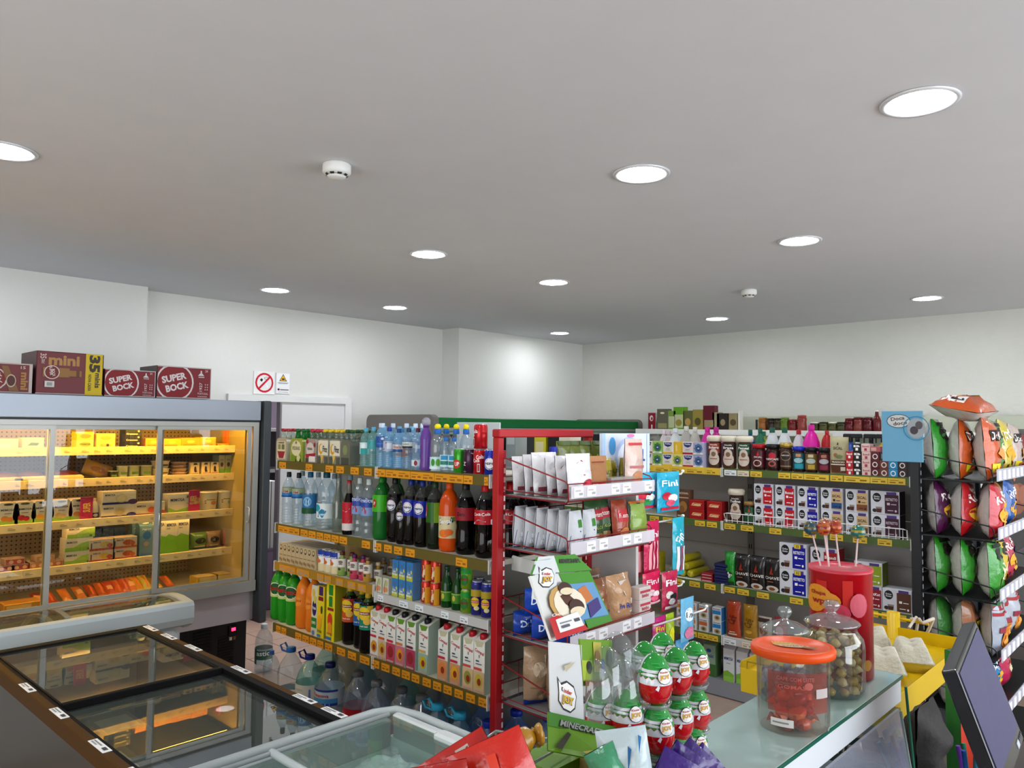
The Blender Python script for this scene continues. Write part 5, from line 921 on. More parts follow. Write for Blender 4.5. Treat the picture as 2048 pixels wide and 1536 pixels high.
# ============================================================ shelf against the side wall
ws = 'on the top of the wall shelving'
for px, w, h, c, pr, d in ((1330, .17, .22, '#5c5a48', [('c', .5, .8, .2, .05, '#d8d0a0'), ('r', .1, .05, .9, .3, '#8a8458')], 'dark olive pack'), (1349, .12, .20, '#6f8f34', [('r', .1, .1, .9, .7, '#b0b48c')], 'green topped pack'), (1362, .16, .24, '#5f9a1c', [('r', .1, .08, .9, .66, '#b8b890'), ('c', .5, .3, .3, .15, '#8c8434')], 'tallest green pack'), (1378, .14, .20, '#5a5c30', [('c', .5, .4, .3, .2, '#b08c4c')], 'olive pack with picture'), (1399, .15, .21, '#8c7c34', [('c', .5, .4, .3, .2, '#4c4420')], 'mustard pack'), (1423, .16, .25, '#5c101c', [('r', .1, .1, .9, .4, '#8c7c5c')], 'tall wine red pack'), (1437, .1, .18, '#8c8464', None, 'beige pack'), (1450, .17, .17, '#241c18', [('c', .5, .45, .2, .2, '#8c7c5c')], 'black pack'), (1470, .14, .17, '#8a7c58', [('c', .5, .45, .3, .2, '#4c3c24')], 'brown pack'), (1479, .03, .19, '#d8d4cc', None, 'thin white pack')):
    rowx(box('dry_food_pack', w*.8, .08, h, c, pr, cat='pack'), [px], 850, 7.2, 1.69, d, ws, 'packs on the wall shelving')
def hj(c, lid, Rd=.04, H=.11): 
    P = bottle('preserve_jar', H, Rd, 'jar', mt(c, .15), None, None); P[2].append(('lid', B().lathe([(Rd*.9, H*.82), (Rd*.92, H*.98), (0, H)], mt(lid, .3), 14).mesh('lid'))); return P
for px, c, l, H, d in ((1526, '#8a5424', '#9c6a2c', .13, 'copper tinned jar'), (1545, '#2a1c16', '#1a1410', .12, 'dark jar'), (1558, '#3a3420', '#241c14', .12, 'second dark jar'), (1570, '#5a7424', '#6f8a34', .13, 'green jar'), (1584, '#6c1c1c', '#7c2424', .11, 'small red jar'), (1603, '#8c3c34', '#9a3c34', .15, 'wide red jar'), (1632, '#3c3418', '#dcdccc', .085, 'low white lidded jar'), (1650, '#4c4c24', '#2c2c24', .085, 'low olive jar'), (1668, '#4a4a24', '#d0d0b8', .085, 'low pale lidded jar'), (1686, '#3c3c20', '#2a2a24', .085, 'low dark jar'), (1701, '#5c141c', '#6c141c', .12, 'wine red ketchup jar'), (1716, '#7c342c', '#5c141c', .13, 'brown red jar'), (1735, '#54141c', '#54141c', .13, 'maroon jar')):
    rowx(hj(c, l, .044, H), [px], 850, 7.2, 1.69, d, ws, 'jars on the wall shelving')
rowx(bottle('sauce_bottle', .19, .035, 'glass', mt('#5c1418', .2), None, '#e0dcd4'), [1752], 850, 7.2, 1.69, 'maroon bottle with white cap', ws)
o = put(box('extinguisher_sign', .11, .006, .245, '#b8b8b4', [('r', .05, .03, .95, .97, '#8c1020'), ('c', .45, .72, .22, .14, '#e0d8d8'), ('c', .5, .70, .1, .08, '#8c1020'), ('r', .42, .16, .58, .42, '#e8e0e0'), ('p', [(.25, .22), (.75, .22), (.5, .08)], '#e8e0e0')], cat='sign'), 7.57, 4.86, 1.64, -90, 'small dark red fire equipment sign with white arrow on the wall')
# ============================================================ red rack goods
r1, r2, r3, r4, r5 = RS
pw_ = lambda s: bag('snack_bag', .15, .16+.01*(s % 3), .05, '#d4d2d4', '#b8b4b8', [('p', [(.1, .7), (.5, .85), (.9, .6), (.6, .5)], '#a8202c'), ('c', .7, .3, .2, .12, '#b02838'), ('r', .1, .1, .5, .2, '#8c3c4c')], seed=20+s, amp=.009)
for k, (x, y) in enumerate(((2.45, 2.19), (2.45, 2.135), (2.45, 2.08), (2.46, 2.025), (2.46, 1.968), (2.46, 1.918))):
    put(pw_(k), x, y, r1+.001, (R(-6), 0, R(random.uniform(-6, 6))), 'white and red snack bag, %s from the back, top shelf of the red rack' % ORD[k], 'white and red snack bags')
put(bottle('squeeze_bottle', .20, .028, 'clean', mt('#d8d8e0', .3), None, '#1c2a9c', capr=.6), 2.575, 2.15, r1+.0005, 0, 'white squeeze bottle with blue cap among the snack bags')
olv = lambda s: bag('olive_pouch', .095, .185, .05, '#5c6420', pr=[('t', 'ALTO', .5, .62, .7, .10, '#b8a83c'), ('t', 'ALTO', .5, .48, .7, .10, '#b8a83c'), ('c', .5, .25, .35, .15, '#a8923c'), ('r', .05, .9, .95, 1, '#3c4c1c')], seed=30+s, amp=.006)
for k, (x, y) in enumerate(((2.64, 2.15), (2.71, 2.155), (2.78, 2.15), (2.86, 2.14))): put(olv(k), x, y, r1+.0405, 0, 'olive and gold pouch, %s from left, behind the brown paper bag' % ORD[k], 'olive pouches')
put(box('riser_box', .34, .07, .039, '#b8a488', [('r', .02, .2, .98, .6, '#a88c70')]), 2.75, 2.15, r1+.0005, 0, 'low cardboard tray under the olive green pouches')
put(bag('paper_snack_bag', .19, .165, .07, '#9c6c44', pr=[('r', .22, .12, .80, .36, '#b8341c'), ('t', 'FITA', .42, .25, .28, .13, '#ece0d0'), ('r', .30, .84, .75, .87, '#7a2c20')], seed=41, fl=False, amp=.006, ex=.4), 2.575, 1.955, r1+.002, 0, 'brown paper snack bag with red printed box, front of the top rack shelf')
for k, (x, y) in enumerate(((2.70, 2.06), (2.75, 2.01), (2.86, 2.06), (2.90, 2.00))):
    put(bag('nut_pouch', .09, .15, .05, '#8a7c1c', pr=[('r', 0, 0, 1, .42, '#a82034'), ('r', 0, .08, 1, .12, '#e8d0d0'), ('r', 0, .2, 1, .24, '#e8d0d0'), ('r', 0, .32, 1, .36, '#e8d0d0'), ('t', 'ALTO', .5, .6, .8, .12, '#3c3c14')], seed=50+k, amp=.005), x, y, r1+.001, 0, 'golden nut pouch with red stripes, %s from left on the top rack shelf' % ORD[k], 'golden striped pouches')
for k, x in enumerate((2.69, 2.79)): put(box('sandwich_pack', .085, .06, .075, clear('#e8e4dc', .8, .3, 1.4, .05), [('r', .1, .1, .9, .5, '#c8b48c'), ('r', .2, .5, .8, .7, '#7c8c4c')]), x, 1.935, r1+.0005, 0, 'clear boxed snack, %s from left behind the top price strip' % ORD[k], 'clear boxed snacks')
put(bag('biscuit_bag', .13, .235, .06, '#d0b4a8', pr=[('p', [(0, .55), (1, .75), (1, .85), (0, .65)], '#a82c34'), ('r', .1, .88, .9, .93, '#b83c44'), ('c', .5, .25, .3, .15, '#c88c64'), ('r', .1, .45, .9, .5, '#b86c6c')], seed=57, amp=.005), 2.865, 1.945, r1+.002, 0, 'pink and cream biscuit bag, tallest at the corner of the top rack shelf')
mb = bag('paper_bread_bag', .10, .17, .058, '#c4c6ca', '#b8bcc4', [('r', .38, .62, .68, .80, '#3a7c2a'), ('p', [(0, 0), (1, 0), (.95, .42), (.5, .55), (.05, .42)], '#1f4a94'), ('t', 'Mini', .5, .34, .6, .11, '#dfe6ee', 8), ('t', 'Bread', .5, .20, .7, .11, '#dfe6ee', 4)], seed=60, fl=False, amp=.003, ex=.35, taper=.25)
for k in range(6): put(mb, 2.425+k*.005, 2.20-k*.052, r2+.001, R(1), 'white and blue paper bread bag, %s from the back on the second rack shelf' % ORD[k], 'paper bread bags')
put(mb, 2.50+.03, 1.925, r2+.001, 0, 'front facing white and blue paper bread bag with green square, second rack shelf', 'paper bread bags')
def gbag(c, x, y, d, s, pr, h=.20, w=.115): put(bag('snack_bag', w, h, .06, c, pr=pr, seed=s, amp=.006), x, y, r2+.001, (R(-5), 0, 0), d+' on the second rack shelf', 'snack bags on the second rack shelf')
gp_ = [('r', .1, .58, .85, .80, '#a0202c'), ('t', 'Frutorra', .48, .69, .66, .10, '#ead8d0'), ('t', 'ALCA', .5, .42, .4, .07, '#8ca04c'), ('c', .6, .2, .2, .1, '#8c5c34'), ('r', .15, .1, .5, .3, '#a8946c')]
gbag('#2c4a28', 2.625, 1.96, 'dark green nut bag with red emblem', 70, gp_)
gbag('#2f5030', 2.72, 1.99, 'second dark green nut bag', 71, gp_)
gbag('#a0442c', 2.79, 1.955, 'rusty orange nut bag', 72, [('r', .15, .5, .85, .78, '#b82c34'), ('t', 'Frutorra', .5, .64, .6, .1, '#ead8d0'), ('c', .5, .25, .3, .12, '#c87c44')], .19)
gbag('#84a040', 2.895, 1.935, 'lime green and black popcorn bag', 73, [('p', [(0, .3), (0, .95), (.6, .95), (.5, .45), (.25, .25)], '#20221e'), ('t', 'Frutorra', .28, .62, .42, .08, '#9ac04c'), ('r', 0, .95, 1, 1, '#c8642c'), ('c', .4, .12, .3, .1, '#d0b06c')], .18, .13)
bread = lambda s, c='#a8744a': bag('bread_bag', .17, .23, .11, foil(c, .22), pr=[('p', [(.2, .35), (.8, .3), (.85, .55), (.25, .6)], '#cfc8c4'), ('t', 'Pan Rico', .52, .45, .5, .1, '#2a3c8c'), ('p', [(.3, .9), (.5, .62), (.7, .9)], '#d8ccc4')], seed=s, amp=.012, ex=.5)
for k, (x, y, s, d) in enumerate(((2.60, 1.965, 81, 'bag of brown bread buns'), (2.775, 1.965, 82, 'bag of pale bread rolls'), (2.60, 2.115, 83, 'darker bag of bread rolls behind'), (2.78, 2.12, 84, 'crinkled bag of rolls behind'))):
    put(bread(s, ('#8c5a3a', '#c0946c', '#6c4a34', '#94705a')[k]), x, y, r3+.001, 0, d+', third shelf of the red rack', 'bread bags')
for k in range(3): put(box('toast_pack', .09, .05, .055, '#cfc4c0', [('r', .05, .55, .95, .75, '#b8404c'), ('t', 'bimbo', .5, .35, .6, .3, '#b8303c')]), 2.905, 1.925, r3+.0005+k*.0555, 0, 'pink and white toast pack, %s up at the third shelf corner' % ORD[k], 'toast packs')
dul = lambda s: bag('sliced_bread_bag', .20, .10, .08, '#143c9c', pr=[('t', 'Dulcesol', .4, .5, .6, .28, '#dfe6ee'), ('r', .75, .1, 1, .9, '#b08c64')], seed=s, amp=.008)
for k, (y, z) in enumerate(((2.17, 0), (2.07, 0), (2.11, .101), (1.965, 0))):
    put(dul(90+k), 2.465, y, r3+.003+z, -8, 'blue bread bag, %s lying on the third rack shelf' % ORD[k], 'blue bread bags')
tst = lambda s: bag('toast_bag', .12, .235, .10, '#a88a6c', pr=[('c', .45, .62, .25, .14, '#c8b498'), ('r', .15, .3, .85, .33, '#8c7054'), ('c', .55, .2, .2, .1, '#94785c'), ('r', 0, 0, 1, .10, '#163c9c')], seed=s, amp=.008, ex=.4)
for k, (x, y) in enumerate(((2.44, 2.13), (2.44, 2.0), (2.60, 2.10), (2.62, 1.97), (2.78, 2.05))):
    put(tst(100+k), x, y, r4+.001, -20+k*8, 'beige toast bag with blue foot, %s on the fourth rack shelf' % ORD[k], 'toast bags')
# candy bags on the peg hooks
def hang(c, x, y, ztop, w, h, d, pr, s):
    put(bag('candy_bag', w, h, .025, c, pr=pr, seed=s, amp=.006, ex=.4), x, y, ztop-h, R(6), d+' hanging from the white peg hooks', 'candy bags on the hooks')
ch = lambda t, a, b_, c3: [('t', t, .5, .72, .7, .16, '#f2f0f2'), ('c', .35, .4, .2, .1, a), ('c', .62, .34, .2, .1, b_), ('c', .5, .22, .2, .08, c3), ('r', .1, .05, .9, .12, a)]
hang('#1ba4c4', 3.08, 2.02, 1.49, .22, .175, 'wide cyan candy bag', ch('Fini', '#c8203c', '#e8e4e0', '#2c8c4c'), 110)
hang('#1ba4c4', 3.24, 1.99, 1.49, .20, .19, 'second cyan candy bag', ch('Fini', '#c8203c', '#e8e4e0', '#d84c6c'), 111)
hang('#c81c50', 3.14, 2.02, 1.26, .13, .25, 'pink ribbon candy bag', [('t', 'Fini', .5, .75, .7, .12, '#f2f0f2'), ('r', .2, .1, .35, .62, '#e8a0a8'), ('r', .45, .1, .55, .62, '#e8b0b8'), ('r', .68, .1, .8, .62, '#e8a0a8')], 112)
hang('#c02c40', 3.06, 2.05, 1.24, .12, .24, 'darker pink ribbon candy bag', [('t', 'Fini', .5, .75, .7, .12, '#f2f0f2'), ('r', .2, .1, .8, .5, '#d88c90')], 113)
hang('#1ba4b8', 3.33, 1.99, 1.265, .11, .28, 'narrow cyan candy bag', [('t', 'Fini', .5, .66, .6, .2, '#f2f0f2', 60), ('r', .2, .08, .4, .5, '#e8dce0'), ('r', .5, .08, .62, .5, '#c8344c'), ('r', .7, .08, .82, .5, '#e8dce0')], 114)
hang('#d01c50', 3.09, 1.99, 1.03, .15, .15, 'bright pink candy bag', ch('Fini', '#e8c0c8', '#f0e0e0', '#e85c7c'), 115)
hang('#b82048', 3.22, 1.97, 1.02, .14, .18, 'crimson candy bag', ch('Fini', '#d8d0c8', '#1c1c20', '#e8e0dc'), 116)
hang('#b81c70', 3.06, 1.93, .84, .11, .17, 'magenta and yellow candy bag', [('t', 'Fini', .5, .7, .7, .14, '#e8d01c'), ('c', .5, .35, .35, .2, '#d8b814')], 117)
hang('#9ab41c', 3.155, 1.93, .84, .07, .20, 'lime candy bag', [('c', .5, .5, .3, .2, '#d8d81c')], 118)
hang('#6cb4d8', 3.26, 1.90, .90, .12, .20, 'light blue candy bag', [('c', .5, .62, .30, .16, '#e8f0f4'), ('t', 'Fini', .5, .62, .44, .12, '#1a1a20'), ('c', .5, .2, .35, .14, '#d87c9c')], 119)
hang('#4c9ac8', 3.28, 1.94, .70, .12, .20, 'lower light blue candy bag', [('c', .5, .62, .30, .16, '#20242c')], 120)
b = B().box(2.78, 2.045, 1.47, 3.16, 2.06, 1.675, mt('#d4dcec', .4)).draw(lambda u, v, e: (2.97+u, 2.045-e, 1.47+v), .38, .205, [('r', .0, .0, .06, 1, '#a8c8f0'), ('c', .2, .72, .07, .2, '#4ca0e0'), ('c', .55, .5, .3, .42, '#b0c4ec'), ('c', .56, .46, .26, .36, '#dfe6f4'), ('r', .94, 0, 1, 1, '#c8d8f4'), ('c', .58, .95, .08, .04, '#e080b0'), ('t', 'AL', .82, .5, .14, .28, '#1c50b0')]).obj('header_card', rk)
# ============================================================ crisps
G = '#b4b0a8'
def crisp(front, pr, s, w=.21, h=.30, t=.108): return bag('crisps_bag', w, h, t, front, G, pr, seed=s, amp=.013, ex=.42, sag=-.1)
dor = [('r', .12, .62, .88, .80, '#1c1410'), ('t', 'Doritos', .5, .71, .7, .14, '#f0ece8'), ('r', .1, .12, .9, .26, '#d8c81c'), ('t', 'PICK', .5, .19, .5, .08, '#a83014'), ('c', .6, .42, .25, .1, '#d8944c')]
grn = [('c', .35, .75, .22, .12, '#2a2420'), ('c', .6, .45, .3, .16, '#d8d0a8'), ('p', [(.2, .1), (.9, .2), (.7, .6), (.4, .5)], '#c8b43c'), ('c', .7, .22, .14, .08, '#c87c54'), ('r', .1, .88, .9, .94, '#141614')]
ruf = [('t', 'Ruffles', .5, .75, .8, .16, '#f2ece8', 12), ('c', .45, .42, .32, .14, '#e0a82c'), ('c', .6, .28, .26, .12, '#d89a24'), ('p', [(.1, .08), (.9, .05), (.8, .2), (.15, .2)], '#8c1c3c'), ('c', .82, .6, .1, .08, '#1c4a9c')]
cols = [(4.335, .23), (4.575, .22), (4.81, .22), (5.05, .22)]
def crow(z, specs, name):
    for i, (c, pr, d, x, y, h) in enumerate(specs): put(crisp(c, pr, 130+int(z*37)+i*3, h=h), x, y, z+.002, (R(random.uniform(-4, 2)), 0, R(random.uniform(4, 9))), '%s, %s' % (d, name), 'crisps bags')
crow(CS[0], [('#2a8a24', grn, 'green and white snack bag at the black upright', 4.33, 1.070, .295), ('#b84c14', dor, 'orange tortilla bag, middle one', 4.335, .968, .295), ('#c05014', dor, 'orange tortilla bag, front one', 4.345, .868, .30), ('#2f8c34', grn, 'green and yellow snack bag beside the orange ones', 4.60, .90, .295), ('#c8b43c', ruf, 'yellow crisps bag', 4.84, .90, .30), ('#b8a49c', dor, 'pale crisps bag', 5.08, .90, .28)], 'top shelf of the crisps rack')
put(crisp('#bc4c14', [('r', .1, .35, .3, .7, '#e8e4e0'), ('t', 'D', .2, .52, .1, .26, '#1c1410'), ('r', .62, .3, .82, .75, '#d8c414'), ('t', 'PICK', .72, .52, .14, .14, '#a03014')], 160, w=.34, h=.22, t=.12), 4.31, .84, CS[0]+.33, (R(-78), R(-3), R(-4)), 'orange tortilla bag lying across the tops of the others', 'crisps bags')
crow(CS[1], [('#4c1440', ruf, 'dark purple crisps bag at the black upright', 4.33, 1.070, .26), ('#b0141c', ruf, 'red crisps bag, middle one', 4.335, .968, .265), ('#b81424', ruf, 'red and yellow crisps bag, front one', 4.345, .868, .26), ('#c8982c', ruf, 'yellow crisps bag with blue edge', 4.60, .90, .26), ('#1c54a0', ruf, 'blue crisps bag', 4.84, .90, .26)], 'second shelf of the crisps rack')
crow(CS[2], [('#267a1c', grn, 'green snack bag at the black upright', 4.33, 1.070, .275), ('#2a841f', grn, 'green snack bag, middle one', 4.335, .968, .275), ('#2f8a24', grn, 'green snack bag, front one', 4.345, .868, .27), ('#d0b02c', grn, 'yellow snack bag', 4.60, .90, .27), ('#b8304c', ruf, 'pink and white snack bag', 4.84, .90, .27)], 'third shelf of the crisps rack')
pot = [('r', 0, .80, 1, .88, '#8c1c24'), ('r', 0, .88, 1, .94, '#1c5a2c'), ('r', 0, .70, 1, .76, '#a02028'), ('c', .55, .28, .36, .2, '#c8741c'), ('c', .5, .24, .2, .12, '#e09a3c'), ('r', .1, .4, .4, .5, '#8c3040')]
chee = [('p', [(.1, .9), (.9, .85), (.7, .5), (.2, .55)], '#b8442c'), ('c', .6, .45, .26, .2, '#141410'), ('c', .6, .45, .22, .17, '#d8c41c'), ('c', .62, .46, .06, .05, '#141410'), ('r', 0, 0, 1, .22, '#1f8a2c')]
crow(CS[3], [('#2a6c24', chee, 'dark green cheese snack bag at the black upright', 4.33, 1.070, .25), ('#8c5a3a', chee, 'orange and green cheese snack bag, middle one', 4.335, .968, .25), ('#a0a8b4', pot, 'silver crisps bag with red and green bands', 4.40, .882, .27), ('#a8b0bc', pot, 'second silver crisps bag with red bands', 4.63, .90, .27), ('#b0b4bc', pot, 'third silver crisps bag with red bands', 4.86, .90, .27)], 'fourth shelf of the crisps rack')
crow(CS[4], [('#1f8a5c', chee, 'teal snack bag', 4.335, 1.05, .23), ('#1c7ab0', ruf, 'sky blue snack bag', 4.58, .93, .23), ('#b81c4c', grn, 'magenta dotted snack bag', 4.82, .93, .23)], 'lowest shelf of the crisps rack')
b = box('card_sign', .19, .012, .255, '#5c94b0', [('c', .42, .80, .30, .14, '#2a4a5c'), ('c', .42, .80, .28, .125, '#b4b8b4'), ('t', 'Doca', .40, .85, .34, .07, '#4a1c18', 8), ('t', 'doce', .46, .76, .34, .07, '#4a1c18', 8), ('o', .85, .66, .32, .24, .92, '#2f7894'), ('c', .85, .66, .22, .2, '#8c9498'), ('c', .8, .62, .1, .08, '#3a3438'), ('c', .92, .72, .09, .08, '#4a4448')], cat='sign')
put(b, 4.158, 1.198, 1.545, -90, 'light blue card sign with an oval emblem fixed beside the crisps rack upright')
# dark spice stand beyond the crisps rack
st = empty('spice_stand', (0, 0, 0), 'dark spice display stand with picture panel beyond the crisps rack', 'display stand')
B().box(5.52, 1.02, 0, 6.30, 1.06, 1.72, mt('#16171c', .4)).obj('back_board', st)
B().box(5.53, 1.012, .95, 6.29, 1.019, 1.46, '#1c1a1e').draw(lambda u, v, e: (5.91+u, 1.012-e, .95+v), .76, .51, [('c', .5, .62, .42, .2, '#7c3c24'), ('c', .38, .7, .2, .12, '#a05a34'), ('c', .7, .66, .2, .12, '#94543c'), ('c', .35, .90, .05, .05, '#a8603c'), ('t', 'ESPECIARIAS', .5, .32, .86, .09, '#d8d0d0'), ('o', .5, .12, .6, .16, .95, '#6c3c6c')]).obj('picture_panel', st)
B().box(5.53, 1.012, 1.53, 6.29, 1.019, 1.68, '#7c141c').draw(lambda u, v, e: (5.91+u, 1.012-e, 1.53+v), .76, .15, [('t', 'ana', .2, .5, .3, .4, '#e8e0dc')]).obj('header_panel', st)
# ============================================================ goods in the dairy fridge
FA, FB, FC, FD, FE = 1.5425, 1.3525, 1.1065, .8425, .6035
def fx(P, px, py, Y, z, d, group=None, rot=0, dz=0.): put(P, at_y(px, py, Y).x, Y, z+.0005+dz, rot, d, group)
fs_ = ', %s shelf of the dairy fridge'
def pk(w, h, c, pr=None, d=.10, nm='chilled_pack', cat='pack', **k): return box(nm, w, d, h, c, pr, cat=cat, **k)
for px, w, h, c, pr, d in ((12, .10, .06, '#d8d0b0', [('r', .1, .2, .6, .5, '#e8e4d8')], 'white cheese pack'), (62, .11, .065, '#cfc8b0', [('p', [(.2, .3), (.7, .3), (.8, .55), (.4, .6)], '#3c5a4c')], 'white pack with dark swoosh'), (165, .095, .05, '#c8b88c', [('c', .5, .5, .35, .3, '#8a8a5a'), ('t', 'PRIMOR', .5, .5, .6, .2, '#2a3a2a')], 'round labelled butter tub'), (165, .095, .05, '#c8a84c', [('c', .5, .5, .35, .3, '#7a6a3a')], 'upper butter tub'), (206, .11, .045, '#d0b060', [('c', .5, .4, .3, .3, '#b88c3c'), ('c', .6, .4, .08, .2, '#3a2a14')], 'flat cheese pack'), (206, .11, .045, '#c8ac64', [('c', .5, .4, .3, .3, '#b08434')], 'upper flat cheese pack')):
    fx(pk(w, h, c, pr), px, 880, 5.16, FA, d+fs_ % 'top', 'packs on the top fridge shelf', dz=(.0505 if d == 'upper butter tub' else (.0455 if d == 'upper flat cheese pack' else 0)))
for k in range(3): fx(pk(.10, .038, '#1c1a24', [('t', 'Cremoso', .4, .3, .7, .3, '#c8c0a8'), ('c', .8, .75, .06, .14, '#d8d0b0')]), 261, 880, 5.16, FA, 'black cheese box, %s up, top shelf of the dairy fridge' % ORD[k], 'black cheese boxes', dz=k*.0385)
for px, w, h, c, d in ((305, .11, .06, '#d88c14', 'orange ham pack'), (338, .12, .055, '#d8941c', 'wide orange ham pack'), (373, .13, .06, '#c8801c', 'amber pack with red spot'), (410, .11, .065, '#d88a14', 'bright orange pack'), (440, .08, .02, '#b87c34', 'thin brown pack')):
    fx(pk(w, h, c, [('r', .1, .15, .8, .3, '#b8641c'), ('c', .5, .6, .2, .15, '#e8b04c')]), px, 880, 5.17, FA, d+fs_ % 'top', 'packs on the top fridge shelf')
fx(pk(.03, .11, '#b8641c', d=.06), 453, 875, 5.2, FA, 'narrow upright orange box'+fs_ % 'top'); fx(pk(.07, .045, '#8fb41c', d=.06), 471, 880, 5.17, FA, 'lime green pack'+fs_ % 'top')
# second shelf
def tub(c, Rd, H, lid, pr=None, z0=.15, z1=.8, nm='tub'):
    P = [nm, 'tub', [(nm, B().lathe([(0, 0), (Rd*.8, 0), (Rd*.86, .01), (Rd*.97, H*.93)], mt(c, .4), 20, caps=False).mesh(nm)), ('lid', B().lathe([(Rd*.97, H*.90), (Rd*1.04, H*.91), (Rd*1.04, H*.99), (Rd*.95, H), (0, H)], mt(lid, .4), 20).mesh('lid'))]]
    if pr: P[2].append(('printed_label', B().draw(lambda u, v, e: ((Rd*.92+e+v*.06)*math.sin(u/Rd), -(Rd*.92+e+v*.06)*math.cos(u/Rd), v+H*.1), 2*Rd, H*.75, pr, .002, .001, seg=6).mesh('printed_label')))
    return P
tray_ = lambda c, c2: ['food_tray', 'tray', [('food_tray', B().box(-.09, -.06, 0, .09, .06, .03, mt('#b8a484', .4), .01).mesh('food_tray')), ('contents', lump(0, 0, .035, .075, .045, .02, mt(c, .5, 0, .3, 60), 3, 12, 6).mesh('contents'))]]
fx(tray_('#a85c24', 0), 52, 945, 5.18, FB, 'bread tray'+fs_ % 'second'); fx(tray_('#b8702c', 0), 12, 945, 5.18, FB, 'second bread tray at the cut edge, second fridge shelf'); fx(tray_('#9c3c1c', 0), 130, 950, 5.18, FB, 'red chorizo tray'+fs_ % 'second')
put(bag('cheese_wedge_pack', .17, .09, .05, '#a87c34', pr=[('c', .5, .5, .3, .2, '#8c5a24')], seed=201, amp=.004), at_y(190, 940, 5.2).x, 5.2, FB+.01, (0, R(20), 0), 'tilted amber cheese pack, second shelf of the dairy fridge')
for px, Rd, H, c, l, d in ((228, .028, .045, '#2c2820', '#c8c0a0', 'small dark patterned tub'), (245, .034, .075, '#b4b088', '#c8c49c', 'pale green yoghurt tub'), (266, .036, .075, '#a8a87c', '#c0bc94', 'second pale green yoghurt tub'), (289, .04, .075, '#8c8a64', '#b8b090', 'yoghurt tub with green arrow')):
    fx(tub(c, Rd, H, l, [('r', .2, .2, .8, .5, '#5a7c34')]), px, 940, 5.17, FB, d+fs_ % 'second', 'tubs on the second fridge shelf')
for k in range(2): fx(tub('#c8b898', .058, .05, '#d0c4a0', [('r', .2, .3, .8, .6, '#5c4434')]), 320, 940, 5.18, FB, 'wide cream tub, %s of two, second fridge shelf' % ('lower', 'upper')[k], 'wide cream tubs', dz=k*.0505)
for k in range(4): fx(tub('#a87c64', .056, .022, '#c8b8a0', None), 357, 945, 5.18, FB, 'flat dessert tub, %s up in its stack, second fridge shelf' % ORD[k], 'flat dessert tubs', dz=k*.0225)
ccb = pk(.058, .085, '#c8b090', [('c', .5, .45, .14, .24, '#2a1c14'), ('p', [(.25, .8), (.75, .8), (.65, .95), (.35, .95)], '#3c342c'), ('r', .1, .05, .9, .14, '#b8643c'), ('c', .6, .3, .1, .08, '#3a2418')], nm='dessert_carton')
for k, px in enumerate((384, 405, 423)): fx(ccb, px, 935, 5.17, FB, 'peach dessert carton with brown drip, %s from left, second fridge shelf' % ORD[k], 'peach dessert cartons')
gcb = pk(.044, .13, '#a8a490', [('r', 0, 0, 1, .28, '#5c8a34'), ('c', .5, .5, .25, .12, '#4a3c34'), ('r', .2, .7, .8, .8, '#8c8878')], nm='drink_carton')
for k, px in enumerate((437, 450, 463, 476)): fx(gcb, px, 930, 5.18, FB, 'slim grey and green carton, %s from left, second fridge shelf' % ORD[k], 'slim grey green cartons')
# third shelf: yoghurts
def yog(c): return ['yoghurt_multipack', 'yoghurt', [('yoghurt_multipack', B().prism([(-.052, 0), (.052, 0), (.060, .05), (.052, .115), (.036, .13), (-.036, .13), (-.052, .115), (-.060, .05)], lambda u, v, s: (u, -.05 if s == 0 else .05, v), mt('#cdbfae', .4)).mesh('yoghurt_multipack')), ('front_print', B().draw(FRONT(-.05), .12, .13, [('r', .08, .0, .92, .22, '#7fa83c'), ('t', 'MIMOSA', .5, .68, .6, .09, '#2a2c4c'), ('c', .38, .30, .17, .12, c), ('c', .58, .26, .14, .11, c), ('r', .35, .5, .65, .54, '#8c7c6c'), ('c', .5, .92, .2, .05, '#3c3428')]).mesh('front_print'))]]
for k, (px, c) in enumerate(((15, '#b8742c'), (48, '#9c1c24'), (84, '#c88c34'), (121, '#b89c64'), (150, '#a86c3c'))): fx(yog(c), px, 1020, 5.17, FC, 'shaped yoghurt multipack with fruit, %s from left, third fridge shelf' % ORD[k], 'shaped yoghurt multipacks')
sp = lambda: box('price_card', .07, .006, .14, '#a81c50', [('t', 'SUPER', .5, .55, .4, .6, '#e0b84c', 90)], cat='sign')
fx(sp(), 173, 1015, 5.10, FC, 'crimson price card beside the shaped yoghurts', 'crimson price cards')
fx(bottle('yoghurt_bottle', .125, .024, 'clean', mt('#c8c0ac', .4), None, '#b8a88c', (.05, .3, '#3a3450', [('c', .5, .5, .3, .3, '#c8c0b0')])), 190, 1010, 5.16, FC, 'single white yoghurt bottle beside the crimson card')
mbx = lambda c, c2, w=.20: pk(w, .082, '#c4b8a4', [('r', 0, 0, 1, .16, c), ('t', 'MIMOSA', .22, .72, .30, .16, '#2a2850'), ('c', .55, .45, .18, .34, '#b8a888'), ('c', .55, .42, .13, .24, c2), ('c', .9, .15, .15, .2, c)], nm='dessert_box')
fx(mbx('#2c1c5c', '#a89468'), 231, 1020, 5.17, FC, 'long beige dessert box with violet foot, lower of two', 'long dessert boxes'); fx(mbx('#2c1c5c', '#c8b890'), 233, 1000, 5.17, FC, 'long beige dessert box with violet foot, upper of two', 'long dessert boxes', dz=.0825)
fx(mbx('#8c4030', '#b8482c', .19), 292, 1020, 5.17, FC, 'long beige dessert box with red berry picture', 'long dessert boxes')
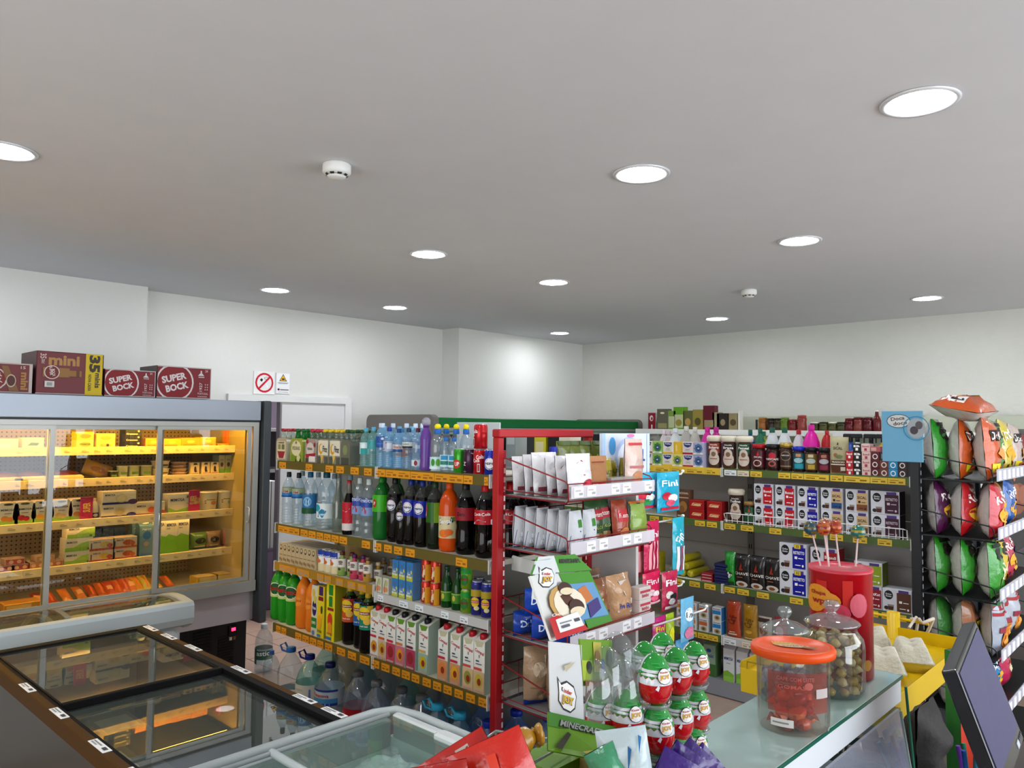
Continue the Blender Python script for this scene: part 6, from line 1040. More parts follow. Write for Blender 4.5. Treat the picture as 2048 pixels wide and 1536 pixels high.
fx(pk(.17, .125, '#c4b8a4', [('p', [(0, 0), (1, 0), (1, .3), (.6, .22), (.3, .12), (0, .3)], '#7fa82c'), ('t', 'MIMOSA', .35, .68, .55, .16, '#2a2c50'), ('r', .7, .75, .95, .9, '#5c6c5c'), ('r', .7, .45, .9, .5, '#8c8c7c')], nm='yoghurt_box'), 356, 1010, 5.18, FC, 'big white yoghurt box with green wave')
fx(box('price_card', .075, .006, .145, '#a81c50', [('t', 'SUPER', .4, .55, .4, .6, '#e0b84c', 90), ('t', 'PRECO', .75, .5, .25, .6, '#e0b84c', 90)], cat='sign'), 388, 1010, 5.12, FC, 'crimson price card beside the big yoghurt box', 'crimson price cards')
for px, c, d in ((416, '#b86c3c', 'near one'), (449, '#8c9c5c', 'beside the fridge wall')): fx(tub('#c8bca0', .062, .125, '#d0c8b0', [('c', .6, .4, .16, .16, c), ('r', .2, .6, .7, .66, '#5a5a50'), ('c', .15, .4, .04, .04, '#3a3428'), ('c', .15, .55, .04, .04, '#3a3428')]), px, 1010, 5.19, FC, 'large cream yoghurt bucket with white lid, '+d, 'yoghurt buckets')
# fourth shelf
for k, (px, dz, c) in enumerate(((10, 0, '#8c2c24'), (40, 0, '#9c3c30'), (70, 0, '#a86c3c'), (100, 0, '#9c5c34'), (25, .035, '#a84038'), (85, .035, '#b07c44'))):
    fx(pk(.10, .034, '#a88878', [('r', .05, .1, .95, .9, c), ('c', .3, .5, .12, .3, '#c89c80'), ('c', .7, .5, .12, .3, '#c89c80')], nm='sliced_meat_pack'), px, 1130, 5.18, FD, 'sliced meat pack, %s in the pile, fourth fridge shelf' % ORD[k], 'sliced meat packs', dz=dz)
for k in range(3): fx(pk(.155, .078, '#c0b8a4', [('r', 0, 0, 1, .28, '#7fa430'), ('p', [(.3, .28), (.6, .6), (1, .75), (1, .28)], '#8cae44'), ('t', 'MIMOSA', .25, .68, .38, .16, '#2a2c50'), ('c', .85, .12, .06, .08, '#3c5c1c')], nm='yoghurt_box'), 155, 1110, 5.18, FD, 'yoghurt box with green waves, %s up in its stack' % ORD[k], 'stacked yoghurt boxes', dz=k*.0785)
for i, (px, c, c2, d) in enumerate(((198, '#b89c3c', '#a8402c', 'cereal'), (240, '#a8442c', '#b8502c', 'red fruit'))):
    for k in range(2): fx(pk(.145, .068, '#c0a890', [('r', 0, 0, 1, .2, c2), ('r', .05, .2, .1, .7, '#3c3450'), ('t', 'MIMOSA', .3, .75, .3, .14, '#3a3050'), ('c', .62, .5, .22, .26, c), ('c', .8, .4, .12, .2, c2)], nm='yoghurt_box'), px, 1120, 5.17, FD, '%s yoghurt box, %s of two, fourth fridge shelf' % (d, ('lower', 'upper')[k]), 'fruit yoghurt boxes', dz=k*.0685)
def mc(w, h, c, pr, **k): return carton('milk_carton', w, .06, h, c, pr, k.get('cap'), .12)
for k, px in enumerate((192, 212, 232)): fx(mc(.075, .20, '#2c3c5c', [('t', 'leite', .5, .6, .5, .1, '#8c9cb8')]), px, 1090, 5.34, FD, 'shaded navy milk carton, %s from left, behind the fruit yoghurts' % ORD[k], 'navy milk cartons')
for k, (px, w) in enumerate(((270, .07), (290, .085))): fx(carton('milk_carton', w, .07, .225, '#5c7c8c', [('c', .55, .68, .3, .14, '#1f5c94'), ('t', 'Agros', .5, .88, .7, .07, '#d0d8dc'), ('r', .1, .02, .9, .1, '#3a6c9c'), ('c', .5, .4, .2, .08, '#9c8c7c')], '#b8bcb8', .14, side=mt('#3c5c70', .4)), px, 1100, 5.18+(0 if k else .08), FD, 'blue grey milk carton, %s, fourth fridge shelf' % ('half hidden one', 'front one')[k], 'blue milk cartons')
for k, px in enumerate((313, 337, 361)): fx(pk(.080, .225 if k else .235, '#c0b8a4', [('r', 0, 0, 1, .48, '#6fa024'), ('p', [(0, .48), (.3, .56), (1, .46), (1, .40), (0, .40)], '#6fa024'), ('t', 'MIMOSA', .5, .82, .8, .10, '#2a2c50'), ('r', .1, .7, .4, .73, '#7c7c74')], d=.06, nm='milk_carton', cat='carton'), px, 1090, 5.18+.001*k, FD, 'tall white and green carton, %s from left, fourth fridge shelf' % ORD[k], 'tall green cartons')
for px, c, s, d, w in ((396, '#5c7c34', 210, 'green salad bag', .12), (425, '#8c6c4c', 211, 'brown salad bag', .11), (461, '#a83424', 212, 'red topped deli bag', .12)):
    put(bag('deli_bag', w, .11, .07, c, pr=[('c', .5, .5, .3, .2, '#20241c'), ('r', .2, .1, .8, .2, '#c8b88c')], seed=s, amp=.010), at_y(px, 1090, 5.2).x, 5.2, FD+.002, R(0), d+', fourth shelf of the dairy fridge', 'deli bags')
# bottom deck
fx(pk(.19, .06, '#a8742c', [('r', .05, .5, .7, .9, '#c8a060')], d=.14, nm='cheese_pack'), 44, 1210, 5.14, FE, 'flat amber cheese pack'+fs_ % 'bottom')
for k, (px, c, w) in enumerate(((80, '#8c2c1c', .12), (112, '#9c3424', .12), (142, '#b86c2c', .12), (170, '#a8602c', .14), (196, '#8c3818', .14), (215, '#a04a1c', .13), (232, '#a83c1c', .12), (248, '#b0481c', .10), (262, '#a84018', .10), (275, '#b85c1c', .10), (287, '#b08424', .10), (299, '#a8983c', .09), (322, '#b8842c', .12), (346, '#a8502c', .12))):
    o = put([['sausage_pack'], 'sausages', [('sausage_pack', B().mesh('x'))]] if 0 else bag('sausage_pack', min(w, .054), .15, .028, c, pr=[('r', .2, .3, .8, .6, '#c89064')] if k % 3 == 0 else [('r', .4, .1, .6, .9, '#c8602c')], seed=220+k, amp=.006), at_y(px, 1180, 5.12).x, 5.15, FE+.02, (R(-72+(k*37)%12), 0, R((k*71)%9-4)), 'vacuum packed sausages, %s from left on the bottom fridge deck' % ORD[k], 'vacuum packed sausages')
for k, (px, c, w) in enumerate(((408, '#b8921c', .15), (440, '#a88c2c', .13), (472, '#a8842c', .12))):
    fx(pk(w, .065, c, [('r', .1, .5, .9, .9, '#c8b484')], d=.12, nm='cheese_pack', topm=mt('#b8a06c', .3)), px, 1165, 5.14, FE, 'yellow sliced cheese pack, %s from left, bottom fridge deck' % ORD[k], 'yellow cheese packs')
# ============================================================ beer crates on top of the fridge
def crate(w, h, d, pr, body='#6f2428', sidec='#3c1f20', nm='beer_carton'): return box(nm, w, d, h, body, pr, side=sidec, c=.004, cat='box', topm=mt('#a89a94', .6))
sbk = [('r', 0, 0, 1, .03, '#b8b0b0'), ('r', 0, .97, 1, 1, '#b8b0b0'), ('r', .985, 0, 1, 1, '#c0b8b8'), ('c', .33, .5, .345, .52, '#c4bcbc'), ('c', .33, .5, .315, .475, '#7c1420'), ('t', 'SUPER', .30, .64, .45, .22, '#d0c8c8', 14, .04), ('t', 'BOCK', .36, .36, .42, .22, '#d0c8c8', 14, .04), ('t', '1927', .80, .38, .28, .055, '#c8b4b4', 90), ('p', [(.74, .74), (.86, .74), (.82, .82), (.78, .82)], '#c8c0c0'), ('c', .80, .86, .015, .05, '#c8c0c0'), ('t', '24', .90, .90, .05, .08, '#c0a8a8'), ('r', .75, .68, .86, .71, '#c0b0b0'), ('t', 'PORTUGAL', .84, .17, .2, .07, '#b89c9c'), ('r', .74, .06, .92, .09, '#a88484')] + [('c', .88+.04*(k % 2), .30+.08*(k//2), .012, .022, '#b89c9c') for k in range(6)]
sbk = [p for p in sbk]
clip = lambda pr: [p for p in pr]
def sbox(w, h, d, sc=1.):
    """carton with the big round beer emblem; the emblem is kept inside the face"""
    H2 = .49; a = .5*h/w*1.0
    pr = [('r', 0, 0, 1, .03, '#b8b0b0'), ('r', 0, .97, 1, 1, '#b8b0b0'), ('r', .985, 0, 1, 1, '#c0b8b8')]
    def arcs(rr, col):
        n = 28; pts = []
        for i in range(n): x = .32+rr*math.cos(6.2832*i/n); y = .5+rr*w/h*math.sin(6.2832*i/n); pts.append((min(max(x, .004), .99), min(max(y, .03), .97)))
        return ('p', pts, col)
    pr += [arcs(.345, '#cfc8c8'), arcs(.315, '#7c1018')]+[q for q in sbk if q[0] in 'tp' or (q[0] == 'c' and q[1] > .5) or (q[0] == 'r' and .7 < q[1] < .8)]
    return crate(w, h, d, pr, '#76141c', '#4c4444')
cg = 'beer cartons on the dairy fridge'
put(sbox(.352, .205, .28), 2.170, 5.08, 1.863, 0, 'red beer carton with round emblem, last one before the door', cg)
put(sbox(.300, .165, .26), 1.838, 5.08, 1.863, 0, 'lower red beer carton with round emblem, between its larger twin and the tall carton', cg)
put(crate(.355, .245, .30, [('r', 0, 0, 1, .02, '#b8a8a8'), ('r', .72, 0, .985, 1, '#c8ac14'), ('r', .72, .0, .722, 1, '#5c2c24'), ('t', 'mini', .40, .80, .46, .24, '#a87c44', 0, .04), ('t', '35', .86, .76, .42, .17, '#3a3020', -90, .05), ('t', 'minis', .91, .36, .36, .08, '#3a3020', -90, .03), ('t', 'NOVA CAIXA', .79, .30, .40, .05, '#3a3020', -90), ('t', '35', .09, .88, .12, .09, '#c8b0a8', -90), ('t', '20cl', .09, .76, .1, .05, '#c8b0a8', -90), ('r', .09, .40, .48, .62, '#8c6434'), ('r', .48, .43, .66, .57, '#8c6434'), ('r', .58, .42, .63, .58, '#5c3c24'), ('c', .22, .51, .115, .165, '#c8bcb0'), ('c', .22, .51, .10, .145, '#6c2424'), ('t', 'SUPER', .205, .545, .15, .06, '#d0c4bc', -84), ('t', 'BOCK', .245, .5, .12, .06, '#d0c4bc', -84), ('r', .12, .16, .26, .30, '#c8c4c0'), ('r', .15, .19, .23, .27, '#8c9490')], '#6c2c30'), 1.498, 5.09, 1.863, 0, 'tallest beer carton with yellow end band and golden lettering', cg)
put(crate(.40, .165, .26, [('r', 0, .96, 1, 1, '#b8a8a4'), ('r', .96, 0, 1, 1, '#b8a8a4'), ('r', 0, 0, 1, .03, '#b8a8a4'), ('c', .50, .45, .20, .40, '#c0b0a8'), ('c', .50, .45, .18, .36, '#74201f'), ('t', 'SUPER', .49, .56, .28, .16, '#cfc4bc', 10), ('t', 'BOCK', .52, .36, .24, .16, '#cfc4bc', 10), ('p', [(.62, .9), (.70, .9), (.84, .05), (.72, .05)], '#7c5434'), ('c', .74, .40, .06, .22, '#c0a890'), ('c', .74, .40, .05, .18, '#4c2824'), ('t', 'mini', .90, .40, .60, .09, '#a0743c', -90, .04), ('t', '15', .88, .86, .06, .1, '#c0a8a0')], '#6c2a2c'), 1.105, 5.08, 1.863, 0, 'low beer carton with a small bottle picture, cut by the picture edge', cg)
# ============================================================ store room behind the doorway
put(box('plastic_crate', .40, .30, .25, '#124c94', [('r', .1, .1, .2, .9, '#0c3870'), ('r', .4, .1, .5, .9, '#0c3870'), ('r', .7, .1, .8, .9, '#0c3870')], cat='crate'), 3.62, 7.2, 1.665, 0, 'blue plastic crate on the store room shelf seen through the doorway')
sr = empty('store_shelf', (0, 0, 0), 'dark store room shelving seen through the narrow door gap', 'shelving')
for z in (1.66, 1.25, .95): B().box(3.1, 7.0, z-.03, 4.6, 7.5, z, mt('#8c8c90', .5)).obj('shelf', sr)
for x in (3.12, 4.55): B().box(x, 7.0, 0, x+.04, 7.04, 2.0, mt('#4c4c50', .5)).obj('upright', sr)
B().box(3.1, 7.5, 0, 4.6, 7.52, 1.66, mt('#3c3a40', .6)).obj('back_board', sr)
for k, (x, c, d) in enumerate(((3.50, '#a01c24', 'red'), (3.58, '#2c2c30', 'black'), (3.66, '#8c1c24', 'second red'))):
    put(box('folder', .045, .22, .30, c, [('r', .2, .5, .8, .8, '#c8c8c8')], cat='folder'), x, 7.15, 1.256, (0, R(4) if k == 0 else 0, 0), d+' lever folder on the store room shelf', 'store room folders')
put(box('appliance', .40, .40, .62, '#a8a8ac', [('r', .8, .0, .82, 1, '#3c3c40'), ('r', .1, .9, .7, .94, '#6c6c70')], cat='appliance'), 3.60, 7.0-.25, .55, 0, 'pale grey appliance low in the store room')
put(box('storage_box', .5, .5, .5498, '#6c5c78', [('r', 0, .95, 1, 1, '#54485c')], cat='box'), 3.60, 6.75, 0, 0, 'dull purple box under the pale appliance')
area('store_room_added_fill', (3.7, 7.1, 2.45), (0, 0, 0), .6, .6, 26, (1, .97, .92))  # unseen fill light, added to brighten the dark store room
# ============================================================ glass topped counter case
ZC = 1.10
ct = empty('counter_case', (0, 0, 0), 'glass topped pastry display case with white edge strip and green tinted glass', 'counter')
white = mt('#d3d6da', .3); X0, X1, Y0, Y1 = .55, 2.062, .605, .795
B().box(X0, Y0, ZC-.008, X1, Y1, ZC, mt('#9db5ae', .06, 0, 0, 60, .6), .001).obj('glass_top', ct)
B().box(X0, Y0-.002, ZC-.0075, X1, Y0, ZC-.0005, mt('#1d5a48', .15)).box(X1, Y0, ZC-.0075, X1+.002, Y1, ZC-.0005, mt('#1d5a48', .15)).obj('green_glass_edge', ct)
B().box(X0, Y0+.002, ZC-.062, X1-.004, Y0+.012, ZC-.009, white).box(X1-.014, Y0+.012, ZC-.062, X1-.004, Y1-.004, ZC-.009, white).box(X0, Y1-.014, ZC-.062, X1-.014, Y1-.004, ZC-.009, white).box(X0, Y0+.012, ZC-.012, X1-.014, Y1-.014, ZC-.009, mt('#c5cfcb', .4)).obj('edge_strip', ct)
gm = clear('#e4ece8', .90, .30, 1.7, .02, '#b8b8cc')  # pale lilac body colour paints in the whitish reflection on the slanted glass
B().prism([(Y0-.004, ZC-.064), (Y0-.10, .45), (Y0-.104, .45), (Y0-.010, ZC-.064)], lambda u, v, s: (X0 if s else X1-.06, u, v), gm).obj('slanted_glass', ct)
B().prism([(Y0-.01, ZC-.064), (Y0-.10, .45), (Y1+.05, .45), (Y1-.01, ZC-.064)], lambda u, v, s: (X1-.055 if s else X1-.050, u, v), clear('#dfe8e4', .9, .05, 1.5, .0)).obj('end_glass', ct)
B().tube([(X1+.01, Y0-.005, ZC-.03), (X1+.005, Y0-.055, .45)], .0035, mt('#2c6a54', .2), 6).tube([(X1-.055, Y0-.012, ZC-.07), (X1-.055, Y0-.10, .45)], .003, mt('#8c9c98', .2), 6).obj('glass_edge', ct)
B().box(X0, Y0-.105, .0, X1, Y1+.10, .45, mt('#b8bcc0', .5), .005).obj('base_cabinet', ct)
B().box(X0, Y1-.02, .45, X1-.06, Y1, ZC-.07, mt('#b4b8bc', .5)).obj('back_panel', ct)
B().box(X0, Y0-.04, .86, X1-.07, Y1-.03, .872, mt('#c4ccd0', .2)).obj('inner_shelf', ct)
for k, (x, y, w, d, c, n) in enumerate(((1.50, .66, .16, .12, '#c8b0a8', 'pink'), (1.70, .68, .15, .12, '#d0bcae', 'peach'), (1.88, .66, .13, .10, '#b8b8c4', 'lilac'), (1.32, .66, .15, .12, '#c4a8a4', 'rose'))):
    put(box('pastry_box', w, d, .045, c, [('r', .1, .2, .9, .8, '#e0d4d0')], topm=mt('#d8d0d0', .4)), x, y, .8725, 0, '%s pastry box behind the slanted counter glass' % n, 'pastry boxes')
for k in range(5):
    x = 1.42+k*.12; put(box('price_card', .07, .004, .05, '#dfe0e4', [('r', .1, .5, .8, .7, '#a8a0b0'), ('r', .1, .2, .5, .35, '#c88c94')], cat='card'), x, .578, .8725, 0, 'little white price card, %s from left, inside the counter case' % ORD[k], 'price cards in the case')
# ---- jars on the counter
zc = ZC+.0006
# oval tub with orange lid
SX = 1.0
ob = B().lathe([(.062, .0), (.068, .004), (.070, .02), (.071, .11), (.073, .145)], clear('#eeebe6', .95, .04, 1.8, .02), 36, sy=.86, caps=False).lathe([(0, .001), (.064, .001)], clear('#f2efea', .97, .1, 1.42, .03), 36, sy=.86, caps=False)
j1 = tag(ob.obj('candy_tub', None, (1.553, .662, zc), R(-56)), 'clear plastic tub with bright orange lid holding orange wrapped sweets', 'jar')
B().lathe([(.074, .142), (.082, .145), (.083, .156), (.080, .162), (.070, .1625), (.066, .158), (0, .158)], mt('#d84a08', .35), 40, sy=.86).obj('orange_lid', j1)
B().draw(lambda u, v, e: (u, v, .1585+e), .12, .10, [('c', .40, .12, .22, .16, '#b88c3c'), ('t', 'HAPPY', .36, .22, .34, .10, '#d8b83c', -6), ('c', .52, -.02, .26, .10, '#c8ae8c'), ('t', 'SWEETS', .52, -.02, .40, .09, '#8c5c34', 4), ('c', .75, -.12, .12, .07, '#9c5c2c')]).obj('lid_print', j1)
gj = lambda u, v, e: ((.0722+e)*math.sin(u/.072), -(.0722+e)*.86*math.cos(u/.072), v)
B().draw(gj, .144, .15, [('r', .06, .30, .94, .82, clear('#f0b4ac', .9, .22, 1.2, .1, '#c87870')), ('t', 'CAFE COM LEITE', .45, .74, .5, .05, '#a8544c'), ('c', .62, .66, .06, .05, '#a8544c'), ('t', 'GOMAS', .4, .64, .36, .05, '#a8544c'), ('r', .72, .50, .92, .62, clear('#f0e8e8', .8, .5, 1.3, .1)), ('r', .12, .12, .42, .22, '#d8d4d0'), ('r', .15, .16, .36, .18, '#8c8884')], .0005, .0006, seg=12).obj('printed_label', j1)
random.seed(11)
sw = [B(), B(), B()]
for k in range(3):
    c = ('#b83a10', '#c85a14', '#8c2410')[k]; w = foil(c, .3)
    lump(0, 0, 0, .021, .014, .012, w, 40+k, 10, 6).__class__
    s_ = lump(0, 0, 0, .021, .014, .012, w, 40+k, 10, 6)
    s_.add([(.018, 0, .002), (.034, -.011, .010), (.036, .009, -.004), (.034, .001, .012)], [(0, 1, 3), (0, 3, 2)], w).add([(-.018, 0, .002), (-.034, .011, .009), (-.036, -.009, -.004), (-.034, 0, .012)], [(0, 1, 3), (0, 3, 2)], w)
    sw[k] = s_.mesh('wrapped_sweet')
k = 0
for lz, n, rr in ((.014, 5, .036), (.036, 5, .034), (.058, 4, .026)):
    for i in range(n):
        a = 6.2832*i/n+lz*40; x = rr*math.cos(a)+(.006 if lz > .05 else 0); y = rr*.72*math.sin(a)
        o = put(['wrapped_sweet', 'sweet', [('wrapped_sweet', sw[k % 3])]], 1.553+x, .662+y, zc+lz, (R(random.uniform(-25, 25)), R(random.uniform(-25, 25)), a+1.57), '', None)
        o['label'] = 'orange foil wrapped sweet inside the orange lidded tub'; o['group'] = 'orange sweets in the tub'; k += 1
def glassjar(x, y, Rd, H, label, z=zc):
    b = B(); g = clear('#e6ecea', .94, .03, 2.0, .01)
    b.lathe([(0, .003), (Rd*.85, .0), (Rd*.97, .006), (Rd, .02), (Rd, H*.52), (Rd*.96, H*.60), (Rd*.78, H*.68), (Rd*.76, H*.72), (Rd*.84, H*.735)], g, 36, caps=False)
    j = tag(b.obj('glass_jar', None, (x, y, z)), label, 'jar')
    B().lathe([(Rd*.84, H*.74), (Rd*.88, H*.755), (Rd*.84, H*.775), (Rd*.55, H*.82), (Rd*.20, H*.85), (Rd*.12, H*.87), (Rd*.22, H*.91), (Rd*.27, H*.95), (Rd*.20, H*.99), (0, H)], clear('#e4ecea', .90, .10, 2.2, .01), 36, caps=False).obj('glass_lid', j)
    return j
glassjar(1.690, .738, .060, .205, 'round glass jar with knobbed glass lid behind the orange lidded tub, dark sweets inside')
glassjar(1.818, .682, .070, .208, 'larger round glass jar with knobbed lid full of gold wrapped sweets')
gsw = [lump(0, 0, 0, .013, .010, .010, foil(c, .18), 60+i, 9, 6, .35).mesh('gold_sweet') for i, c in enumerate(('#b08c3c', '#8c6c2c', '#c8b07c'))]
def heap(cx, cy, Rd, meshes, layers, dz, name, lab, grp, z=zc+.015, step=.024):
    k = 0
    for L in range(layers):
        for rr in (Rd-.018, Rd-.040):
            if rr < .01: continue
            n = int(6.28*rr/step)
            for i in range(n):
                if rr < Rd-.03 and L < layers-1: continue
                a = 6.2832*i/n+L*.5; o = put([name, 'sweet', [(name, meshes[k % len(meshes)])]], cx+rr*math.cos(a), cy+rr*math.sin(a), z+L*dz, (R(random.uniform(0, 180)), 0, a), lab, grp); k += 1
heap(1.818, .682, .068, gsw, 6, .0215, 'gold_sweet', 'gold foil wrapped sweet inside the larger round glass jar', 'gold sweets in the jar', step=.0275)
dsw = [lump(0, 0, 0, .013, .011, .010, foil(c, .3), 70+i, 9, 6, .3).mesh('dark_sweet') for i, c in enumerate(('#2c3458', '#4c3a6c', '#8c8ca8'))]
heap(1.690, .738, .058, dsw, 3, .0215, 'dark_sweet', 'dark blue foil wrapped sweet inside the smaller round glass jar', 'dark sweets in the jar', step=.0275)
# lollipop tin
tr = mt('#9c0812', .25)
tn = tag(B().lathe([(.070, 0), (.073, .004), (.073, .250), (.0745, .252), (.0745, .258)], tr, 40).obj('lollipop_tin', None, (1.968, .716, zc)), 'tall glossy red lollipop tin with lollipops stuck through its pink top', 'tin')
B().lathe([(0, .2582), (.072, .2582), (.0725, .261), (.0745, .2615), (.0750, .254)], mt('#b83040', .35), 40, caps=False).obj('top_lid', tn)
gt = lambda u, v, e: ((.0735+e)*math.sin(u/.0735), -(.0735+e)*math.cos(u/.0735), v)
l = B().draw(gt, .147, .26, [('r', .0, .40, .20, .90, '#b0140f'), ('r', .44, .66, .60, .92, '#b41a0f'), ('c', .02, .76, .26, .10, '#c8801c'), ('c', -.04, .69, .22, .09, '#c8801c'), ('c', .22, .72, .20, .08, '#c8801c'), ('t', 'Chupa', .04, .78, .30, .045, '#8c1414', 0, .03), ('t', 'wpa', .10, .70, .34, .055, '#8c1414', 0, .03), ('c', .36, .62, .20, .09, '#b83048'), ('c', .68, .70, .14, .11, '#c04c5c'), ('c', .30, .25, .18, .10, '#a02c2c'), ('r', .40, .38, .50, .44, '#7c8c34'), ('p', [(.62, .14), (.74, .10), (.70, .22)], '#c8781c'), ('c', .8, .16, .08, .05, '#c88c2c'), ('c', .05, .12, .14, .06, '#8c1c48')], .0008, .0006, seg=10).obj('printed_label', tn, (0, 0, 0), R(-60))
for k, (dx, dy, tilt, az, H, c1, c2, d) in enumerate(((-.033, .036, 14, 133, .085, '#14404c', '#5c4a14', 'dark teal'), (-.026, .018, 8, 140, .085, '#a04c14', '#7c1c10', 'orange brown'), (-.016, .022, 4, 90, .090, '#8c4c3c', '#a08c6c', 'speckled brown'), (-.004, .000, 6, 120, .086, '#8c2c14', '#b0501c', 'copper red'), (.026, -.028, 5, -47, .075, '#146058', '#8c7c1c', 'teal green'))):
    q = Vector((math.cos(R(az))*math.tan(R(tilt)), math.sin(R(az))*math.tan(R(tilt)), 1)).normalized(); p0 = Vector((dx, dy, .262)); p1 = p0+q*H
    o = tag(B().tube([(0, 0, 0), tuple(q*H)], .0022, '#c8b4b0', 8).obj('lollipop', None, (1.968+dx, .716+dy, zc+.262)), d+' wrapped lollipop standing in the red tin', 'lollipop', 'lollipops in the tin')
    s = lump(0, 0, 0, .018, .018, .018, foil(c1, .12), 80+k, 16, 10, .12, 2.); s.mats.append(foil(c2, .12))
    for i in range(len(s.m)):
        if (i//16 + i//5) % 3 == 0: s.m[i] = 1
    s.obj('candy_ball', o, tuple(q*(H+.010)))
# ============================================================ chocolate egg display
egg_r = [(0, 0), (.012, .0012), (.020, .006), (.0255, .018), (.0268, .030), (.0262, .042), (.0225, .056), (.016, .068), (.009, .0745), (0, .0775)]
def egg():
    b = B(); pr = []
    for r, z in egg_r: pr.append((r, z, mt('#b00c14', .1, 0, 0, 60, .8) if z < .0305 else (mt('#cdd0d6', .12, 0, 0, 60, .8) if z < .049 else mt('#12882c', .1, 0, 0, 60, .8))))
    pr.insert(5, (.0268, .034, mt('#cdd0d6', .12, 0, 0, 60, .8))); pr = sorted(pr, key=lambda p: p[1])
    def rad(z):
        for a, c in zip(egg_r, egg_r[1:]):
            if a[1] <= z <= c[1]: return a[0]+(c[0]-a[0])*(z-a[1])/(c[1]-a[1]+1e-9)
        return .001
    b.lathe(pr, '#b00c14', 24, caps=False)
    g = lambda u, v, e: ((rad(v)+e)*math.sin(u/.0262), -(rad(v)+e)*math.cos(u/.0262), v)
    l = B().draw(g, .0524, .0775, [('p', [(-.20+.1*k, .56+(.03 if k % 2 else -.015)) for k in range(15)]+[(1.2-.1*k, .66) for k in range(15)], '#7c5434'), ('p', [(-.20+.1*k, .585+(.02 if k % 2 else -.01)) for k in range(15)]+[(1.2-.1*k, .67) for k in range(15)], '#148a2c'), ('p', [(-.2, .28), (.1, .36), (.4, .30), (.65, .40), (1.2, .34), (1.2, .28)], '#b40f18'), ('p', [(.50, .38), (.58, .34), (.62, .42), (.58, .46)], '#dcdee4'), ('c', .78, .62, .23, .155, '#1a1a1e'), ('c', .78, .62, .21, .14, '#dfdcd8'), ('t', 'Kinder', .78, .695, .28, .035, '#b01c1c'), ('t', 'JOY', .78, .60, .34, .10, '#c8941c', 0, .05), ('r', .36, .84, .66, .86, '#2f9c44'), ('r', .5, .78, .8, .80, '#2f9c44')], .0005, .0004, seg=10, vseg=8)
    white_back = B()
    for i in range(7):
        pass
    blis = B().lathe([(r*1.10+.0012, z) for r, z in egg_r[1:]], clear('#ffffff', 1., .0, 1.16, .02), 20, caps=False)
    wb_ = B(); n = 10
    vs = []; fs = []
    for j, z in enumerate([.004+.0705*i/n for i in range(n+1)]):
        for a in (-150, -128, -106, -84, -66): vs.append(((rad(z)+.0009)*math.sin(R(a)), -(rad(z)+.0009)*math.cos(R(a)), z))
    for j in range(n):
        for i in range(4): fs.append((j*5+i, j*5+i+1, (j+1)*5+i+1, (j+1)*5+i))
    wb_.add(vs, fs, mt('#d2d4da', .15, 0, 0, 60, .6), True)
    return ['chocolate_egg', 'egg', [('chocolate_egg', b.mesh('chocolate_egg')), ('printed_wrap', l.mesh('printed_wrap')), ('white_flank', wb_.mesh('white_flank'))]]
EG = egg(); empty_dome = ['clear_dome', 'dome', [('clear_dome', B().lathe([(.030, 0), (.031, .02), (.0285, .046), (.021, .064), (.010, .074), (0, .077)], clear('#f2f4f4', .95, .07, 1.45, .03), 22, caps=False).mesh('clear_dome'))]]
# tray steps that hold the eggs
dp = empty('egg_display', (0, 0, 0), 'cardboard counter display box for chocolate eggs with green and white panels and clear tray', 'display box')
epos = [  # px, py of egg centre, plane Y
 (1310, 1356, .66, 0), (1352, 1341, .69, 0), (1389, 1326, .72, 0), (1290, 1328, .745, 0), (1325, 1306, .79, 0),
 (1314, 1456, .655, 1), (1355, 1432, .69, 1), (1391, 1416, .72, 1), (1203, 1424, .73, 1), (1254, 1430, .69, 1), (1275, 1408, .75, 1),
 (1313, 1530, .66, 2), (1351, 1508, .69, 2), (1386, 1487, .72, 2)]
TZ = [1.262, 1.182, 1.112]
for k, (px, py, Y, t) in enumerate(epos):
    p = at_y(px, py, Y); z = p.z-.038
    o = put(EG, p.x, p.y, z, R(0), 'red white and green chocolate egg, %s in the %s tier of the counter display' % (ORD[[0, 1, 2, 3, 4, 0, 1, 2, 3, 4, 5, 0, 1, 2][k]], ('upper', 'middle', 'lower')[t]), 'chocolate eggs'); o.rotation_euler = (0, 0, R(-56))
    B().lathe([(.0, z-.006), (.022, z-.004), (.026, z+.004), (.024, z+.004), (.020, z-.0025), (0, z-.0025)], clear('#eceeee', .9, .15, 1.4, .05), 18, p.x, p.y, caps=False).obj('tray_cup', dp)
    B().lathe([(.010, ZC+.002), (.012, z-.006)], clear('#eceeee', .9, .15, 1.4, .05), 10, p.x, p.y).obj('tray_stem', dp)
for k, (px, py, Y) in enumerate(((1212, 1345, .72), (1235, 1312, .76), (1190, 1372, .72), (1246, 1372, .70), (1262, 1345, .73))):
    p = at_y(px, py, Y); b = B().lathe([(.029, 0), (.031, .02), (.0285, .046), (.021, .064), (.010, .074), (0, .077)], clear('#f2f6f6', .95, .05, 1.9, .02), 22, p.x, p.y, p.z-.036, caps=False); b.lathe([(.010, ZC+.002-p.z+.036), (.012, 0)], clear('#eceeee', .9, .15, 1.4, .05), 10, p.x, p.y, p.z-.036); b.obj('empty_blister', dp)
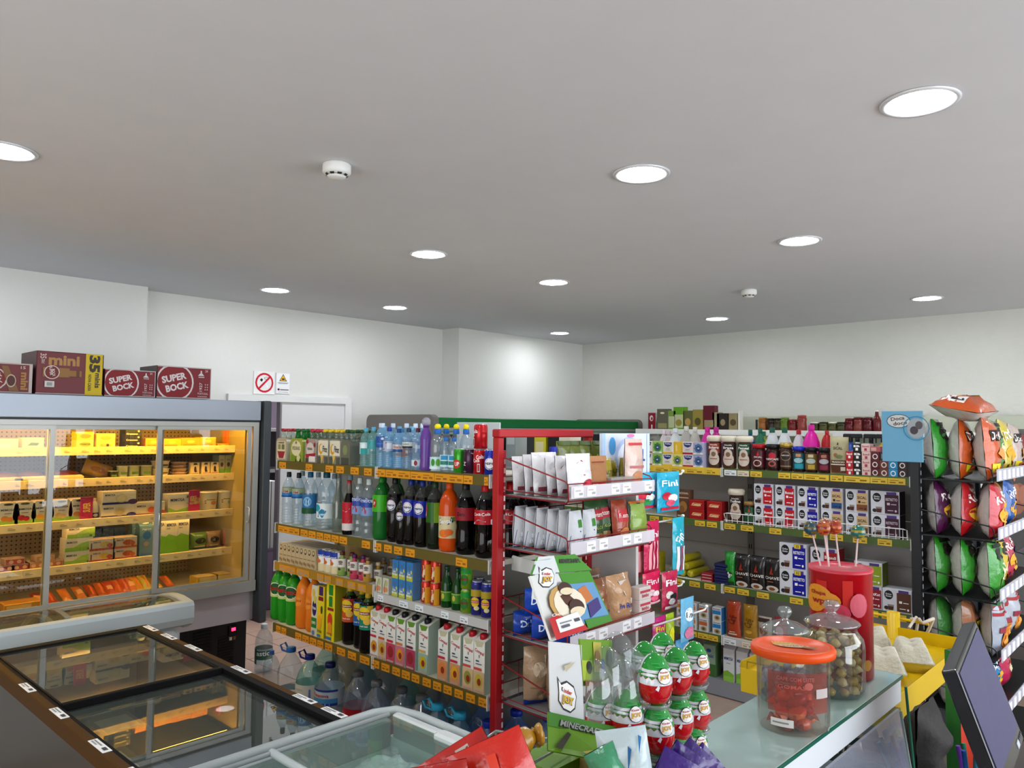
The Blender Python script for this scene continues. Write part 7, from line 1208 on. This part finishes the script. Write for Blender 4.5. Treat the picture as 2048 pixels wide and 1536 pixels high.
# the cardboard: a tall narrow box with sloping picture card above
def P3(px, py, Y): return at_y(px, py, Y)
def panel3(pts, th, mat, name, prints=None, flip=1):
    """a sheet of card through 3 or 4 points given as bottom left, bottom right, top right, top left"""
    a, b_, c_, d_ = [Vector(p) for p in pts]; n = (b_-a).cross(d_-a).normalized()*flip
    m = B().add([a, b_, c_, d_, a-n*th, b_-n*th, c_-n*th, d_-n*th], [(0, 1, 2, 3), (7, 6, 5, 4), (0, 4, 5, 1), (1, 5, 6, 2), (2, 6, 7, 3), (3, 7, 4, 0)], mat)
    o = m.obj(name, dp)
    if prints:
        g = lambda u, v, e: (a.lerp(b_, u+.5).lerp(d_.lerp(c_, u+.5), v)+n*e)
        B().draw(g, 1., 1., prints, .0008, .0006, seg=1).obj('printed_face', o)
    return o
YD = .735
joy = lambda x, y, s: [('p', [(x-.30*s, y+.05*s), (x-.34*s, y+.30*s), (x-.22*s, y+.20*s), (x, y+.26*s), (x+.25*s, y+.2*s), (x+.34*s, y+.05*s), (x+.28*s, y-.15*s), (x+.1*s, y-.24*s), (x-.15*s, y-.22*s), (x-.32*s, y-.10*s)], '#2c2c30'), ('p', [(x-.28*s, y+.05*s), (x-.30*s, y+.24*s), (x-.20*s, y+.17*s), (x, y+.23*s), (x+.23*s, y+.17*s), (x+.31*s, y+.04*s), (x+.25*s, y-.13*s), (x+.1*s, y-.21*s), (x-.14*s, y-.19*s), (x-.29*s, y-.09*s)], '#e4e2de'), ('t', 'K', x-.17*s, y+.11*s, .06*s, .07*s, '#20242c', -4, .03), ('t', 'inder', x+.02*s, y+.09*s, .28*s, .07*s, '#b01c1c', -4, .03), ('t', 'JOY', x, y-.06*s, .42*s, .17*s, '#6c4414', -3, .05), ('t', 'JOY', x-.005, y-.05*s, .39*s, .155*s, '#d8a81c', -3, .04)]
bl, br, tr_, tl = P3(1101, 1424, YD), P3(1168, 1447, YD-.02), P3(1163, 1290, YD-.02), P3(1098, 1283, YD)
panel3([bl, br, tr_, tl], .003, mt('#c6c8c8', .45), 'white_side_panel', joy(.5, .28, .85)+[('p', [(.40, .70), (.75, .78), (.45, .62)], '#b4a88c')])
p2r = P3(1224, 1281, YD+.03); p2b = P3(1224, 1372, YD+.03)
cols_ = ['#7c8c1c', '#8ca42c', '#5c7c1c']
panel3([P3(1166, 1372, YD-.02), p2b, p2r, P3(1160, 1278, YD-.02)], .003, mt('#648c1c', .45), 'green_front_panel', [('r', 0, .1, .3, .55, '#9cae34'), ('r', .35, .3, .6, .95, '#b0a444'), ('c', .20, .4, .08, .14, '#2c2c34'), ('c', .46, .62, .09, .16, '#8c5c3c'), ('c', .62, .4, .08, .2, '#1c5c8c'), ('c', .85, .6, .08, .2, '#1c4a34'), ('r', 0, 0, 1, .12, '#7c4c34')])
# sloping picture card (generic stand-in for the characters shown)
c_bl, c_br, c_tr, c_tl = P3(1104, 1283, YD), P3(1224, 1242, YD+.03), P3(1178, 1142, YD+.07), P3(1060, 1152, YD+.04)
panel3([c_bl, c_br, c_tr, c_tl], .004, mt('#cfcfca', .4), 'picture_card', [('p', [(.52, .0), (1, 0), (1, 1), (.45, 1)], '#3f8420'), ('p', [(.50, .10), (.98, .12), (.97, .78), (.50, .80)], '#5c8cb4'), ('p', [(.62, .40), (.84, .48), (.80, .74), (.64, .68)], '#b86c34'), ('p', [(.66, .16), (.90, .28), (.92, .48), (.70, .40)], '#3c2c6c'), ('p', [(.55, .02), (.98, .0), (.98, .12), (.55, .16)], '#3c7c24'), ('c', .38, .50, .27, .30, '#b89050'), ('c', .42, .48, .25, .27, '#ddd2bc'), ('p', [(.30, .62), (.42, .66), (.50, .52), (.40, .40), (.34, .48)], '#4c2818'), ('c', .42, .72, .11, .12, '#3c2018'), ('c', .42, .68, .11, .06, '#d8c8a8'), ('c', .48, .40, .12, .13, '#3c2018'), ('c', .46, .33, .12, .07, '#d8c8a8'), ('p', [(0, 0), (.50, 0), (.46, .16), (.12, .34), (0, .32)], '#b41c20'), ('p', [(.08, .08), (.46, .08), (.44, .32), (.08, .28)], '#dcdcdc'), ('r', .12, .20, .30, .22, '#7c7c80'), ('r', .34, .17, .42, .22, '#44444c'), ('r', .12, .13, .24, .17, '#55555c'), ('t', 'Choco', .13, .35, .2, .04, '#e8d8d8', 0)])
t_bl, t_br, t_tr, t_tl = P3(1064, 1149, YD+.04), P3(1184, 1140, YD+.07), P3(1150, 1108, YD+.075), P3(1076, 1114, YD+.055)
panel3([t_bl, t_br, t_tr, t_tl], .004, mt('#3f8420', .4), 'top_card', [('p', [(0, 0), (.42, 0), (.40, 1), (0, 1)], '#c8cccc'), ('t', 'MINECRAFT', .72, .62, .46, .26, '#30302c', -6, .05)])
g_ = panel3([P3(1066, 1196, YD+.030), P3(1116, 1190, YD+.036), P3(1108, 1118, YD+.052), P3(1072, 1122, YD+.050)], .003, mt('#c8cccc', .4), 'logo_tab', joy(.52, .5, 1.15))
panel3([P3(1096, 1500, YD-.03), P3(1225, 1525, YD-.08), P3(1258, 1460, YD-.05), P3(1096, 1424, YD)], .003, mt('#5f8a14', .45), 'green_base_flap', [('p', [(.0, .62), (1, .70), (1, 1), (0, 1)], '#3c7420'), ('t', 'MINECRAFT', .42, .74, .56, .20, '#20241c', -3, .05), ('t', 'MINECRAFT', .42, .75, .54, .17, '#8c8c88', -3, .03), ('p', [(.1, .1), (.25, .55), (.3, .5), (.2, .05)], '#2c2c1c'), ('p', [(.5, .1), (.8, .3), (.7, .0)], '#a89c34')])
B().box(.86, .72, ZC+.001, 1.0, .79, ZC+.11, mt('#5f8a14', .5)).obj('inner_box', dp)
# ============================================================ bags in the wire tray in front
tw = empty('wire_tray', (0, 0, 0), 'clear edged wire tray of snacks at the near end of the counter', 'tray')
wt = B(); zt = 1.225
q = [at_z(935, 1502, zt), at_z(992, 1462, zt), at_z(1138, 1484, zt), at_z(1040, 1542, zt)]
wt.tube(q+[q[0]], .0022, mt('#a8b0b0', .2, .6), 6)
wt.obj('rim', tw)
for k, p in enumerate(q): B().tube([p, (p.x, p.y, ZC)], .002, mt('#a8b0b0', .2, .6), 6).obj('leg', tw)
B().box(.60, .62, ZC+.001, .93, .79, ZC+.008, clear('#e4e8e8', .9, .1, 1.4, .05)).obj('tray_floor', tw)
redf = foil('#b81408', .25)
def spikebag(name, x, y, z, w, h, col, seed, rot, label, grp, pr=None, t=.05, amp=.012, cat='bag', back=None):
    return put(bag(name, w, h, t, col, back, pr, seed=seed, amp=amp, ex=.45, nu=11, nv=14), x, y, z, rot, label, grp)
def sbag(name, px, py, Y, w, h, col, seed, roll, label, grp, pr=None, t=.045, amp=.010, lean=-8, zr=-46):
    p = at_y(px, py, Y); a = R(roll)     # p: middle of the top edge; the bag hangs down from it
    bb = bag(name, w, h, t, col, None, pr, seed=seed, amp=amp, ex=.45, nu=11, nv=14)
    M = Matrix.Rotation(R(zr), 4, 'Z') @ Matrix.Rotation(a, 4, 'Y') @ Matrix.Rotation(R(lean), 4, 'X')
    o = put(bb, 0, 0, 0, 0, label, grp); top = M @ Vector((0, 0, h)); o.matrix_world = Matrix.Translation(p-top) @ M
    return o
sbag('red_snack_bag', 900, 1492, .745, .095, .13, '#a81206', 301, -32, 'bright red crinkled snack bag with a sharp upright corner', 'red snack bags', [('r', .55, .55, .75, .95, '#b0aaa0')])
sbag('red_snack_bag', 965, 1482, .700, .10, .15, '#bc1c0a', 302, -24, 'larger orange red crinkled snack bag in the middle', 'red snack bags', [('r', .1, .5, .2, .9, '#8c2408'), ('r', .5, .45, .62, .9, '#d03010')])
sbag('red_snack_bag', 1022, 1505, .690, .045, .13, '#b81408', 303, -14, 'narrow red snack bag next to the gold rolls', 'red snack bags')
sbag('red_snack_bag', 868, 1528, .72, .08, .11, '#9c1408', 304, -10, 'low red snack bag at the picture edge', 'red snack bags')
gd = foil('#a87818', .2)
for k, (px, py, l_, a) in enumerate(((1030, 1478, .05, 12), (1036, 1499, .05, 16), (1018, 1508, .045, -6))):
    p = at_y(px, py, .745); o = put(['gold_biscuit_roll', 'biscuits', [('gold_biscuit_roll', B().lathe([(.004, -l_/2), (.016, -l_/2+.012), (.017, 0), (.016, l_/2-.012), (.004, l_/2)], gd, 14).mesh('gold_biscuit_roll')), ('crimped_end', lump(0, 0, l_/2+.004, .016, .014, .007, gd, 90+k, 10, 6, .3).mesh('crimped_end'))]], p.x, p.y, p.z, (0, R(90-a), R(-30)), 'gold foil biscuit roll, %s behind the red bags' % ORD[k], 'gold biscuit rolls')
put(box('biscuit_box', .06, .05, .115, '#a8a05c', [('r', .1, .1, .9, .6, '#c8bc84'), ('c', .5, .35, .3, .1, '#8c4c1c')]), .955, .70, ZC+.011, R(0), 'low cream and olive biscuit box under the gold rolls')
put(box('biscuit_box', .09, .03, .095, '#4c2c18', [('r', .1, .6, .9, .9, '#2c1810')]), .90, .665, ZC+.011, R(-25), 'dark brown biscuit box in the wire tray')
sbag('mint_bag', 1240, 1456, .625, .070, .15, '#b4c4c8', 305, -8, 'silvery white bag with blue drops leaning on the eggs', 'pale bags in the tray', [('p', [(.25, .5), (.36, .7), (.31, .74)], '#1c5c94'), ('p', [(.5, .65), (.62, .85), (.56, .88)], '#1c5c94'), ('p', [(.62, .42), (.72, .6), (.66, .64)], '#1c5c94'), ('p', [(.75, .8), (.86, .93), (.80, .95)], '#2c6ca0'), ('r', .45, .3, .62, .5, '#c8b88c')])
sbag('mint_bag', 1196, 1496, .64, .045, .13, '#3f8c64', 306, -28, 'mint green bag beside the silvery one', 'pale bags in the tray')
for k, (px, py, rl) in enumerate(((1365, 1512, 30), (1385, 1502, 36), (1408, 1500, 42), (1430, 1512, 48))):
    sbag('purple_bag', px, py, .565+.004*k, .055, .09, '#301068', 310+k, rl, 'shiny purple bag, %s from left at the bottom edge' % ORD[k], 'purple bags', t=.022, amp=.010)
B().box(.98, .50, ZC-.02, 1.2, .604, ZC+.02, '#2a2438').obj('purple_bag_tray')
o = bpy.data.objects['purple_bag_tray']; tag(o, 'dark low tray holding the shiny purple bags at the counter edge', 'tray')
# ============================================================ yellow tray stand with egg cartons
ys = empty('yellow_tray_stand', (0, 0, 0), 'bright yellow metal tray stand beyond the counter end', 'stand')
yel = mt('#c8a404', .35); ydk = mt('#a08404', .4)
x0, x1, y0, y1, z = 2.275, 3.035, .705, 1.135, .935
b = B().box(x0, y0, z, x1, y1, z+.006, yel); b.obj('tray_floor', ys)
B().box(x0, y0-.003, z-.055, x1, y0, z+.022, yel, .001).obj('front_lip', ys); B().box(x1, y0-.003, z-.004, x1+.003, y1, z+.05, yel).box(x0-.003, y0-.003, z-.05, x0, y1, z+.022, yel).box(x0, y1, z-.01, x1, y1+.003, z+.04, ydk).obj('side_lip', ys)
B().tube([(x0, y1-.02, z+.02), (x0, y1-.02, z+.045), (x0, y1-.14, z+.045), (x0, y1-.14, z+.02)], .003, '#8c7404', 6).obj('wire_handle', ys)
B().tube([(x1+.02, y1-.02, z+.085), (x1+.02, y0+.10, z+.075)], .005, yel, 8).tube([(x1+.02, y1-.02, z+.085), (x0+.46, y1-.02, z+.085)], .005, yel, 8).obj('rail', ys)
B().lathe([(.022, 0), (.022, z+.10), (.019, z+.10), (.019, z+.06)], yel, 18, x1+.012, .92).obj('post', ys)
for (x, y) in ((x0+.10, y1-.03), (x1-.12, y1-.03)): B().box(x-.012, y-.012, 0, x+.012, y+.012, z, ydk).obj('leg', ys)
cm = mt('#b4ae9c', .9, 0, .5, 90., 0, .08); cl_ = mt('#b89a1c', .7, 0, .2, 60.)
def eggcarton():
    w, d = .105, .150
    low = B(); low.prism([(-w/2+.012, 0), (w/2-.012, 0), (w/2-.003, .034), (-w/2+.003, .034)], lambda u, v, s: (u, -d/2+.01 if s == 0 else d/2-.01, v), cl_)
    up = B(); nx, ny = 24, 30; vs = []
    for j in range(ny+1):
        for i in range(nx+1):
            u = (i/nx-.5)*w; v = (j/ny-.5)*d; ex = min((w/2-abs(u)), (d/2-abs(v)))
            hgt = .034+min(1, ex/.016)**.8*(.040+.008*abs(math.sin(math.pi*(u/w+.5)*2))*abs(math.sin(math.pi*(v/d+.5)*3)))
            if abs(u) < .010 and (abs(v-.026) < .008 or abs(v+.026) < .008): hgt -= .02
            vs.append((u, v, hgt))
    fs = [(j*(nx+1)+i, j*(nx+1)+i+1, (j+1)*(nx+1)+i+1, (j+1)*(nx+1)+i) for j in range(ny) for i in range(nx)]
    up.add(vs, fs, cm, True).box(-w/2-.004, -d/2-.004, .032, w/2+.004, d/2+.004, .0355, cm)
    return ['egg_carton', 'egg carton', [('egg_carton', low.mesh('egg_carton')), ('grey_lid', up.mesh('grey_lid')), ('holes', B().lathe([(.006, .0615), (0, .0616)], '#141414', 10, 0, .026, caps=False).lathe([(.006, .0615), (0, .0616)], '#141414', 10, 0, -.026, caps=False).mesh('holes'))]]
EC = eggcarton()
for (px, py, d) in ((1768, 1338, 'grey egg carton, front left one of the yellow tray'), (1822, 1318, 'grey egg carton beside it, further along the yellow tray'), (1748, 1292, 'grey egg carton half hidden behind the red tin')):
    p = at_z(px, py, z+.03); put(EC, p.x, p.y, z+.0065, -68, d, 'egg cartons')
o = tag(B().tube([(3.05, .86, 1.02), (3.00, .82, 1.035), (2.97, .80, 1.03), (3.02, .78, 1.04), (3.05, .80, 1.0), (3.065, .82, .96)], .006, mt('#b8ac9c', .8), 6).tube([(2.95, .84, 1.01), (3.0, .83, 1.04), (3.06, .84, 1.02), (3.07, .85, .97)], .005, mt('#b8ac9c', .8), 6).obj('knotted_string'), 'knotted beige string bag handle tied to the yellow tray corner', 'string')
# clutter beneath
cb = empty('black_crate', (2.56, .86, .42), 'black plastic crate with slotted sides under the yellow tray', 'crate')
b = B().box(-.22, -.14, 0, .22, .14, .01, bm)
for zz in (.0, .10, .20, .30): b.box(-.22, -.14, zz, .22, -.132, zz+.03, bm).box(-.22, .132, zz, .22, .14, zz+.03, bm).box(-.22, -.14, zz, -.212, .14, zz+.03, bm).box(.212, -.14, zz, .22, .14, zz+.03, bm)
for i in range(9): b.box(-.22+i*.053, -.14, 0, -.205+i*.053, -.132, .33, bm).box(-.22+i*.053, .132, 0, -.205+i*.053, .14, .33, bm)
for i in range(6): b.box(-.22, -.14+i*.053, 0, -.212, -.128+i*.053, .33, bm)
b.obj('slotted_side', cb); B().box(-.3, -.12, -.42, .3, .12, -.002, mt('#3a3a3e', .6)).obj('stand', cb)
put(bag('carrier_bag', .16, .20, .10, '#2c2826', seed=401, fl=False, amp=.02), 2.26, .61, .781, R(20), 'crumpled dark carrier bag on the side table below the yellow tray')
put(box('toy_box', .05, .045, .32, '#145020', [('p', [(0, 0), (1, 0), (1, .7), (0, .8)], '#b83018'), ('c', .6, .72, .34, .12, '#c8a414'), ('c', .6, .72, .28, .09, '#dccf9c'), ('t', 'GO', .6, .72, .4, .06, '#b02020')], side='#2f7a34'), 2.40, .56, .78, -25, 'tall green and red narrow box behind the tilted screen')
put(box('side_table', .66, .24, .7795, '#4a4644', None, cat='table'), 2.425, .555, 0, 0, 'dark side table behind the screen holding the pens', None)
cup = tag(B().lathe([(.030, 0), (.032, .005), (.034, .08), (.031, .08), (.029, .01), (0, .01)], mt('#1c2430', .3), 20, caps=False).obj('pen_cup', None, (2.165, .478, .7805)), 'dark pen cup crowded with coloured pens', 'cup')
for k, (c, d) in enumerate((('#7c2c44', 'maroon'), ('#3c8c6c', 'mint green'), ('#6c3c9c', 'violet'), ('#1c4c8c', 'navy'), ('#2c7c8c', 'teal'), ('#3c3c4c', 'black'), ('#8c8c94', 'grey'))):
    a = 6.28*k/7; dx, dy = .012*math.cos(a), .012*math.sin(a)
    tag(B().tube([(2.165+dx, .478+dy, .793), (2.165+dx*2.6, .478+dy*2.6, .93)], .0055, mt(c, .3), 8).obj('pen'), d+' pen standing in the dark cup', 'pen', 'pens in the cup')
# ============================================================ screen
mo = empty('tilted_screen', (0, 0, 0), 'black till screen tilted back with a dark violet blank display', 'screen')
TL, TR = Vector((1.797, .418, 1.205)), Vector((2.060, .440, 1.245)); BLp, BR = Vector((1.800, .352, 1.018)), Vector((2.062, .366, 1.042))
u_ = (TR-TL).normalized(); v_ = (TL-BLp).normalized(); n_ = u_.cross(v_).normalized()
if n_.y > 0: n_ = -n_
def quad3(a, b_, c_, d_, th, mat, name, off=0.):
    vs = [p+n_*off for p in (a, b_, c_, d_)]; vs += [p-n_*th for p in vs]
    o = B().add(vs, [(0, 1, 2, 3), (7, 6, 5, 4), (0, 4, 5, 1), (1, 5, 6, 2), (2, 6, 7, 3), (3, 7, 4, 0)], mat).obj(name, mo, bevel=.004 if th > .01 else 0); return o
e = .012
quad3(BLp-u_*e-v_*.034, BR+u_*e-v_*.034, TR+u_*e+v_*e, TL-u_*e+v_*e, .030, mt('#0d0e12', .22, 0, 0, 60, .4), 'bezel')
quad3(BLp, BR, TR, TL, .002, mt('#33315a', .35), 'display_panel', .0015)
quad3(BR-u_*.062-v_*.022, BR-u_*.040-v_*.022, BR-u_*.040-v_*.010, BR-u_*.062-v_*.010, .002, mt('#b8bcc4', .3), 'badge', .001)
for k in range(4): quad3(BR-u_*(.030-k*.010)-v_*.018, BR-u_*(.025-k*.010)-v_*.018, BR-u_*(.025-k*.010)-v_*.013, BR-u_*(.030-k*.010)-v_*.013, .002, mt('#4c4e54', .3), 'button', .001)
c_ = (BLp+BR)/2-v_*.034-n_*.02
B().tube([c_+Vector((0, .02, .03)), c_+Vector((0, .02, -.10)), (c_.x, c_.y+.02, .78)], .016, bm, 10).obj('neck', mo)
B().box(c_.x-.09, c_.y-.05, .761, c_.x+.09, c_.y+.09, .78, bm, .004).obj('foot', mo)
dk_ = tag(B().box(1.45, .06, .72, 2.75, .49-.06, .76, mt('#4a4a52', .5), .004).box(1.5, .1, 0, 1.54, .4, .72, '#3a3a40').box(2.66, .1, 0, 2.70, .4, .72, '#3a3a40').obj('cash_desk'), 'dark cash desk top beneath the tilted till screen', 'desk')
put(box('card_terminal', .10, .16, .05, '#1c1c20', [('r', .1, .2, .9, .8, '#3a3c40')], cat='device'), 2.42, .27, .7605, -15, 'dark card terminal on the cash desk beside the screen')
for k, (x, y, s, c, d) in enumerate(((2.45, .36, 501, '#8c6c4c', 'amber'), (2.56, .33, 502, '#9c9ca4', 'silvery'), (2.60, .24, 503, '#8c7c6c', 'tan'))):
    put(bag('sweet_bag', .12, .10, .05, foil(c, .2), seed=s, amp=.012), x, y, .765+(.052 if 0 else 0), R(-20), '%s clear wrapped sweet bag on the cash desk behind the screen' % d, 'sweet bags on the desk')
# ------------------------------------------------------------ settle neighbours so that nothing is pressed into the next thing
ROUND = {'bottle', 'can', 'jar', 'tub'}
items = []
for r in PLACED:
    if r['category'] in ('sweet', 'egg', 'sign', 'card', 'lollipop', 'table', 'stool', 'chocolate') or r.name.startswith(('red_snack_bag', 'mint_bag', 'purple_bag', 'wafer')): continue
    M = r.matrix_basis; cs = [M @ Vector(c) for c in r.bound_box]
    lo = [min(c[i] for c in cs) for i in range(3)]; hi = [max(c[i] for c in cs) for i in range(3)]
    k = .90 if 'bag' in r.name or 'pouch' in r.name else 1.
    items.append([r, (lo[0]+hi[0])/2, (lo[1]+hi[1])/2, (hi[0]-lo[0])/2*k, (hi[1]-lo[1])/2*k, lo[2], hi[2], r['category'] in ROUND and abs((hi[0]-lo[0])-(hi[1]-lo[1])) < .012, 0., 0.])
pairs = []
for i, a in enumerate(items):
    for b in items[i+1:]:
        if a[5] < b[6]-.002 and b[5] < a[6]-.002 and abs(a[1]-b[1]) < a[3]+b[3]+.02 and abs(a[2]-b[2]) < a[4]+b[4]+.02: pairs.append((a, b))
for it in range(40):
    for a, b in pairs:
        dx = (b[1]+b[8])-(a[1]+a[8]); dy = (b[2]+b[9])-(a[2]+a[9])
        if a[7] and b[7]:
            need = a[3]+b[3]+.0008; d = math.hypot(dx, dy)
            if d >= need: continue
            if d < 1e-6: dx, d = 1e-6, 1e-6
            mx, my = dx/d*(need-d), dy/d*(need-d)
        else:
            px_ = a[3]+b[3]+.0006-abs(dx); py_ = a[4]+b[4]+.0006-abs(dy)
            if px_ <= 0 or py_ <= 0: continue
            mx, my = (math.copysign(px_, dx), 0) if px_ < py_ else (0, math.copysign(py_, dy))
        for o, s in ((a, -.5), (b, .5)):
            o[8] = max(-.009, min(.009, o[8]+mx*s)); o[9] = max(-.009, min(.009, o[9]+my*s))
for o in items:
    for e in (2.362, 4.513):     # keep clear of the price rails
        if e-.02 < o[1]-o[3] < e+.25 and o[1]+o[8]-o[3] < e and abs(o[5]-.11) > .02 and (e > 3 or o[2] > 2.3): o[8] = e-o[1]+o[3]
    o[0].location.x += o[8]; o[0].location.y += o[9]
